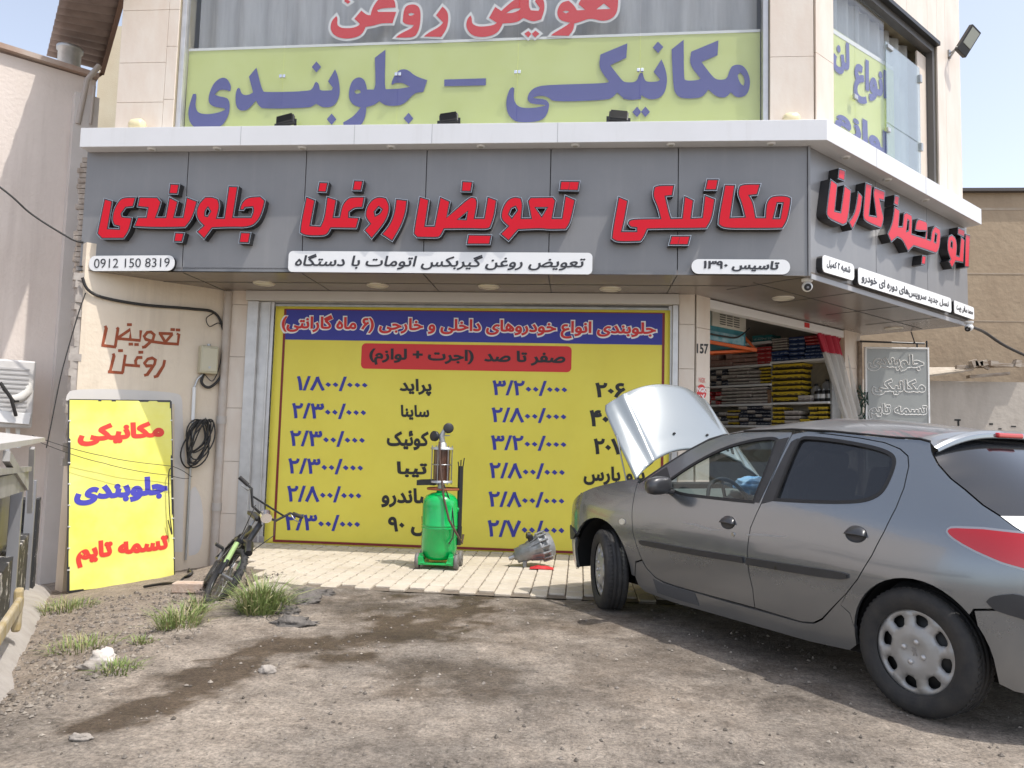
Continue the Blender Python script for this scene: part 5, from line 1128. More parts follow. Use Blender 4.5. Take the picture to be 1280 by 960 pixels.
# beige wall and corrugated canopy behind the left pilaster
t = thing('rear_wall', 'narrow strip of beige rendered wall behind the left marble pilaster', 'wall', (-5.6, 8.5, 4.4))
xl_ = atY(121, 120, 10.9).x; m = MB(); m.box2((xl_, 10.9, 3.0), (xl_+1.6, 11.1, 7.6)); m.build('wall', MT['beige'], t)
t = thing('corrugated_canopy', 'rusty brown corrugated canopy seen from below at the top left', 'canopy', (-5.8, 9.5, 6.2))
zc = 6.2; A_, B_, C_, D_ = gnd(58, 68, zc), gnd(128, 87, zc), gnd(168, -60, zc), gnd(88, -60, zc)
def can(u, v):
    p = A_*(1-u)*(1-v)+B_*u*(1-v)+C_*u*v+D_*(1-u)*v; return p+Vector((0, 0, -.05*abs(math.sin(v*math.pi*15))))
m = MB(); m.grid(can, 6, 15*12); m.build('sheet', mat('rusty sheet', (.20, .155, .135), .7, .2, col2=(.27, .215, .19), nscale=4, stretch=(1, 1, 1)), t, solid=.004)
m = MB(); m.beam(B_+Vector((0, 0, -.05)), C_+Vector((0, 0, -.05)), .05, .05); m.beam(B_+Vector((0, 0, -.05)), B_+Vector((-.15, -.35, -.5)), .04, .04); m.build('rail', mat('rusty rail', (.17, .10, .07), .7), t)
# air conditioner on a bracket
t = thing('air_conditioner', 'white outdoor air conditioner unit on a bracket at the left edge', 'air conditioner', pn(5, 516, .3))
c = pn(-2, 492, .45); m = MB(); m.box(c, (.62, .36, .74), Mch); m.build('case', mat('ac white', (.64, .62, .60), .5, col2=(.55, .53, .5), nscale=4), t, bevel=.02)
m = MB()
for k in range(12): m.box(c+N45*.186+Vector((0, 0, -.28+.05*k)), (.5, .01, .02), Mch)
m.build('grille', mat('ac grille', (.45, .44, .43), .5), t)
m = MB(); m.tube([pn(0, 478, .75), pn(14, 498, .75), pn(20, 520, .7)], .018, 6); m.tube([pn(4, 486, .75), pn(18, 502, .72), pn(33, 500, .5)], .014, 6); m.build('hose', MT['cable'], t)
m = MB(); P = [pn(16, 500, .62), pn(26, 497, .62), pn(34, 490, .60), pn(36, 478, .58), pn(34, 468, .56)]; m.tube(P, [.05, .055, .055, .05, .03], 10); m.build('lagging', mat('pipe lagging', (.62, .60, .56), .8), t)
t = thing('metal_bracket', 'white painted angle bracket under the air conditioner', 'bracket', pn(10, 525, .3))
m = MB(); m.beam(pn(-40, 517, .64), pn(37, 524, .64), .06, .12); m.beam(pn(36, 520, .64), pn(39, 500, .1), .04, .05); m.beam(pn(22, 530, .5), pn(23, 560, .5), .04, .04); m.beam(pn(10, 530, .5), pn(9, 570, .5), .04, .04); m.build('frame', MT['white'], t, bevel=.004)

# neighbour shop front receding at the far left edge
ka, kb = gnd(-60, 1010, -.30), gnd(47, 735, -.30); kd = (kb-ka).normalized(); kn = Vector((kd.y, -kd.x, 0))
if kn.x < 0: kn = -kn
kf = lambda x, y, o=0.: hit(x, y, kb+kn*o, kn); Mk = Matrix((kd, kn, Vector((0, 0, 1)))).transposed(); L_ = (kb-ka).length
rz = Vector((0, 0, 1))
o_ = thing('plaster_kerb', 'rough white plaster kerb along the dirt at the far left', 'kerb', kb)
def kz(p): return ground_z(p.x, p.y)
m = MB(); r = random.Random(4)
def kerb(u, v):
    p = ka+kd*(L_*1.12*u); g = kz(p+kn*.2); off = [.24, .16, .03, -.06][int(round(v*3))]+.03*_n.noise((u*5, v*3, 0)); h = [-.03, .05, .10, .10][int(round(v*3))]+.012*_n.noise((u*9, v*2, 4))
    return Vector((p.x, p.y, 0))+kn*(off-.12)+rz*(g+h)
m.grid(kerb, 60, 3); m.build('kerb', mat('white kerb plaster', (.42, .39, .36), .9, col2=(.30, .27, .24), nscale=6, namt=.9, bump=.4, bscale=30), o_)
o_ = thing('splashed_wall', 'low wall splashed with black and white paint beside the cream side wall', 'wall', kb)
m = MB(); c = (ka+kb)/2; m.box(ka+kd*(L_*.53)-kn*.16+rz*.05, (L_*1.06, .14, 1.0), Mk)
m.box(kb+kd*.16-kn*.12+rz*.20, (.34, .16, 1.30), Mk)
def spl(nt, b, src):
    n = nt.nodes.new('ShaderNodeTexNoise'); n.inputs['Scale'].default_value = 6; n.inputs['Detail'].default_value = 8; n.inputs['Roughness'].default_value = .75; nt.links.new(src, n.inputs[0])
    rp = nt.nodes.new('ShaderNodeValToRGB'); e = rp.color_ramp.elements; e[0].position = .56; e[0].color = (.03, .03, .032, 1); e[1].position = .60; e[1].color = (.55, .53, .50, 1); nt.links.new(n.outputs[0], rp.inputs[0]); nt.links.new(rp.outputs[0], b.inputs['Base Color'])
m.build('wall', mat('splashed paint', (.03, .03, .03), .7, extra=spl), o_)
o_ = thing('neighbour_shop', 'grey metal framed shop entrance with dark door at the far left under an awning', 'shop', ka)
gf = mat('grey frame', (.25, .25, .26), .5, .2)
for px in (12, 30):
    p = kf(px, 740, -.10); m = MB(); m.box(Vector((p.x, p.y, .12)), (.09, .08, 1.25), Mk); m.build('post', gf, o_, bevel=.004)
m = MB(); p = kf(2, 760, -.2); m.box(Vector((p.x, p.y, .12))-kd*.3, (1.6, .03, 1.25), Mk); m.build('door_panel', mat('dark door', (.05, .05, .055), .3, col2=(.11, .10, .10), nscale=3, stretch=(6, 6, .5)), o_)
m = MB(); m.beam(kf(-5, 800, .06), kf(26, 752, .06), .035, .09); p = kf(22, 762, .05); m.box(p, (.1, .05, .26), Mk); m.build('handle', mat('yellowed wood', (.38, .29, .14), .7, col2=(.46, .40, .29), nscale=9), o_, bevel=.015)
o_ = thing('white_awning', 'small white metal awning on a braced frame at the left edge', 'awning', kf(20, 560))
aw = lambda x, y, o=0.: hit(x, y, kb+kn*(.05+o), kn)
m = MB(); P = [aw(-60, 575), aw(57, 552), aw(56, 547), aw(-60, 563)]; back = -kn*.9+rz*.10
m.add(P+[p+back for p in P], [(0, 1, 2, 3), (7, 6, 5, 4), (0, 4, 5, 1), (1, 5, 6, 2), (2, 6, 7, 3), (3, 7, 4, 0)]); m.build('sheet', mat('weathered white metal', (.55, .54, .52), .55, col2=(.42, .40, .38), nscale=5, namt=.9), o_)
m = MB(); m.beam(aw(8, 570), aw(32, 608), .03, .05); m.beam(aw(-30, 592), aw(36, 586), .03, .03)
P = [aw(-40, 636), aw(36, 612), aw(36, 588), aw(-40, 606)]; m.add(P+[p-kn*.05 for p in P], [(0, 1, 2, 3), (7, 6, 5, 4), (0, 4, 5, 1), (1, 5, 6, 2), (2, 6, 7, 3), (3, 7, 4, 0)])
m.beam(aw(40, 560), aw(37, 640), .03, .04); m.build('frame', mat('awning frame', (.36, .35, .34), .5, col2=(.26, .25, .24), nscale=5), o_)

# background walls at the right
YBG = 15.0
t = thing('blank_building', 'tall brown mud-rendered blank wall at the right behind the shop', 'building', (12, YBG, 0))
zt_ = atY(1240, 241, YBG).z; m = MB(); m.box2((2.5, YBG, -.3), (30, YBG+6, zt_)); m.build('wall', MT['brown'], t)
m = MB(); m.box2((2.4, YBG-.12, zt_), (30.1, YBG+6, zt_+.06)); m.build('roof_edge', mat('tar roof edge', (.09, .08, .075), .8), t)
m = MB()
for z, hgt in ((atY(1240, 263, YBG).z, .05), (atY(1240, 343, YBG).z, .03), (atY(1240, 402, YBG).z, .02)): m.box2((2.5, YBG-.006, z), (30, YBG, z+hgt))
m.build('render_band', mat('band', (.36, .28, .20), .9, col2=(.42, .35, .27), nscale=3), t)
t = thing('boundary_wall', 'low grey plastered wall behind the hanging sign, topped with old boards', 'wall', (10, 13.6, 0))
zt2 = atY(1230, 477, 13.6).z; m = MB(); m.box2((3.2, 13.6, -.3), (30, 13.8, zt2)); m.build('wall', MT['greywall'], t)
o_ = thing('board_roof', 'ragged sheet and boards lying along the top of the low grey wall', 'boards', (8, 13.6, zt2))
m = MB(); a, b = atY(1150, 470, 13.4), atY(1230, 456, 13.4); 
m.add([a, atY(1205, 463, 13.3), atY(1205, 459, 13.9), atY(1150, 459, 13.9)], [(0, 1, 2, 3)]); m.build('sheet', mat('weathered sheet', (.50, .44, .36), .8, col2=(.38, .32, .25), nscale=6), o_, solid=.03)
m = MB(); m.beam(atY(1165, 469, 13.45), atY(1215, 462, 13.45), .10, .03); m.beam(atY(1195, 459, 13.5), atY(1285, 456, 13.5), .08, .06); m.beam(atY(1240, 455, 13.4), atY(1270, 457, 13.4), .06, .05); m.beam(atY(1210, 471, 13.5), atY(1260, 467, 13.5), .12, .05); m.beam(atY(1226, 456, 13.4), atY(1236, 461, 13.4), .05, .05)
for px in (1217, 1222, 1228, 1241, 1271): m.box(atY(px, 454.5, 13.4), (.12, .12, .09), Matrix.Rotation(px, 3, 'Y'))
m.build('board', mat('old timber', (.24, .18, .13), .9, col2=(.5, .44, .37), nscale=4, stretch=(1, 1, 6)), o_)
m = MB()
for px, py, wd, h in ((1197, 525, .10, .03), (1198, 529, .03, .09), (1239, 530, .06, .03), (1267, 533, .08, .02), (1250, 536, .05, .02), (1186, 470, .01, .01)): p = atY(px, py, 13.597); m.box(p, (wd, .004, h))
m.build('stain', MT['dark'], t)
cable('black overhead cable from the right end of the sign band to the right edge', [Vector((5.12, 10.42, 2.9)), atY(1230, 415, 11.5), atY(1256, 432, 12), atY(1290, 448, 12.5), atY(1340, 468, 13)], .022)
# ------------------------------------------------------------------ the car
CAR_A = R(124.9); CAR_O = Vector((1.571, 5.230, 0.0))
CX = Vector((math.cos(CAR_A), math.sin(CAR_A), 0)); CY = Vector((-CX.y, CX.x, 0))
car = thing('parked_car', 'grey metallic five-door hatchback parked with its bonnet raised in front of the shop', 'car', CAR_O, (0, 0, CAR_A))
LOCAL.add(car.name)
def loc(p): d = p-CAR_O; return Vector((d.dot(CX), d.dot(CY), p.z))
ZT = [-.1, .15, .30, .45, .60, .75, .85, .93, 1.05, 1.20, 1.38, 1.55]; DT = [-.16, -.075, -.03, -.008, 0, -.012, -.035, -.062, -.112, -.185, -.285, -.40]
# smooth (monotone-ish) cubic through the table
SL = [0]*len(ZT)
for i in range(1, len(ZT)-1):
    a = (DT[i]-DT[i-1])/(ZT[i]-ZT[i-1]); b = (DT[i+1]-DT[i])/(ZT[i+1]-ZT[i]); SL[i] = 0 if a*b < 0 else (a+b)/2
SL[0] = (DT[1]-DT[0])/(ZT[1]-ZT[0]); SL[-1] = (DT[-1]-DT[-2])/(ZT[-1]-ZT[-2])
def prof(z):
    z = max(ZT[0], min(ZT[-1]-1e-6, z))
    for i in range(len(ZT)-1):
        if z <= ZT[i+1]:
            h = ZT[i+1]-ZT[i]; t = (z-ZT[i])/h
            return (2*t**3-3*t*t+1)*DT[i]+(t**3-2*t*t+t)*h*SL[i]+(-2*t**3+3*t*t)*DT[i+1]+(t**3-t*t)*h*SL[i+1]
def halfw(x):
    if x > .6: return .815*max(0., 1-min((x-.6)/1.38, 1)**10)**(1/2.2)
    if x < -.9: return .815*max(0., 1-min((-.9-x)/.98, 1)**7)**(1/2.2)
    return .815
def ys(x, z):
    y = halfw(x)+prof(z)
    y += .012*math.exp(-((x-1.28)/.42)**2-((z-.55)/.25)**2)+.012*math.exp(-((x+1.19)/.45)**2-((z-.55)/.25)**2)   # wheel arch swell
    if x < -.6: y -= .07*((-.6-x)/.9)**2*sstep(.85, 1.35, z)
    return max(y, .04)
def side(px, py, off=0.):
    o = loc(CAMP); d = ray(px, py); d = Vector((d.dot(CX), d.dot(CY), d.z)); y = .72; p = o
    for i in range(50):
        p = o+d*((y-o.y)/d.y); y = .6*y+.4*(ys(p.x, p.z)+off)
    return (p.x, p.z)
def snorm(x, z, e=.004):
    a = Vector((2*e, ys(x+e, z)-ys(x-e, z), 0)); b = Vector((0, ys(x, z+e)-ys(x, z-e), 2*e)); n = b.cross(a)
    return n.normalized() if n.y > 0 else -n.normalized()
def spts(pts): return [side(*p) for p in pts]
def densify(p, h):
    out = []
    for i in range(len(p)):
        a, b = Vector(p[i]), Vector(p[(i+1) % len(p)]); n = max(1, int((b-a).length/h))
        out += [tuple(a.lerp(b, k/n)) for k in range(n)]
    return out
def shrink(p, g):
    p = clean(p, 1e-4)
    if area(p) < 0: p = p[::-1]
    return offset(p, -g, -g, 1)
def pip(x, y, p):
    c = False; j = len(p)-1
    for i in range(len(p)):
        if (p[i][1] > y) != (p[j][1] > y) and x < (p[j][0]-p[i][0])*(y-p[i][1])/(p[j][1]-p[i][1])+p[i][0]: c = not c
        j = i
    return c
def panel(name, poly, m, parent=None, holes=(), off=0., gap=.003, h=.035, thick=.02, both=True, fn=None, edge=True):
    """a body panel: outline in (length, height) laid on the side surface of the car"""
    fn = fn or (lambda x, z: ys(x, z)); parent = parent or car
    out = densify(shrink(poly, gap), h); hol = [densify(clean(q, 1e-4), h) for q in holes]
    xs = [q[0] for q in out]; zs = [q[1] for q in out]; vs = [Vector(q) for q in out]; es = [(i, (i+1) % len(out)) for i in range(len(out))]
    for q in hol:
        b = len(vs); vs += [Vector(t) for t in q]; es += [(b+i, b+(i+1) % len(q)) for i in range(len(q))]
    x = min(xs)+h*.5
    while x < max(xs):
        z = min(zs)+h*.5
        while z < max(zs):
            if pip(x, z, out) and not any(pip(x, z, q) for q in hol):
                if min(min((Vector((x, z))-Vector(t)).length for t in q) for q in [out]+hol) > h*.45: vs.append(Vector((x, z)))
            z += h
        x += h
    ov, oe, of, _, _, _ = delaunay_2d_cdt(vs, es, [], 0, 1e-5)
    tr = []
    for f in of:
        c = (ov[f[0]]+ov[f[1]]+ov[f[2]])/3
        if pip(c.x, c.y, out) and not any(pip(c.x, c.y, q) for q in hol): tr.append(f)
    res = []
    for s in ((1, -1) if both else (1,)):
        V = [Vector((q.x, s*(fn(q.x, q.y)+off), q.y)) for q in ov]; N = [snorm(q.x, q.y) for q in ov]; N = [Vector((n.x, s*n.y, n.z)) for n in N]
        F = []
        for f in tr:
            n = (V[f[1]]-V[f[0]]).cross(V[f[2]]-V[f[0]]); F.append(tuple(f) if n.dot(N[f[0]]) > 0 else tuple(f)[::-1])
        nF = len(F); nV = len(V)
        if edge and thick:
            cnt = {}
            for f in F:
                for i in range(3):
                    a, b = f[i], f[(i+1) % 3]; k = (min(a, b), max(a, b)); cnt[k] = None if k in cnt else (a, b)
            mp = {}
            for e in [e for e in cnt.values() if e]:
                for a in e:
                    if a not in mp:
                        mp[a] = (len(V), len(V)+1); V.append(V[a].copy()); N.append(None); V.append(V[a]-N[a]*thick); N.append(None)
                a, b = e; F.append((mp[a][0], mp[a][1], mp[b][1], mp[b][0]))
        me = bpy.data.meshes.new(name); me.from_pydata([tuple(p) for p in V], [], F); me.polygons.foreach_set('use_smooth', [i < nF for i in range(len(F))]); me.update()
        me.normals_split_custom_set_from_vertices([tuple(n) if n is not None else (0, 0, 0) for n in N]) if not (edge and thick) else None
        if edge and thick:
            ln = []
            for pl in me.polygons:
                for vi in pl.vertices: ln.append(tuple(N[vi]) if N[vi] is not None else tuple(pl.normal))
            me.normals_split_custom_set(ln)
        o = bpy.data.objects.new(name, me); COL.objects.link(o); me.materials.append(m); o.parent = parent; res.append(o)
    return res
def rounded(poly, it=3): return smooth_poly(poly, it, 70)

paint = mat('grey metallic paint', (.225, .242, .258), .20, .72, coat=1., spec=.5)
_b = paint.node_tree.nodes['Principled BSDF']; _b.inputs['Coat Roughness'].default_value = .06
def dusty(nt, b, src):
    n = nt.nodes.new('ShaderNodeTexNoise'); n.inputs['Scale'].default_value = 3; n.inputs['Detail'].default_value = 9; n.inputs['Roughness'].default_value = .7; nt.links.new(src, n.inputs[0])
    g = nt.nodes.new('ShaderNodeNewGeometry'); sx = nt.nodes.new('ShaderNodeSeparateXYZ'); nt.links.new(src, sx.inputs[0])
    mr = nt.nodes.new('ShaderNodeMapRange'); mr.inputs[1].default_value = .75; mr.inputs[2].default_value = .15; nt.links.new(sx.outputs[2], mr.inputs[0])
    mr2 = nt.nodes.new('ShaderNodeMapRange'); mr2.inputs[1].default_value = .62; mr2.inputs[2].default_value = .9; sn = nt.nodes.new('ShaderNodeSeparateXYZ'); nt.links.new(g.outputs['Normal'], sn.inputs[0]); nt.links.new(sn.outputs[2], mr2.inputs[0])
    ad = nt.nodes.new('ShaderNodeMath'); ad.operation = 'ADD'; nt.links.new(mr.outputs[0], ad.inputs[0]); nt.links.new(mr2.outputs[0], ad.inputs[1])
    ml = nt.nodes.new('ShaderNodeMath'); ml.operation = 'MULTIPLY'; nt.links.new(ad.outputs[0], ml.inputs[0]); nt.links.new(n.outputs[0], ml.inputs[1]); rf = nt.nodes.new('ShaderNodeMath'); rf.operation = 'MULTIPLY_ADD'; rf.inputs[1].default_value = 1.5; rf.use_clamp = False; nt.links.new(mr2.outputs[0], rf.inputs[0]); nt.links.new(mr.outputs[0], rf.inputs[2]); nt.links.new(rf.outputs[0], ml.inputs[0])
    m2 = nt.nodes.new('ShaderNodeMath'); m2.operation = 'MULTIPLY'; m2.inputs[1].default_value = .38; nt.links.new(ml.outputs[0], m2.inputs[0])
    mx = nt.nodes.new('ShaderNodeMix'); mx.data_type = 'RGBA'; mx.inputs[6].default_value = b.inputs['Base Color'].default_value; mx.inputs[7].default_value = (.30, .28, .255, 1); nt.links.new(m2.outputs[0], mx.inputs[0]); nt.links.new(mx.outputs[2], b.inputs['Base Color'])
    sb = nt.nodes.new('ShaderNodeMath'); sb.operation = 'SUBTRACT'; sb.inputs[0].default_value = 1.; s2_ = nt.nodes.new('ShaderNodeMath'); s2_.operation = 'MULTIPLY'; s2_.inputs[1].default_value = 1.3; nt.links.new(m2.outputs[0], s2_.inputs[0]); nt.links.new(s2_.outputs[0], sb.inputs[1]); sb.use_clamp = True; nt.links.new(sb.outputs[0], b.inputs['Coat Weight'])
    ra = nt.nodes.new('ShaderNodeMath'); ra.operation = 'ADD'; ra.inputs[1].default_value = .20; nt.links.new(m2.outputs[0], ra.inputs[0]); nt.links.new(ra.outputs[0], b.inputs['Roughness'])
    tc = nt.nodes.new('ShaderNodeTexCoord'); dusty_n = nt.nodes.new('ShaderNodeTexNoise'); dusty_n.inputs['Scale'].default_value = 2.2; dusty_n.inputs['Detail'].default_value = 2; nt.links.new(src, dusty_n.inputs[0])
    bp = nt.nodes.new('ShaderNodeBump'); bp.inputs['Strength'].default_value = .10; bp.inputs['Distance'].default_value = .03; nt.links.new(dusty_n.outputs[0], bp.inputs['Height']); nt.links.new(bp.outputs[0], b.inputs['Normal']); nt.links.new(bp.outputs[0], b.inputs['Coat Normal'])
_nt = paint.node_tree; _tc = [n for n in _nt.nodes if n.type == 'TEX_COORD'][0]; dusty(_nt, _b, _tc.outputs['Object'])
trim = mat('black car trim', (.028, .028, .030), .48, col2=(.036, .036, .038), nscale=9); under = mat('underbody black', (.008, .008, .008), .9)
filler = mat('grey primer patch', (.075, .08, .088), .55)
gclear = glass('car window', (.80, .86, .84), .8); gdark = glass('tinted car window', (.22, .23, .24), 1.0, dens=.84, dcol=(.012, .013, .016))
tail = mat('red tail lamp', (.48, .006, .012), .12, coat=.8); seal = mat('window rubber', (.012, .012, .013), .5)

# ---- side outlines, measured on the picture and laid on the body surface
def circ(cx, cz, r, a0, a1, n=22): return [(cx+r*math.cos(R(lerp(a0, a1, k/n))), cz+r*math.sin(R(lerp(a0, a1, k/n)))) for k in range(n+1)]
WR = .293
door_gap = spts([(797, 603), (793, 618), (790, 640), (791, 665), (796, 683), (802, 699)])    # fender / front door
d_low = [(.80, .435), (.76, .385), (.68, .335), (.60, .315)]
split = spts([(990, 543), (975, 573), (962, 605), (950, 633), (938, 660), (934, 690), (936, 715), (941, 737)])
split = [(x, z) for x, z in split]
sb = (split[-1][0], .298)
a_pil = spts([(800, 604), (830, 583), (860, 564), (885, 551), (905, 544), (930, 540), (960, 539.5), (990, 540)])
rd_back = spts([(1010, 540), (1040, 543), (1075, 547.5), (1105, 553), (1125, 561), (1135, 570), (1136, 583), (1130, 610), (1120, 635), (1105, 665), (1090, 694), (1072, 724), (1058, 742)])
rd_low = [(-.66, .335), (-.60, .30), (-.52, .288)]
front_door = door_gap+d_low+[(.45, .306), sb]+split[::-1]+a_pil[::-1]
rear_door = split+[sb]+rd_low[::-1]+rd_back[::-1]
win_f = rounded(spts([(836, 600), (868, 578), (905, 559), (940, 549.5), (966, 546.5), (972, 549), (962, 580), (942, 628), (900, 624), (838, 616.5)]), 2)
win_r = rounded(spts([(968, 625), (980, 592), (995, 556), (1001, 547), (1012, 546), (1050, 550), (1090, 557.5), (1113, 565), (1120, 574), (1116, 590), (1106, 612), (1094, 622), (1075, 627.5), (1040, 628.5), (1000, 627)]), 2)
fd = panel('front_door', front_door, paint, holes=[win_f])
rdr = panel('rear_door', rear_door, paint, holes=[win_r])
# dark window surrounds (frame around the glass, pillar cover)
def ringpanel(nm, poly, w_, m, par, off):
    p = poly if area(poly) > 0 else poly[::-1]; inn = offset(clean(p, 1e-4), -w_, -w_, 1)
    return panel(nm, offset(clean(p, 1e-4), .006, .006, 1), m, par, holes=[inn], off=off, gap=0, h=.03, both=False, thick=.012)
for pnl, wn in ((fd, win_f), (rdr, win_r)):
    ringpanel('window_seal', wn, .012, seal, pnl[0], .003)
wf2 = panel('window', offset(wn_ := (win_f if area(win_f) > 0 else win_f[::-1]), .004, .004, 1), gclear, fd[0], off=-.014, gap=0, edge=False, both=False)
panel('window', offset((win_r if area(win_r) > 0 else win_r[::-1]), .004, .004, 1), gdark, rdr[0], off=-.014, gap=0, edge=False, both=False)
for s_, wv, nm in ((-1, win_f, gclear), (-1, win_r, gdark)):
    pass
o_ = panel('window', offset((win_f if area(win_f) > 0 else win_f[::-1]), .004, .004, 1), gclear, fd[1], off=-.014, gap=0, edge=False)
bpy.data.objects.remove(o_[0]); o_ = panel('window', offset((win_r if area(win_r) > 0 else win_r[::-1]), .004, .004, 1), gdark, rdr[1], off=-.014, gap=0, edge=False); bpy.data.objects.remove(o_[0])
panel('pillar_cover', spts([(972, 549), (987, 546), (975, 572), (961, 604), (949, 629), (942, 628), (958, 590)]), trim, fd[0], off=.003, gap=.002, both=False, thick=.01)
panel('pillar_cover', spts([(989, 552), (994, 549), (999, 547), (985, 578), (967, 626), (951, 630), (965, 600), (978, 573)]), trim, rdr[0], off=.003, gap=.002, both=False, thick=.01)
panel('mirror_corner', spts([(806, 601), (834, 583), (838, 596), (826, 610), (806, 607)]), trim, fd[0], off=.003, gap=.001, both=False, thick=.01)
# front fender
ftop = [(.955, .985), (1.04, .975), (1.15, .957), (1.30, .926), (1.45, .890), (1.60, .838), (1.72, .775), (1.82, .70), (1.885, .62)]
AXF, AXR = 1.285, -1.170
arc = circ(1.30, .305, .365, 0, 180)                   # nose side first
bump_top = .50
fender = [(.93, .985)]+ftop+[(1.90, .53), (1.75, .515), (1.632, .500)]+[p for p in arc if p[1] > .50 and p[0] > 1.30]+[p for p in arc if p[0] <= 1.30]+[(.90, .30), (.87, .41)]+[(.80, .432)]+door_gap[::-1]
fn_ = panel('front_fender', fender, paint)
bump_f = [(1.95, .525), (1.75, .510), (1.636, .495)]+[p for p in arc if p[1] < .495 and p[0] > 1.3][::-1]+[(1.665, .24), (1.74, .215), (1.86, .24), (1.955, .33)]
panel('front_bumper', bump_f, paint)
# sill and its patched strip
sill = [(.80, .428), (.867, .405), (.897, .30), (.88, .24), (.82, .205), (.55, .185), (0, .185), (-.55, .185), (-.80, .20), (-.85, .24), (-.856, .33), (-.838, .40), (-.79, .432), rd_back[-1], (-.66, .331), (-.60, .297), (-.52, .285), (0, .292), (.45, .302), (.60, .311), (.68, .331), (.76, .381)]
panel('sill', sill, paint)
panel('sill_patch', [(.70, .318), (.62, .303), (.45, .296), (.30, .292), (.285, .215), (.45, .215), (.68, .225)], filler, off=.003, gap=0, both=False, thick=.004)
# rear quarter
hatch_edge = spts([(1165, 566), (1172, 580), (1188, 598), (1206, 612), (1228, 631), (1250, 645), (1266, 657), (1280, 666)])
hatch_edge = hatch_edge+[(hatch_edge[-1][0]-.06, hatch_edge[-1][1]-.05), (-1.76, .80)]
roof_r = spts([(1150, 549.5), (1163, 553)])
lamp = spts([(1184.6, 664.5), (1185.6, 661.5), (1189, 659.6), (1196, 659.2), (1230, 660.5), (1280, 666), (1300, 668), (1300, 716), (1280, 711), (1252, 703), (1220, 689), (1204, 680.5), (1193, 673.5), (1187, 668.5)])
lamp = [(max(x, -1.80), z) for x, z in lamp]
arc_r = circ(-1.188, .295, .335, 0, 180)
top_line = spts([(990, 537.5), (1040, 540), (1080, 544), (1120, 548), (1150, 549.5)])
quarter = rd_back[::-1][-1:]+[]
quarter = [split[0]]+top_line[1:]+roof_r[1:]+hatch_edge+[(-1.79, .66), (-1.78, .575), (-1.60, .572), (-1.46, .545)]+[p for p in arc_r[::-1] if p[1] >= .50]+[p for p in arc_r if p[0] > -1.188 and p[1] < .5][::-1]+[(-.853, .33), (-.835, .402), (-.785, .432)]+rd_back[::-1]
qn = panel('rear_quarter', quarter, paint, gap=.0025)
panel('tail_light', lamp, tail, off=.006, gap=.003, thick=.02)
panel('tail_light_rim', offset(clean(lamp if area(lamp) > 0 else lamp[::-1], 1e-4), .006, .006, 1), mat('silver lamp rim', (.4, .4, .41), .3, .6), off=.003, gap=0, thick=.01)
bump_r = [(-1.46, .540), (-1.60, .567), (-1.78, .570), (-1.875, .55), (-1.878, .40), (-1.86, .24), (-1.75, .21), (-1.58, .215), (-1.525, .235)]+[p for p in arc_r if p[0] < -1.188 and p[1] < .505][::-1]
panel('rear_bumper', bump_r, paint)
strip_r = rounded(spts([(1235, 752), (1240, 746), (1252, 743.5), (1280, 741.5)])+[(-1.86, .545), (-1.865, .455)]+spts([(1280, 773), (1262, 768), (1244, 762)]), 2)
panel('bumper_strip', strip_r, trim, off=.016, gap=0, thick=.03)
panel('bumper_strip', rounded([(1.60, .52), (1.66, .555), (1.80, .565), (1.955, .56), (1.96, .46), (1.80, .455), (1.66, .465)], 2), trim, off=.014, gap=0, thick=.03)
# side mouldings
mold_f = rounded(spts([(800, 676), (803, 675), (870, 687), (929, 696), (930.5, 704), (870, 694), (806, 682), (801, 680)]), 1)
mold_r = rounded(spts([(934, 697), (1000, 707), (1050, 714.5), (1060, 718), (1060, 723), (1050, 724.5), (1000, 717), (934, 705.5)]), 1)
panel('side_moulding', mold_f, trim, fd[0], off=.014, gap=0, both=False, thick=.02, h=.02); panel('side_moulding', mold_r, trim, rdr[0], off=.014, gap=0, both=False, thick=.02, h=.02)
# door handles: a dished cup with a black grip, and a keyhole
def handle(cpx, cpy, par, wx, wz):
    x, z = side(cpx, cpy); pts = [(x+wx*math.cos(a), z+wz*math.sin(a)) for a in [2*math.pi*k/24 for k in range(24)]]
    m = MB(); n_ = snorm(x, z)
    def cup(u, v):
        a = 2*math.pi*u; k = v; px_ = x+wx*k*math.cos(a); pz_ = z+wz*k*math.sin(a); d = .003+(-.022*(1-k**3)); return Vector((px_, ys(px_, pz_)+max(d, -.0)+.001, pz_))
    m.grid(cup, 32, 6); m.build('handle_cup', mat('handle recess', (.025, .025, .027), .4), par)
    m = MB()
    def grip(u, v):
        a = math.pi*u; k = v; px_ = x+wx*.98*math.cos(a)*(1 if k > 0 else 1)*lerp(1, 1, k); pz_ = z-.006+(wz*.98*math.sin(a)+.006)*k; hgt = .030*math.cos(math.pi*.5*k)**.6*max(0, math.sin(a))**.3*(1 if k > .02 else 0)
        return Vector((px_, ys(px_, pz_)+.003+hgt, pz_))
    m.grid(grip, 24, 10); m.build('handle', mat('black handle', (.030, .030, .032), .28, coat=.5), par)
handle(910, 653, fd[0], .056, .040); handle(1070, 667.5, rdr[0], .060, .042)
x, z = side(916.5, 668); m = MB(); y_ = ys(x, z); m.cyl((x, y_-.004, z), (x, y_+.006, z), .013, .012, 16); m.build('keyhole', MT['chrome'], fd[0])
x, z = side(778, 652); pts = [(x+.032*math.cos(a), z+.021*math.sin(a)) for a in [2*math.pi*k/20 for k in range(20)]]
panel('side_indicator', pts, mat('cream indicator lens', (.62, .58, .48), .2, coat=.5), off=.006, gap=0, both=False, h=.012)
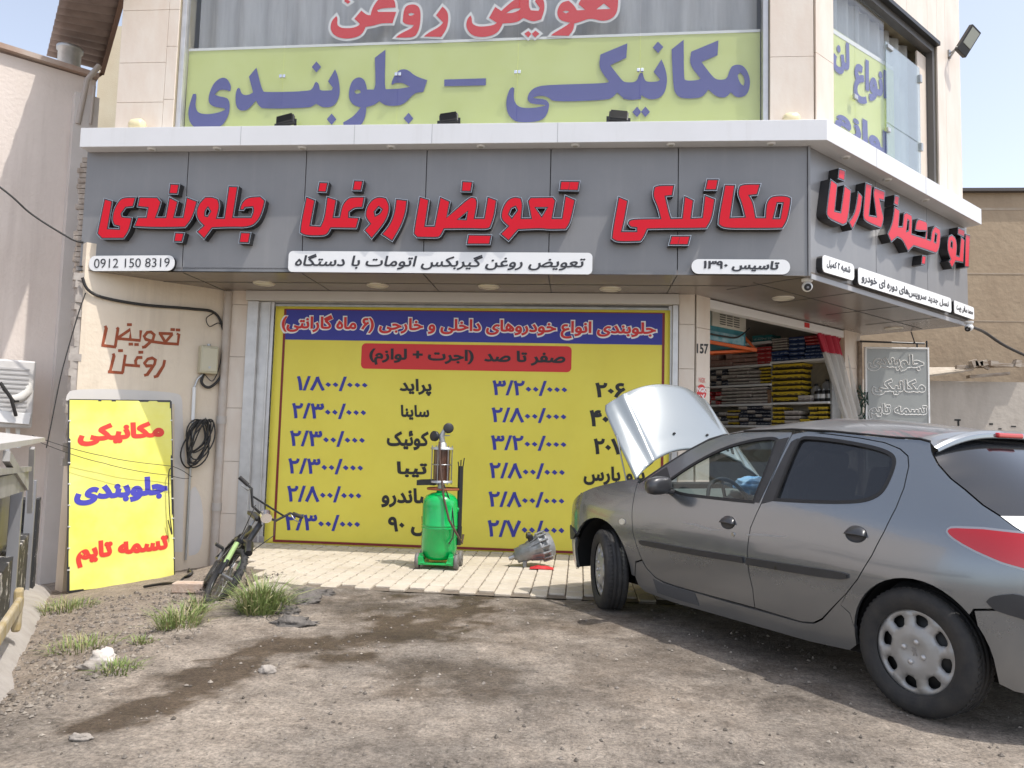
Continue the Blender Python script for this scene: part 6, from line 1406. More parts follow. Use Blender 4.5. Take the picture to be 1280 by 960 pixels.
# scratches on the doors
scr = mat('scratch', (.34, .33, .32), .6)
for pts in ([(1093-160, 668), (945, 666.5), (965, 668.5), (985, 670.5), (975, 671.5), (950, 669.5), (935, 669.5)], [(852, 653), (870, 655), (890, 661), (905, 663), (888, 663), (868, 657)]):
    panel('scratch', spts(pts), scr, fd[0] if pts[0][0] < 930 else rdr[0], off=.0012, gap=0, both=False, thick=0, edge=False, h=.02)

# ---- roof, screens and bonnet: surfaces lofted from the left edge to its mirror
def loft(nm, left, bulge, m, par=car, nv=28, solid=0, p=2., rim=None):
    """left: (x, y, z) points; bulge: (dx, dz) at the middle for each point"""
    mb = MB(); L = [Vector(q) for q in left]; n = len(L)-1
    def f(u, v):
        i = min(int(u*n), n-1); t = u*n-i; a = L[i].lerp(L[i+1], t); bx = lerp(bulge[i][0], bulge[i+1][0], t); bz = lerp(bulge[i][1], bulge[i+1][1], t)
        w_ = 2*v-1; k = 1-abs(w_)**p; return Vector((a.x+bx*k, a.y*w_, a.z+bz*k))
    mb.grid(f, max(n*4, 12), nv); return mb.build(nm, m, par, solid=solid)
def edge3(pts, off=0.): 
    out = []
    for q in pts: x, z = side(*q); out.append((x, ys(x, z)+off, z))
    return out
rail = edge3([(905, 543.5), (930, 539.5), (960, 538.5), (990, 537.2), (1040, 539.7), (1080, 543.7), (1120, 547.7), (1150, 549.2), (1163, 552.8)])
rz_ = [.035, .052, .060, .066, .066, .064, .060, .055, .05]
loft('roof', rail, [(.13, .035), (.07, .057), (.03, .075), (0, .086), (0, .088), (0, .084), (-.02, .074), (-.05, .058), (-.06, .05)], paint, p=2.4)
# thin roof channel
m = MB(); m.tube([Vector(q)+Vector((0, .0, .004)) for q in rail[1:]], .006, 6); m.build('roof_channel', seal, car)
# windscreen with pillars
ap = edge3([(800, 602), (830, 581.5), (860, 562.5), (885, 549.5), (905, 543.5)])
ap = [(x, y-.01, z) for x, y, z in ap]
api = [(x, y-.045, z-.005) for x, y, z in ap]
def pil(u, v, s):
    i = min(int(u*4), 3); t = u*4-i; q = Vector(ap[i]).lerp(Vector(ap[i+1]), t)*(1-v)+Vector(api[i]).lerp(Vector(api[i+1]), t)*v+Vector((.02*math.sin(math.pi*v), 0, .012*math.sin(math.pi*v))); q.y *= s; return q
for s in (1, -1):
    m = MB(); m.grid(lambda u, v: pil(u, v, s), 16, 4); m.build('windscreen_pillar', trim, car, solid=.02)
loft('windscreen', api, [(.27, .0), (.24, .01), (.20, .015), (.16, .02), (.13, .028)], gclear, p=2.2)
# rear hatch: spoiler, glass, lower gate
he = [(x, ys(x, z), z) for x, z in hatch_edge]
def lofted(nm, rows, m, p=3., nv=32, sub=4, solid=0):
    left = [r[0] for r in rows]; bul = [(r[1][0]-r[0][0], r[1][1]-r[0][2]) for r in rows]; return loft(nm, left, bul, m, p=p, nv=nv, solid=solid)
re_ = rail[-1]
h0 = Vector(he[0]); 
lofted('spoiler', [(re_, (re_[0]-.06, re_[2]+.05)), ((h0.x-.008, h0.y-.006, h0.z+.03), (-1.185, 1.352)), ((h0.x-.02, h0.y-.014, h0.z+.02), (-1.22, 1.335)), ((h0.x-.024, h0.y-.02, h0.z+.004), (-1.222, 1.310)), ((h0.x+.01, h0.y-.03, h0.z), (-1.16, 1.305))], paint, p=3.2)
m = MB(); m.box((-1.212, 0.03, 1.325), (.05, .24, .026)); m.build('brake_light', tail, car, bevel=.008)
gl_rows = []
for k in range(6):
    q = he[k]; t_ = k/5; gl_rows.append(((q[0], q[1]-.012, q[2]), (lerp(-1.165, -1.73, t_), lerp(1.306, .965, t_))))
lofted('rear_window', gl_rows, gdark, p=2.8)
q5 = he[5]
tgr = [(x, y-.004, z) for x, y, z in he[5:]]+[(-1.788, ys(-1.788, .66)+.002, .66), (-1.778, ys(-1.778, .572)+.002, .572)]; lofted('tailgate', [(q, c) for q, c in zip(tgr, [(-1.73, .963), (-1.76, .93), (-1.79, .89), (-1.82, .84), (-1.85, .78), (-1.86, .66), (-1.84, .575)])], paint, p=2.8)
loft('rear_bumper', [(-1.775, .58, .572), (-1.86, .36, .57), (-1.878, .30, .50), (-1.878, .30, .35), (-1.85, .40, .21)], [(-.10, 0)]+[(-.03, 0)]*4, paint)
# nose
loft('front_bumper', [(1.80, .66, .69), (1.90, .55, .60), (1.955, .42, .52), (1.96, .40, .35), (1.90, .52, .22)], [(.10, 0), (.08, 0), (.04, 0), (.03, 0), (.05, 0)], paint)
m = MB(); m.box((1.90, 0, .62), (.10, .62, .10)); m.box((1.965, 0, .36), (.06, .56, .12)); m.build('grille', MT['black'], car, bevel=.01)
for s in (1, -1):
    m = MB(); m.grid(lambda u, v: Vector((1.86-.42*u, s*lerp(.36, .735, u**.6), lerp(.60+.06*u, .70+.16*u, v)))+Vector((.03*math.sin(math.pi*v), 0, 0)), 12, 6); m.build('headlight', mat('headlight glass', (.5, .52, .52), .1, .2, coat=.6), car, solid=.02)
# engine bay and cabin floor
m = MB(); m.box((1.40, 0, .62), (.90, 1.20, .40)); m.build('engine_bay', under, car)
m = MB(); m.box((1.42, .05, .84), (.42, .5, .12)); m.box((1.25, -.42, .84), (.25, .2, .14)); m.box((1.3, .42, .83), (.2, .22, .12)); m.build('engine', mat('engine plastic', (.05, .05, .052), .5), car, bevel=.02)
m = MB(); m.box((.93, 0, .93), (.10, 1.38, .06)); m.build('scuttle', trim, car, bevel=.01)
m = MB(); m.box((-1.62, 0, .62), (.16, 1.0, .30)); m.box((0, 0, .26), (3.3, 1.10, .16)); m.box((-.05, 0, .24), (1.6, 1.44, .10)); m.box((-1.60, 0, .40), (.40, 1.1, .35)); m.box((1.66, 0, .36), (.30, 1.0, .25)); m.build('underbody', under, car, bevel=.01)
# wheel housings
for xc in (1.30, -1.188):
    for s in (1, -1):
        m = MB(); m.grid(lambda u, v: Vector((xc+(.37 if xc > 0 else .342)*math.cos(R(lerp(-8, 188, u))), s*lerp(.755, .46, v), .30+(.37 if xc > 0 else .342)*math.sin(R(lerp(-8, 188, u))))), 30, 1); m.grid(lambda u, v: Vector((xc+(.37 if xc > 0 else .342)*(1-v)*math.cos(R(lerp(-8, 188, u))), s*.46, .30+(.37 if xc > 0 else .342)*(1-v)*math.sin(R(lerp(-8, 188, u))))), 30, 2); m.build('wheel_housing', under, car)
# cabin
gin = mat('dark cabin cloth', (.045, .047, .05), .9); gdash = mat('dashboard grey', (.10, .115, .115), .7)
m = MB(); m.grid(lambda u, v: Vector((lerp(.92, .52, v), lerp(-.66, .66, u), .90+.035*math.sin(math.pi*min(1, v*1.3))-.16*v*v)), 12, 12); m.box((.60, 0, .74), (.30, 1.30, .22)); m.build('dashboard', gdash, car)
m = MB(); m.add([(.58, -.60, .86), (.58, .2, .86), (.58, .62, .86)], []); c = Vector((.42, .36, .84)); ax = Vector((-.90, 0, .42)).normalized(); x_ = Vector((0, 1, 0)); y_ = ax.cross(x_)
m = MB(); m.tube([c+x_*.185*math.cos(a)+y_*.185*math.sin(a) for a in [2*math.pi*k/36 for k in range(36)]], .014, 8, closed=True)
for a in (R(20), R(160), R(270)): m.tube([c+x_*.18*math.cos(a)+y_*.18*math.sin(a), c+ax*-.03], .012, 6)
m.sphere(c-ax*.01, (.05, .06, .06), 12, 8); m.tube([c, c-ax*.25], .03, 8); m.build('steering_wheel', mat('grey wheel rim', (.13, .14, .14), .5), car)
for s in (.36, -.36):
    for xc in (-.05, -.95) if True else ():
        m = MB(); m.box((xc+.05, s, .50), (.50, .50, .16)); m.box((xc-.24, s, .82), (.14, .48, .62), Matrix.Rotation(R(-14), 3, 'Y')); m.box((xc-.34, s, 1.14 if xc > -.5 else 1.02), (.09, .26, .17), Matrix.Rotation(R(-10), 3, 'Y')); m.build('seat', gin, car, bevel=.05, seg=3)
m = MB(); m.box((-.2, 0, .36), (2.1, 1.30, .04)); m.build('cabin_floor', gin, car)
bag = mat('blue plastic bag', (.08, .33, .72), .3, col2=(.55, .72, .85), nscale=14, namt=.9)
t = thing('blue_bag', 'crumpled blue and white plastic bag lying on the car dashboard', 'bag', CAR_O+CX*.55+CY*-.35+Vector((0, 0, .9)))
m = MB(); cb = CAR_O+CX*.58+CY*-.06+Vector((0, 0, .955)); r = random.Random(8)
def bagf(u, v):
    d = Vector((math.cos(2*math.pi*u)*math.sin(math.pi*v), math.sin(2*math.pi*u)*math.sin(math.pi*v), math.cos(math.pi*v)))
    return cb+Vector((d.x*.14, d.y*.13, d.z*.06))*(1+.35*_n.noise(d*2.3+Vector((3, 0, 0)))+.15*_n.noise(d*7))
m.grid(bagf, 36, 18); m.build('bag', bag, t)
# bonnet, raised
HL = [Vector(q) for q in ((1.055, .66, .975), (1.14, .654, 1.07), (1.24, .646, 1.18), (1.345, .636, 1.30), (1.445, .626, 1.415), (1.515, .612, 1.495), (1.545, .588, 1.54))]
HC = [Vector(q) for q in ((1.13, 0, 1.21), (1.20, 0, 1.305), (1.27, 0, 1.415), (1.34, 0, 1.525), (1.405, 0, 1.63), (1.45, 0, 1.71), (1.462, 0, 1.74))]
hn = Vector((-.86, 0, .51))
def hood(u, v):
    n = 6; i = min(int(u*n), n-1); t = u*n-i; a = HL[i].lerp(HL[i+1], t); c = HC[i].lerp(HC[i+1], t); w_ = 2*v-1; k = abs(w_)
    e = k**2.3; q = c.lerp(Vector((a.x, 0, a.z)), e); y = a.y*w_
    rid = .014*math.exp(-((k-.70-.06*u)/.035)**2)-.008*math.exp(-((k-.80-.06*u)/.05)**2)
    # rear edge swings forward between the hinges
    return Vector((q.x, y, q.z))+hn*(rid+.05*(1-k**2)*math.sin(math.pi*u)*.5)
m = MB(); m.grid(hood, 40, 80, flip=False); bonnet = mat('bonnet grey lightened for sky sheen', (.26, .285, .292), .25, .4, coat=.8)  # paler than the body paint: reflected sky put into the bonnet colour
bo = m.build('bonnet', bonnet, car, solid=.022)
for px, v in ((0, .36), (0, .63)):
    q = hood(.20, v); m = MB(); m.sphere(q+hn*.008, (.012, .012, .010), 10, 6); m.build('washer_jet', MT['black'], bo)
m = MB()
for vv in (.185, .225):
    q0, q1 = hood(.08, vv), hood(.26, vv-.03); m.beam(q0+hn*.004, q1+hn*.004, .022, .004, up=hn)
m.build('vent', MT['black'], bo)
m = MB(); m.tube([(1.20, .62, .90), (1.30, .66, 1.30)], .006, 6); m.build('bonnet_stay', MT['steel'], car)
# door mirror
_o = loc(CAMP); _d = ray(824, 607); _d = Vector((_d.dot(CX), _d.dot(CY), _d.z)); mc = _o+_d*((.875-_o.y)/_d.y); m = MB()
def mir(u, v):
    d = Vector((math.cos(2*math.pi*u)*math.sin(math.pi*v), math.sin(2*math.pi*u)*math.sin(math.pi*v), -math.cos(math.pi*v))); k = 1.15 if d.x > 0 else .75
    sq = lambda a: math.copysign(abs(a)**.75, a)
    return mc+Vector((sq(d.x)*.062*k, sq(d.y)*.098, sq(d.z)*.060-.01*d.y))
m.grid(mir, 32, 18); mm_ = mat('black mirror shell', (.035, .035, .037), .33, coat=.4)
mo = m.build('door_mirror', mm_, car); m = MB(); m.beam((mc.x+.01, .74, mc.z-.045), (mc.x, .84, mc.z-.035), .06, .035); m.build('mirror_arm', trim, mo, bevel=.012)
mp_ = mo.copy(); COL.objects.link(mp_); mp_.scale = (1, -1, 1)

# wheels
capm = mat('silver wheel cover', (.40, .40, .40), .42, .35, col2=(.31, .30, .28), nscale=9, namt=.9)
def make_wheel():
    """axis along +y (outside), centre at origin"""
    tz = []
    w2, Rw, ri = .0875, WR, .192
    prof_ = [(ri, -w2+.015), (ri+.015, -w2+.004), (ri+.05, -w2-.004), (Rw-.028, -w2+.000), (Rw-.008, -w2+.012), (Rw, -w2+.030), (Rw, -.040), (Rw-.007, -.038), (Rw-.007, -.032), (Rw, -.030), (Rw, -.006), (Rw-.007, -.004), (Rw-.007, .004), (Rw, .006), (Rw, .030), (Rw-.007, .032), (Rw-.007, .038), (Rw, .040), (Rw, w2-.030), (Rw-.008, w2-.012), (Rw-.028, w2), (ri+.05, w2+.004), (ri+.015, w2-.004), (ri, w2-.015)]
    m = MB(); m.lathe(prof_, (0, 0, 0), (0, 1, 0), 72, False)
    for k in range(60):
        a = 2*math.pi*k/60
        for s in (-1, 1): 
            M = Matrix.Rotation(-a, 3, 'Y'); m.box(M @ Vector((0, s*.050, Rw)), (.016, .030, .0035), M @ Matrix.Rotation(R(24*s), 3, 'Z'))
    ty = m.build('tyre', MT['rubber'], None)
    # cover: a dished disc with eight openings near its rim
    N = 8; out = []
    def dep(r): return .074-.010*(r/.19)**2+.010*math.exp(-((r-.075)/.03)**2)-.006*math.exp(-(r/.05)**2)
    vs = []; es = []; C0 = circ(0, 0, .196, 0, 360, 96)[:-1]; hol = []
    for k in range(N):
        a = 2*math.pi*(k+.5)/N; hp = []
        for j in range(20):
            b = 2*math.pi*j/20; rr = .146+.030*math.copysign(abs(math.cos(b))**.8, math.cos(b)); tt = .036*math.copysign(abs(math.sin(b))**.75, math.sin(b))*(1.12 if math.cos(b) > 0 else .92)
            hp.append((rr*math.cos(a)-tt*math.sin(a), rr*math.sin(a)+tt*math.cos(a)))
        hol.append(hp)
    for loop in [C0]+hol:
        b = len(vs); vs += [Vector(q) for q in loop]; es += [(b+i, b+(i+1) % len(loop)) for i in range(len(loop))]
    for rr in (.02, .045, .065, .085, .105, .118):
        for k in range(int(rr*300)+6): a = 2*math.pi*k/(int(rr*300)+6); vs.append(Vector((rr*math.cos(a), rr*math.sin(a))))
    ov, oe, of, _, _, _ = delaunay_2d_cdt(vs, es, [], 0, 1e-5)
    tr = [f for f in of if pip(*((ov[f[0]]+ov[f[1]]+ov[f[2]])/3), C0) and not any(pip(*((ov[f[0]]+ov[f[1]]+ov[f[2]])/3), h_) for h_ in hol)]
    m = MB(); P = [Vector((q.x, dep(q.length), q.y)) for q in ov]; m.add(P, [f[::-1] for f in tr], True)
    for loop, s in [(C0, 1)]+[(h_, -1) for h_ in hol]:
        P = [Vector((q[0], dep(math.hypot(*q)), q[1])) for q in loop]; n = len(P)
        if s > 0: Q2 = [p+Vector((p.x*.03, -.02, p.z*.03)) for p in P]
        else:
            c = sum(P, Vector())/n; Q2 = [c+(p-c)*.86+Vector((0, -.018, 0)) for p in P]
        m.add(P+Q2, [(i, n+i, n+(i+1) % n, (i+1) % n) if s < 0 else (i, (i+1) % n, n+(i+1) % n, n+i) for i in range(n)], True)
    cap = m.build('wheel_cover', capm, None, weld=1e-5)
    bolts = []; bm_ = mat('bolt cap', (.52, .51, .50), .35, .5)
    for k in range(4):
        m = MB(); a = math.pi*k/2+.5; c = Vector((.05*math.cos(a), dep(.05), .05*math.sin(a))); m.lathe([(.013, -.004), (.0125, .006), (.009, .010), (0, .011)], c, (0, 1, 0), 14, False); bolts.append(m.build('wheel_bolt', bm_, None))
    # the small rampant emblem in the middle
    m = MB(); em = [(-.012, -.018), (-.004, -.02), (-.002, -.008), (.006, -.018), (.013, -.019), (.007, -.004), (.012, .002), (.016, .010), (.009, .006), (.007, .014), (.013, .020), (.004, .021), (-.003, .015), (-.012, .018), (-.006, .010), (-.014, .008), (-.006, .003), (-.009, -.006)]
    m.add([(x, dep(0)+.003, z) for x, z in em], [tuple(range(len(em)))]); eb = m.build('wheel_emblem', mat('worn emblem', (.27, .26, .25), .5, .4), None)
    m = MB(); m.lathe([(.198, -.05), (.188, .02), (.06, .035), (.0, .04)], (0, 0, 0), (0, 1, 0), 40, False); m.lathe([(.16, -.06), (.0, -.06)], (0, 0, 0), (0, 1, 0), 30, False); ri_ = m.build('rim', mat('black steel rim', (.02, .02, .02), .6), None)
    return [ty, cap, eb, ri_]+bolts
parts = make_wheel(); first = True
for xc, s, steer in ((AXR, 1, 0), (AXF, 1, -24), (AXR, -1, 0), (AXF, -1, -24)):
    h = bpy.data.objects.new('wheel', None); COL.objects.link(h); h.parent = car; h.location = (xc, s*.722, WR-.004); h.rotation_euler = (0, R(12 if xc < 0 else 40), R(steer)+(0 if s > 0 else math.pi)); h.rotation_mode = 'XYZ'
    h.rotation_euler = (Matrix.Rotation(R(steer)+(0 if s > 0 else math.pi), 3, 'Z') @ Matrix.Rotation(R(12 if xc < 0 else 40), 3, 'Y')).to_euler()
    for p in parts:
        c = p if first else p.copy()
        if not first: COL.objects.link(c)
        c.parent = h
    first = False
for s in (1,):
    m = MB(); m.cyl((1.05, .55, .38), (1.12, .62, .30), .02); m.box((.98, .60, .34), (.05, .10, .25)); m.build('suspension', under, car)
# ------------------------------------------------------------------ waste-oil tank on wheels
green = mat('green enamel', (.0, .42, .085), .25, coat=.5, col2=(.0, .36, .075), nscale=5); rustpipe = mat('brown hose', (.09, .05, .035), .5)
O = gnd(548, 709.5); t = thing('oil_extractor', 'green wheeled oil tank with an upright brown glass cylinder and gauges on top', 'oil extractor', O)
g = lambda x, y, z: O+Vector((x, y, z))
m = MB(); m.lathe([(0, .075), (.09, .08), (.14, .10), (.165, .14), (.172, .19), (.172, .375), (.176, .38), (.176, .39), (.172, .395), (.172, .40), (.176, .405), (.176, .415), (.172, .42), (.172, .60), (.165, .65), (.14, .69), (.09, .715), (.045, .722), (.04, .76), (0, .765)], O, n=48); m.build('tank', green, t)
m = MB(); m.box(g(0, 0, .055), (.36, .30, .02)); 
for s in (-1, 1): m.add([g(s*.10, -.17, .065), g(s*.15, -.17, .065), g(s*.165, -.13, .15), g(s*.13, -.15, .16)], [(0, 1, 2, 3)]); m.box(g(s*.145, -.15, .085), (.05, .03, .08))
m.build('base_frame', green, t, bevel=.004)
wm = mat('grey castor', (.16, .15, .14), .6)
for x, y, r_ in ((-.185, -.10, .075), (.19, -.10, .075), (-.185, .14, .075), (.19, .14, .075)):
    m = MB(); m.lathe([(r_-.03, -.018), (r_, -.016), (r_, .016), (r_-.03, .018), (.012, .014), (.012, -.014), (r_-.03, -.018)], g(x, y, r_), (1, 0, .03), n=24, cap=False); m.lathe([(.02, -.022), (.02, .022)], g(x, y, r_), (1, 0, .03), n=12); m.build('wheel', wm, t)
m = MB(); m.tube([g(0, 0, .76), g(0, 0, .82)], .035, 12); m.lathe([(.11, .815), (.11, .835), (.05, .838)], O, n=24); m.build('lower_head', MT['galv'], t); m = MB(); m.lathe([(.11, 1.135), (.11, 1.155), (.045, 1.165), (.04, 1.20), (.02, 1.21)], O, n=24); m.build('head', MT['galv'], t)
bg_ = mat('brown oil in glass', (.065, .028, .018), .12, coat=.6, col2=(.11, .05, .03), nscale=10, stretch=(4, 4, .5))
m = MB(); m.lathe([(.082, .836), (.082, 1.136)], O, n=28, cap=False); m.build('oil_cylinder', bg_, t)
m = MB()
for k in range(6): a = k*math.pi/3+.3; m.tube([g(.098*math.cos(a), .098*math.sin(a), .80), g(.098*math.cos(a), .098*math.sin(a), 1.175)], .006, 6)
m.lathe([(.1, .985), (.104, .99), (.1, .995)], O, n=24, cap=False); m.build('cage', MT['steel'], t)
m = MB(); m.tube([g(0, 0, 1.2), g(-.01, -.01, 1.27), g(.02, -.01, 1.33)], [.03, .028, .02], 10); m.tube([g(0, 0, 1.27), g(.07, 0, 1.275)], .006, 6); m.build('valve', MT['galv'], t)
for c_, ax in (((-.075, -.02, 1.265), (-.5, -.8, .1)), ((.055, -.01, 1.345), (.3, -.9, .1))):
    m = MB(); m.lathe([(.0, -.02), (.045, -.02), (.05, -.01), (.05, .018), (.043, .022), (.0, .022)], g(*c_), ax, n=24); m.build('gauge', MT['black'], t)
m = MB(); m.tube([g(.185, .02, .22), g(.185, .02, .98)], .026, 12); m.tube([g(.185, .02, .28), g(.185, .02, .40)], .03, 12); m.build('probe_holder', MT['black'], t)
m = MB()
for dx in (-.018, 0, .02): m.tube([g(.185+dx, .02, .97), g(.185+dx*1.6, .02, 1.04+dx)], .006, 6)
m.build('probe', MT['black'], t)
m = MB(); m.box(g(-.14, .02, .80), (.17, .16, .012), Matrix.Rotation(R(4), 3, 'Y'));  
for a, b in (((-.225, -.06, .79), (-.055, -.06, .80)), ((-.225, .10, .79), (-.055, .10, .80)), ((-.225, -.06, .79), (-.225, .10, .79))): m.beam(g(*a)+Vector((0, 0, .02)), g(*b)+Vector((0, 0, .02)), .01, .05)
m.build('tool_tray', MT['black'], t)
m = MB(); m.lathe([(.16, .745), (.165, .755), (.16, .765)], O+Vector((.02, .03, 0)), n=28, cap=False); m.build('funnel_rim', mat('orange brown funnel', (.30, .08, .03), .5), t)
m = MB(); P = []
pts = [g(-.01, -.1, 1.21), g(.0, -.13, 1.05), g(.03, -.14, .85), (g(.06, -.17, .68)), g(.12, -.19, .48), g(.20, -.17, .34), g(.245, -.14, .26), g(.25, -.12, .34)]
m.tube(pts, .011, 8); m.build('hose', rustpipe, t); m = MB(); m.tube([g(.05, -.12, .80), g(.13, -.10, .60), g(.16, -.12, .40), g(.15, -.12, .30), g(.12, -.16, .25)], .007, 6); m.build('hose', MT['cable'], t)
m = MB(); m.tube([g(.19, .02, .30), g(.17, .02, .3)], .03, 8); m.tube([g(.185, .02, .56), g(.15, .02, .56)], .032, 8); m.build('clip', green, t)

# ------------------------------------------------------------------ gearbox and rag
O = gnd(668, 709); t = thing('gearbox', 'greasy grey aluminium gearbox lying on the paving between the tank and the car', 'gearbox', O)
ax = Vector((.93, .22, .34)).normalized(); c0 = O+Vector((-.185, -.02, .105)); castm = mat('cast aluminium', (.34, .35, .36), .5, .55, col2=(.20, .20, .20), nscale=11, namt=.9, bump=.25, bscale=40)
m = MB(); m.lathe([(0, -.02), (.035, -.02), (.04, .0), (.075, .005), (.078, .06), (.088, .065), (.09, .13), (.098, .135), (.105, .20), (.118, .235), (.135, .25), (.136, .262), (.122, .268), (.120, .31), (.14, .315), (.14, .328), (.128, .335), (.118, .38), (.07, .395), (0, .395)], c0, ax, n=36); 
z_ = ax.orthogonal().normalized(); y_ = ax.cross(z_)
for k in range(14):
    a = 2*math.pi*k/14; d = z_*math.cos(a)+y_*math.sin(a); m.beam(c0+ax*.14+d*.092, c0+ax*.25+d*.128, .010, .012, up=d)
    m.cyl(c0+ax*.25+d*.140, c0+ax*.34+d*.144, .011, None, 8)
m.build('casing', castm, t)
m = MB(); d = Vector((-.05, -.2, 1)).normalized(); d = (d-ax*d.dot(ax)).normalized(); m.cyl(c0+ax*.19+d*.09, c0+ax*.19+d*.15, .028, .03, 14); m.cyl(c0+ax*.19+d*.15, c0+ax*.16+d*.165, .036, .03, 14); m.build('breather', MT['black'], t)
m = MB(); m.cyl(c0-ax*.02, c0-ax*.075, .024, .022, 14); m.build('shaft', MT['steel'], t)
m = MB(); m.box(c0+ax*.10-Vector((0, .02, .105)), (.04, .08, .06)); m.build('foot', castm, t, bevel=.008)
t = thing('red_rag', 'crumpled red rag on the paving under the gearbox', 'rag', O+Vector((.05, -.06, 0)))
m = MB(); c = gnd(677, 711.5)
m.grid(lambda u, v: c+Vector(((u-.5)*.23, (v-.5)*.13, .012+.045*max(0, _n.noise((u*4, v*3, 2))+.45)*math.sin(math.pi*u)*math.sin(math.pi*v))), 24, 16); m.build('cloth', mat('red cloth', (.62, .025, .03), .7, col2=(.45, .015, .02), nscale=20), t, solid=.004)

# ------------------------------------------------------------------ bicycle
rc, fc = tg(256, 733), tg(257.5, 755); fwd = (fc-rc); fwd.z = 0
Lb = .80; hd = fwd.normalized(); up0 = Vector((0, 0, 1)); lf = Vector((-hd.y, hd.x, 0)); a = R(33); upv = up0*math.cos(a)+lf*math.sin(a); sd_ = lf*math.cos(a)-up0*math.sin(a)
base = (rc+fc)/2-hd*.02
t = thing('bicycle', 'small black bicycle with lime green shock leaning at the left end of the shutter', 'bicycle', base)
bp = lambda x, y, z: base+hd*x+sd_*y+upv*z
wr = .245; rx, fx = -Lb/2, Lb/2
blk = mat('bike black', (.02, .02, .021), .35); limep = mat('lime green paint', (.36, .50, .20), .4)
st = R(14)    # front wheel turned a little
def fpt(x, y, z):   # steered front end, turning about the head
    hx = fx-.02; c_, s_ = math.cos(st), math.sin(st); dx = x-hx; return bp(hx+dx*c_-y*s_, dx*s_+y*c_, z)
def bike_wheel(P, xc, nm):
    h = bpy.data.objects.new(nm, None); COL.objects.link(h); h.parent = t; h.matrix_parent_inverse = Matrix.Translation(t.location).inverted()
    m = MB(); N = 56; ring = [P(xc+wr*math.cos(2*math.pi*k/N), 0, wr+wr*math.sin(2*math.pi*k/N)) for k in range(N)]
    rr = wr-.026; m.tube([P(xc+rr*math.cos(2*math.pi*k/N), 0, wr+rr*math.sin(2*math.pi*k/N)) for k in range(N)], .026, 10, closed=True)
    for k in range(44):
        an = 2*math.pi*k/44; dr = Vector((math.cos(an), math.sin(an)))
        for y in (-.017, 0, .017):
            if (k % 2 == 0) == (y == 0): continue
            q0 = P(xc+dr.x*(wr-.006), y, wr+dr.y*(wr-.006)); q1 = P(xc+dr.x*(wr+.003-abs(y)*.35), y, wr+dr.y*(wr+.003-abs(y)*.35)); m.beam(q0, q1, .014, .017, up=(P(xc, 1, wr)-P(xc, 0, wr)))
    o = m.build('tyre', MT['rubber'], None); o.parent = h
    m = MB(); rr = wr-.052; m.tube([P(xc+rr*math.cos(2*math.pi*k/N), 0, wr+rr*math.sin(2*math.pi*k/N)) for k in range(N)], .011, 8, closed=True); o = m.build('wheel_rim', blk, None); o.parent = h
    m = MB(); 
    for k in range(20):
        an = 2*math.pi*k/20; m.tube([P(xc, .025*(1 if k % 2 else -1), wr), P(xc+rr*math.cos(an), 0, wr+rr*math.sin(an))], .0012, 4)
    o = m.build('spokes', MT['steel'], None); o.parent = h
    m = MB(); m.cyl(P(xc, -.05, wr), P(xc, .05, wr), .02, None, 12); o = m.build('hub', MT['steel'], None); o.parent = h
bike_wheel(bp, rx, 'wheel'); bike_wheel(fpt, fx, 'wheel')
bb = (-.06, 0, .27); hdlo, hdhi = (fx-.13, 0, .56), (fx-.16, 0, .68); seat_t = (-.22, 0, .62)
m = MB(); m.tube([bp(*bb), bp(.12, 0, .34), bp(*hdlo)], [.024, .028, .026], 10); m.tube([bp(*hdhi), bp(-.05, 0, .56), bp(*seat_t)], .02, 10); m.tube([bp(*bb), bp(*seat_t)], .019, 10); m.tube([bp(hdlo[0]+.01, 0, hdlo[2]-.03), bp(hdhi[0]-.01, 0, hdhi[2]+.03)], .026, 12); m.build('frame', blk, t)
m = MB()
for s in (-1, 1): m.tube([bp(-.03, s*.04, .29), bp(rx, s*.06, wr)], .012, 8); m.tube([bp(seat_t[0]+.03, s*.03, .53), bp(rx, s*.06, wr)], .011, 8)
m.build('rear_fork', blk, t)
m = MB()
for s in (-1, 1): m.tube([fpt(fx-.10, s*.055, .50), fpt(fx-.03, s*.06, .33)], .021, 10)
m.build('fork_lower', limep, t)
m = MB()
for s in (-1, 1): m.tube([fpt(fx-.03, s*.06, .36), fpt(fx, s*.06, wr)], .016, 8)
m.beam(fpt(fx-.11, -.08, .52), fpt(fx-.11, .08, .52), .05, .03); m.build('fork_crown', blk, t)
m = MB(); m.tube([fpt(fx-.10, 0, .535), fpt(fx-.0, 0, .545), fpt(fx+.10, 0, .49)], [.03, .034, .03], 8); m.build('mudguard', blk, t)
m = MB(); m.tube([bp(hdhi[0], 0, hdhi[2]+.02), fpt(fx-.17, 0, .76), fpt(fx-.11, 0, .78)], .017, 8)
P = [fpt(fx-.20, -.30, .93), fpt(fx-.17, -.20, .91), fpt(fx-.13, -.12, .80), fpt(fx-.11, 0, .78), fpt(fx-.13, .12, .80), fpt(fx-.17, .20, .91), fpt(fx-.20, .30, .93)]
m.tube(P, .011, 8); m.tube([fpt(fx-.15, -.165, .865), fpt(fx-.15, .165, .865)], .008, 8); m.build('handlebar', blk, t)
for s in (-1, 1): 
    m = MB(); m.tube([fpt(fx-.19, s*.235, .92), fpt(fx-.205, s*.33, .935)], .017, 10); m.build('grip', MT['rubber'], t)
    m = MB(); m.tube([fpt(fx-.16, s*.21, .905), fpt(fx-.10, s*.24, .885), fpt(fx-.13, s*.30, .89)], .005, 6); m.build('brake_lever', MT['steel'], t)
m = MB(); m.cyl(fpt(fx-.08, 0, .80), fpt(fx-.03, 0, .78), .05, .045, 18); m.build('headlamp', MT['chrome'], t)
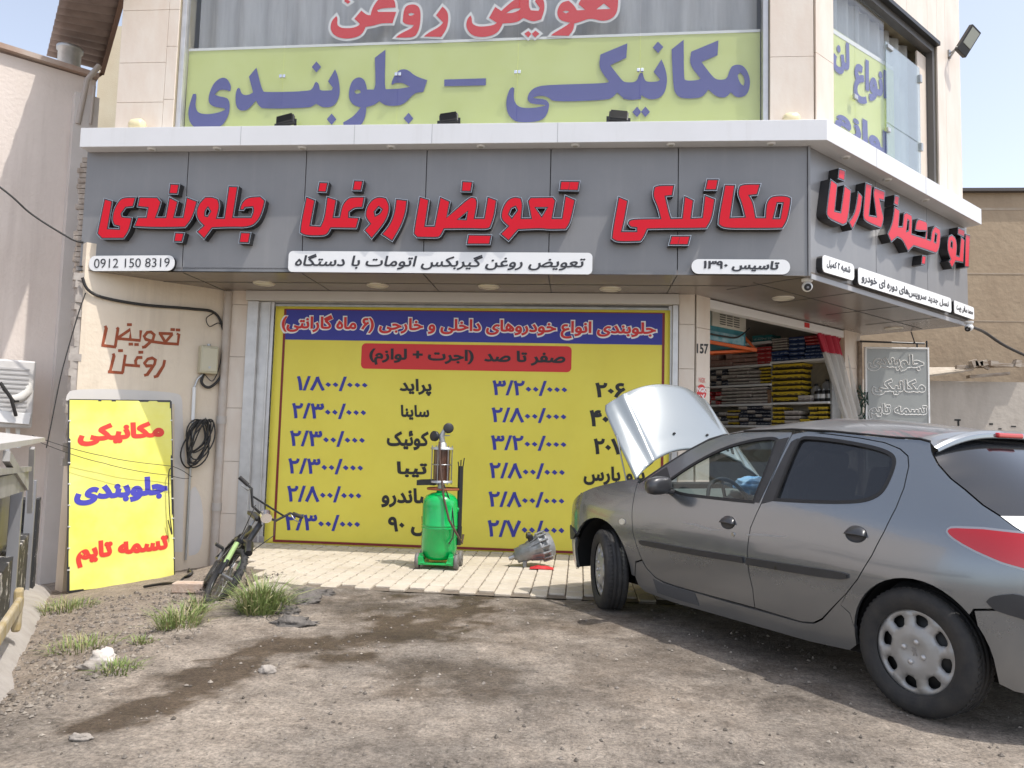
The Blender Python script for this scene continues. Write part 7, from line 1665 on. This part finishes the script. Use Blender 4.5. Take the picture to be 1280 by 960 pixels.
m = MB(); m.tube([bp(*seat_t), bp(-.245, 0, .70)], .013, 8); m.build('seat_post', MT['steel'], t)
m = MB(); m.grid(lambda u, v: bp(lerp(-.38, -.10, u), (v-.5)*lerp(.17, .05, u**.6), .72+.03*math.sin(math.pi*v)-.01*u), 12, 8); m.build('saddle', blk, t, solid=.03)
m = MB(); m.tube([bp(.06, 0, .36), bp(.12, 0, .46)], .02, 10); m.build('shock', limep, t)
m = MB(); m.lathe([(.075, -.004), (.075, .004)], bp(bb[0], .05, bb[2]), sd_, n=24); m.beam(bp(bb[0], .07, bb[2]), bp(bb[0]+.12, .075, bb[2]-.09), .02, .014); m.beam(bp(bb[0], -.07, bb[2]), bp(bb[0]-.12, -.075, bb[2]+.09), .02, .014); m.build('crank', MT['steel'], t)
for x, y, z in ((bb[0]+.12, .12, bb[2]-.09), (bb[0]-.12, -.12, bb[2]+.09)): m = MB(); m.box(bp(x, y, z), (.09, .08, .022), Matrix((hd, sd_, upv)).transposed()); m.build('pedal', MT['black'], t, bevel=.004)
m = MB(); m.tube([fpt(fx-.14, -.1, .82), fpt(fx+.0, -.13, .72), bp(.14, -.06, .56), bp(-.1, -.04, .55)], .004, 5); m.tube([fpt(fx-.14, .1, .82), fpt(fx+.02, .12, .70), fpt(fx-.05, .07, .5)], .004, 5); m.build('brake_cable', MT['cable'], t)

# ------------------------------------------------------------------ weeds and stones
def blade_mat(nm, c, c2): return mat(nm, c, .7, col2=c2, nscale=18, namt=1.)
gm = [blade_mat('weed green', (.12, .18, .045), (.25, .30, .10)), blade_mat('dry weed', (.26, .24, .11), (.40, .36, .19))]
def tuft(px, py, z, w_, h_, n, label, dry=.25, seed=1, flat=.5):
    O = tg(px, py); O.z -= .015; t = thing('grass_tuft', label, 'weed', O, group='weeds growing in the dirt'); r = random.Random(seed)
    for kind, frac in ((0, 1-dry), (1, dry)):
        m = MB()
        for k in range(int(n*frac)):
            an = r.uniform(0, 6.283); rad = w_*.5*math.sqrt(r.random())*.75; b = O+Vector((rad*math.cos(an), rad*math.sin(an), 0)); hh = h_*r.uniform(.35, 1.)*(1-.4*(rad/(w_*.5))**2); le = r.uniform(.1, 1.05)*h_*(.4+rad/w_*1.6)
            d = Vector((math.cos(an+r.uniform(-.9, .9)), math.sin(an+r.uniform(-.9, .9)), 0)); s = Vector((-d.y, d.x, 0))*r.uniform(.0016, .0042); p1 = b+d*le*.35+Vector((0, 0, hh*.6)); p2 = b+d*le+Vector((0, 0, hh*r.uniform(.75, 1.)))
            m.add([b-s, b+s, p1+s*.9, p1-s*.9, p2], [(0, 1, 2, 3), (3, 2, 4)])
            if r.random() < .5:
                q = b.lerp(p1, r.uniform(.4, 1)); e = Vector((r.uniform(-1, 1), r.uniform(-1, 1), r.uniform(.1, .8))).normalized()*h_*r.uniform(.1, .25); s2 = Vector((r.uniform(-1, 1), r.uniform(-1, 1), 0)).normalized()*.005; m.add([q, q+e*.5+s2, q+e, q+e*.5-s2], [(0, 1, 2, 3)])
        m.build('blades' if kind == 0 else 'dry_blades', gm[kind], t)
tuft(327, 768, -.15, .32, .34, 700, 'biggest and tallest green weed tuft, right of the bicycle wheel', .22, 1)
tuft(224, 783, -.22, .36, .20, 260, 'sprawling green weed tuft between the white stone and the bicycle', .35, 2)
tuft(247, 768, -.22, .16, .22, 110, 'small upright weed just left of the bicycle front wheel', .3, 6)
tuft(85, 762, -.36, .60, .15, 230, 'thin low weed patch at the foot of the leaning yellow banner', .35, 3)
tuft(106, 812, -.34, .48, .14, 170, 'thin low weed patch above and left of the white stone', .4, 4)
tuft(147, 838, -.28, .28, .10, 130, 'low green weed just right of the white stone', .15, 5)
tuft(178, 803, -.26, .16, .08, 90, 'tiny weed alone in the dirt, upper right of the white stone', .3, 7)
def stone(name, label, p, sz, m, seed, cat='stone', rough=.18):
    o = MB(); 
    def f(u, v):
        d = Vector((math.cos(2*math.pi*u)*math.sin(math.pi*v), math.sin(2*math.pi*u)*math.sin(math.pi*v), -math.cos(math.pi*v))); k = 1+.45*_n.noise(d*1.4+Vector((seed, 0, 0)))+rough*_n.noise(d*4+Vector((0, seed, 0)))+rough*.7*_n.noise(d*9+Vector((seed, 0, 3))); return p+Vector((d.x*sz[0]*k, d.y*sz[1]*k, d.z*sz[2]*k))
    o.grid(f, 28, 16); return tag(o.build(name, m), label, cat)
wst = mat('white stone', (.50, .45, .40), .85, col2=(.62, .57, .52), nscale=9, bump=.3); gst = mat('grey stone', (.27, .24, .21), .9, col2=(.38, .34, .30), nscale=10, bump=.4)
p = tg(128, 828); p.z += .03; stone('white_stone', 'white stone lying in the dirt at the lower left', p, (.068, .05, .042), wst, 3)
p = tg(128, 831); p.z += .01; stone('grey_stone', 'grey stone tucked under the white stone', p+Vector((-.01, -.06, 0)), (.07, .04, .025), gst, 5)
p = tg(334, 840); p.z += .01; stone('small_stone', 'small pale stone on the dark oil stain', p, (.045, .03, .022), gst, 8)
p = tg(100, 925); p.z += .01; stone('flat_stone', 'flat dark stone in the gravel at the bottom left', p, (.05, .02, .015), gst, 12)
cst = mat('broken asphalt', (.075, .067, .06), .95, col2=(.20, .18, .16), nscale=14, namt=.9, bump=.6, bscale=60)
for k, (px, py, sz, sd, l) in enumerate(((353, 768, (.12, .07, .055), 21, 'dark broken asphalt lump nearest the big weed tuft'), (372, 756, (.16, .10, .06), 22, 'biggest broken asphalt lump behind the dark one by the weeds'), (366, 782, (.13, .06, .035), 23, 'low broken asphalt lump at the front of the broken edge'), (392, 746, (.15, .10, .045), 24, 'broken lump at the corner of the paving'), (340, 742, (.20, .14, .05), 27, 'pale concrete lump between the weeds and the paving'))):
    p = tg(px, py); p.z = max(p.z, -.03)+.012; stone('asphalt_lump', l, p, sz, cst if k != 4 else mat('pale concrete lump', (.36, .31, .26), .9, col2=(.46, .41, .35), nscale=8, bump=.4), sd, 'rubble', .45)['group'] = 'rubble along the broken asphalt edge'
# loose gravel
m = MB(); r = random.Random(12)
oct_ = [(1, 0, 0), (0, 1, 0), (-1, 0, 0), (0, -1, 0), (0, 0, 1), (0, 0, -.6)]; of_ = [(0, 1, 4), (1, 2, 4), (2, 3, 4), (3, 0, 4), (1, 0, 5), (2, 1, 5), (3, 2, 5), (0, 3, 5)]
cnt = 0
while cnt < 7000:
    y = 2.6+4.2*r.random()**1.5; x = r.uniform(-4.8, 3.8)
    if y > 6.1 and x > -2.6: continue
    d = 1. if x < -2.3 else .14+.22*max(0, _n.noise((x*1.2, y*1.2, 7)))
    if abs(x) > .75*y+.6 or r.random() > d: continue
    s = (.0035+.010*r.random()**3.5)*(1.5 if x < -2.3 else 1.); an = r.uniform(0, 6.28); k = [r.uniform(.6, 1.3) for _ in range(3)]; p = Vector((x, y, ground_z(x, y)+.010*_n.fractal(Vector((x, y, 0))*2.1, 1., 2., 4)+s*.25))
    m.add([p+Vector((math.cos(an)*a*k[0]-math.sin(an)*b*k[1], math.sin(an)*a*k[0]+math.cos(an)*b*k[1], c*k[2]*.8))*s for a, b, c in oct_], of_); cnt += 1
def gv(nt, b, src):
    g_ = nt.nodes.new('ShaderNodeNewGeometry'); rp = nt.nodes.new('ShaderNodeValToRGB'); e = rp.color_ramp.elements; e[0].color = (.09, .075, .06, 1); e[1].color = (.33, .29, .24, 1); x = e.new(.6); x.color = (.20, .175, .15, 1); nt.links.new(g_.outputs['Random Per Island'], rp.inputs[0]); nt.links.new(rp.outputs[0], b.inputs['Base Color'])
tag(m.build('gravel', mat('gravel', (.3, .27, .23), .9, extra=gv)), 'loose gravel and grit scattered over the dirt and worn asphalt', 'gravel', kind='stuff')

# a thing made of one mesh needs no empty above it
for o in [o for o in COL.objects if o.type == 'EMPTY' and o.parent is None]:
    ch = list(o.children)
    if len(ch) == 1 and ch[0].type == 'MESH' and not ch[0].children and o.name not in LOCAL:
        c = ch[0]; c.parent = None; c.matrix_parent_inverse = Matrix.Identity(4); nm = o.name
        for k in ('label', 'category', 'group'):
            if k in o: c[k] = o[k]
        bpy.data.objects.remove(o); c.name = nm
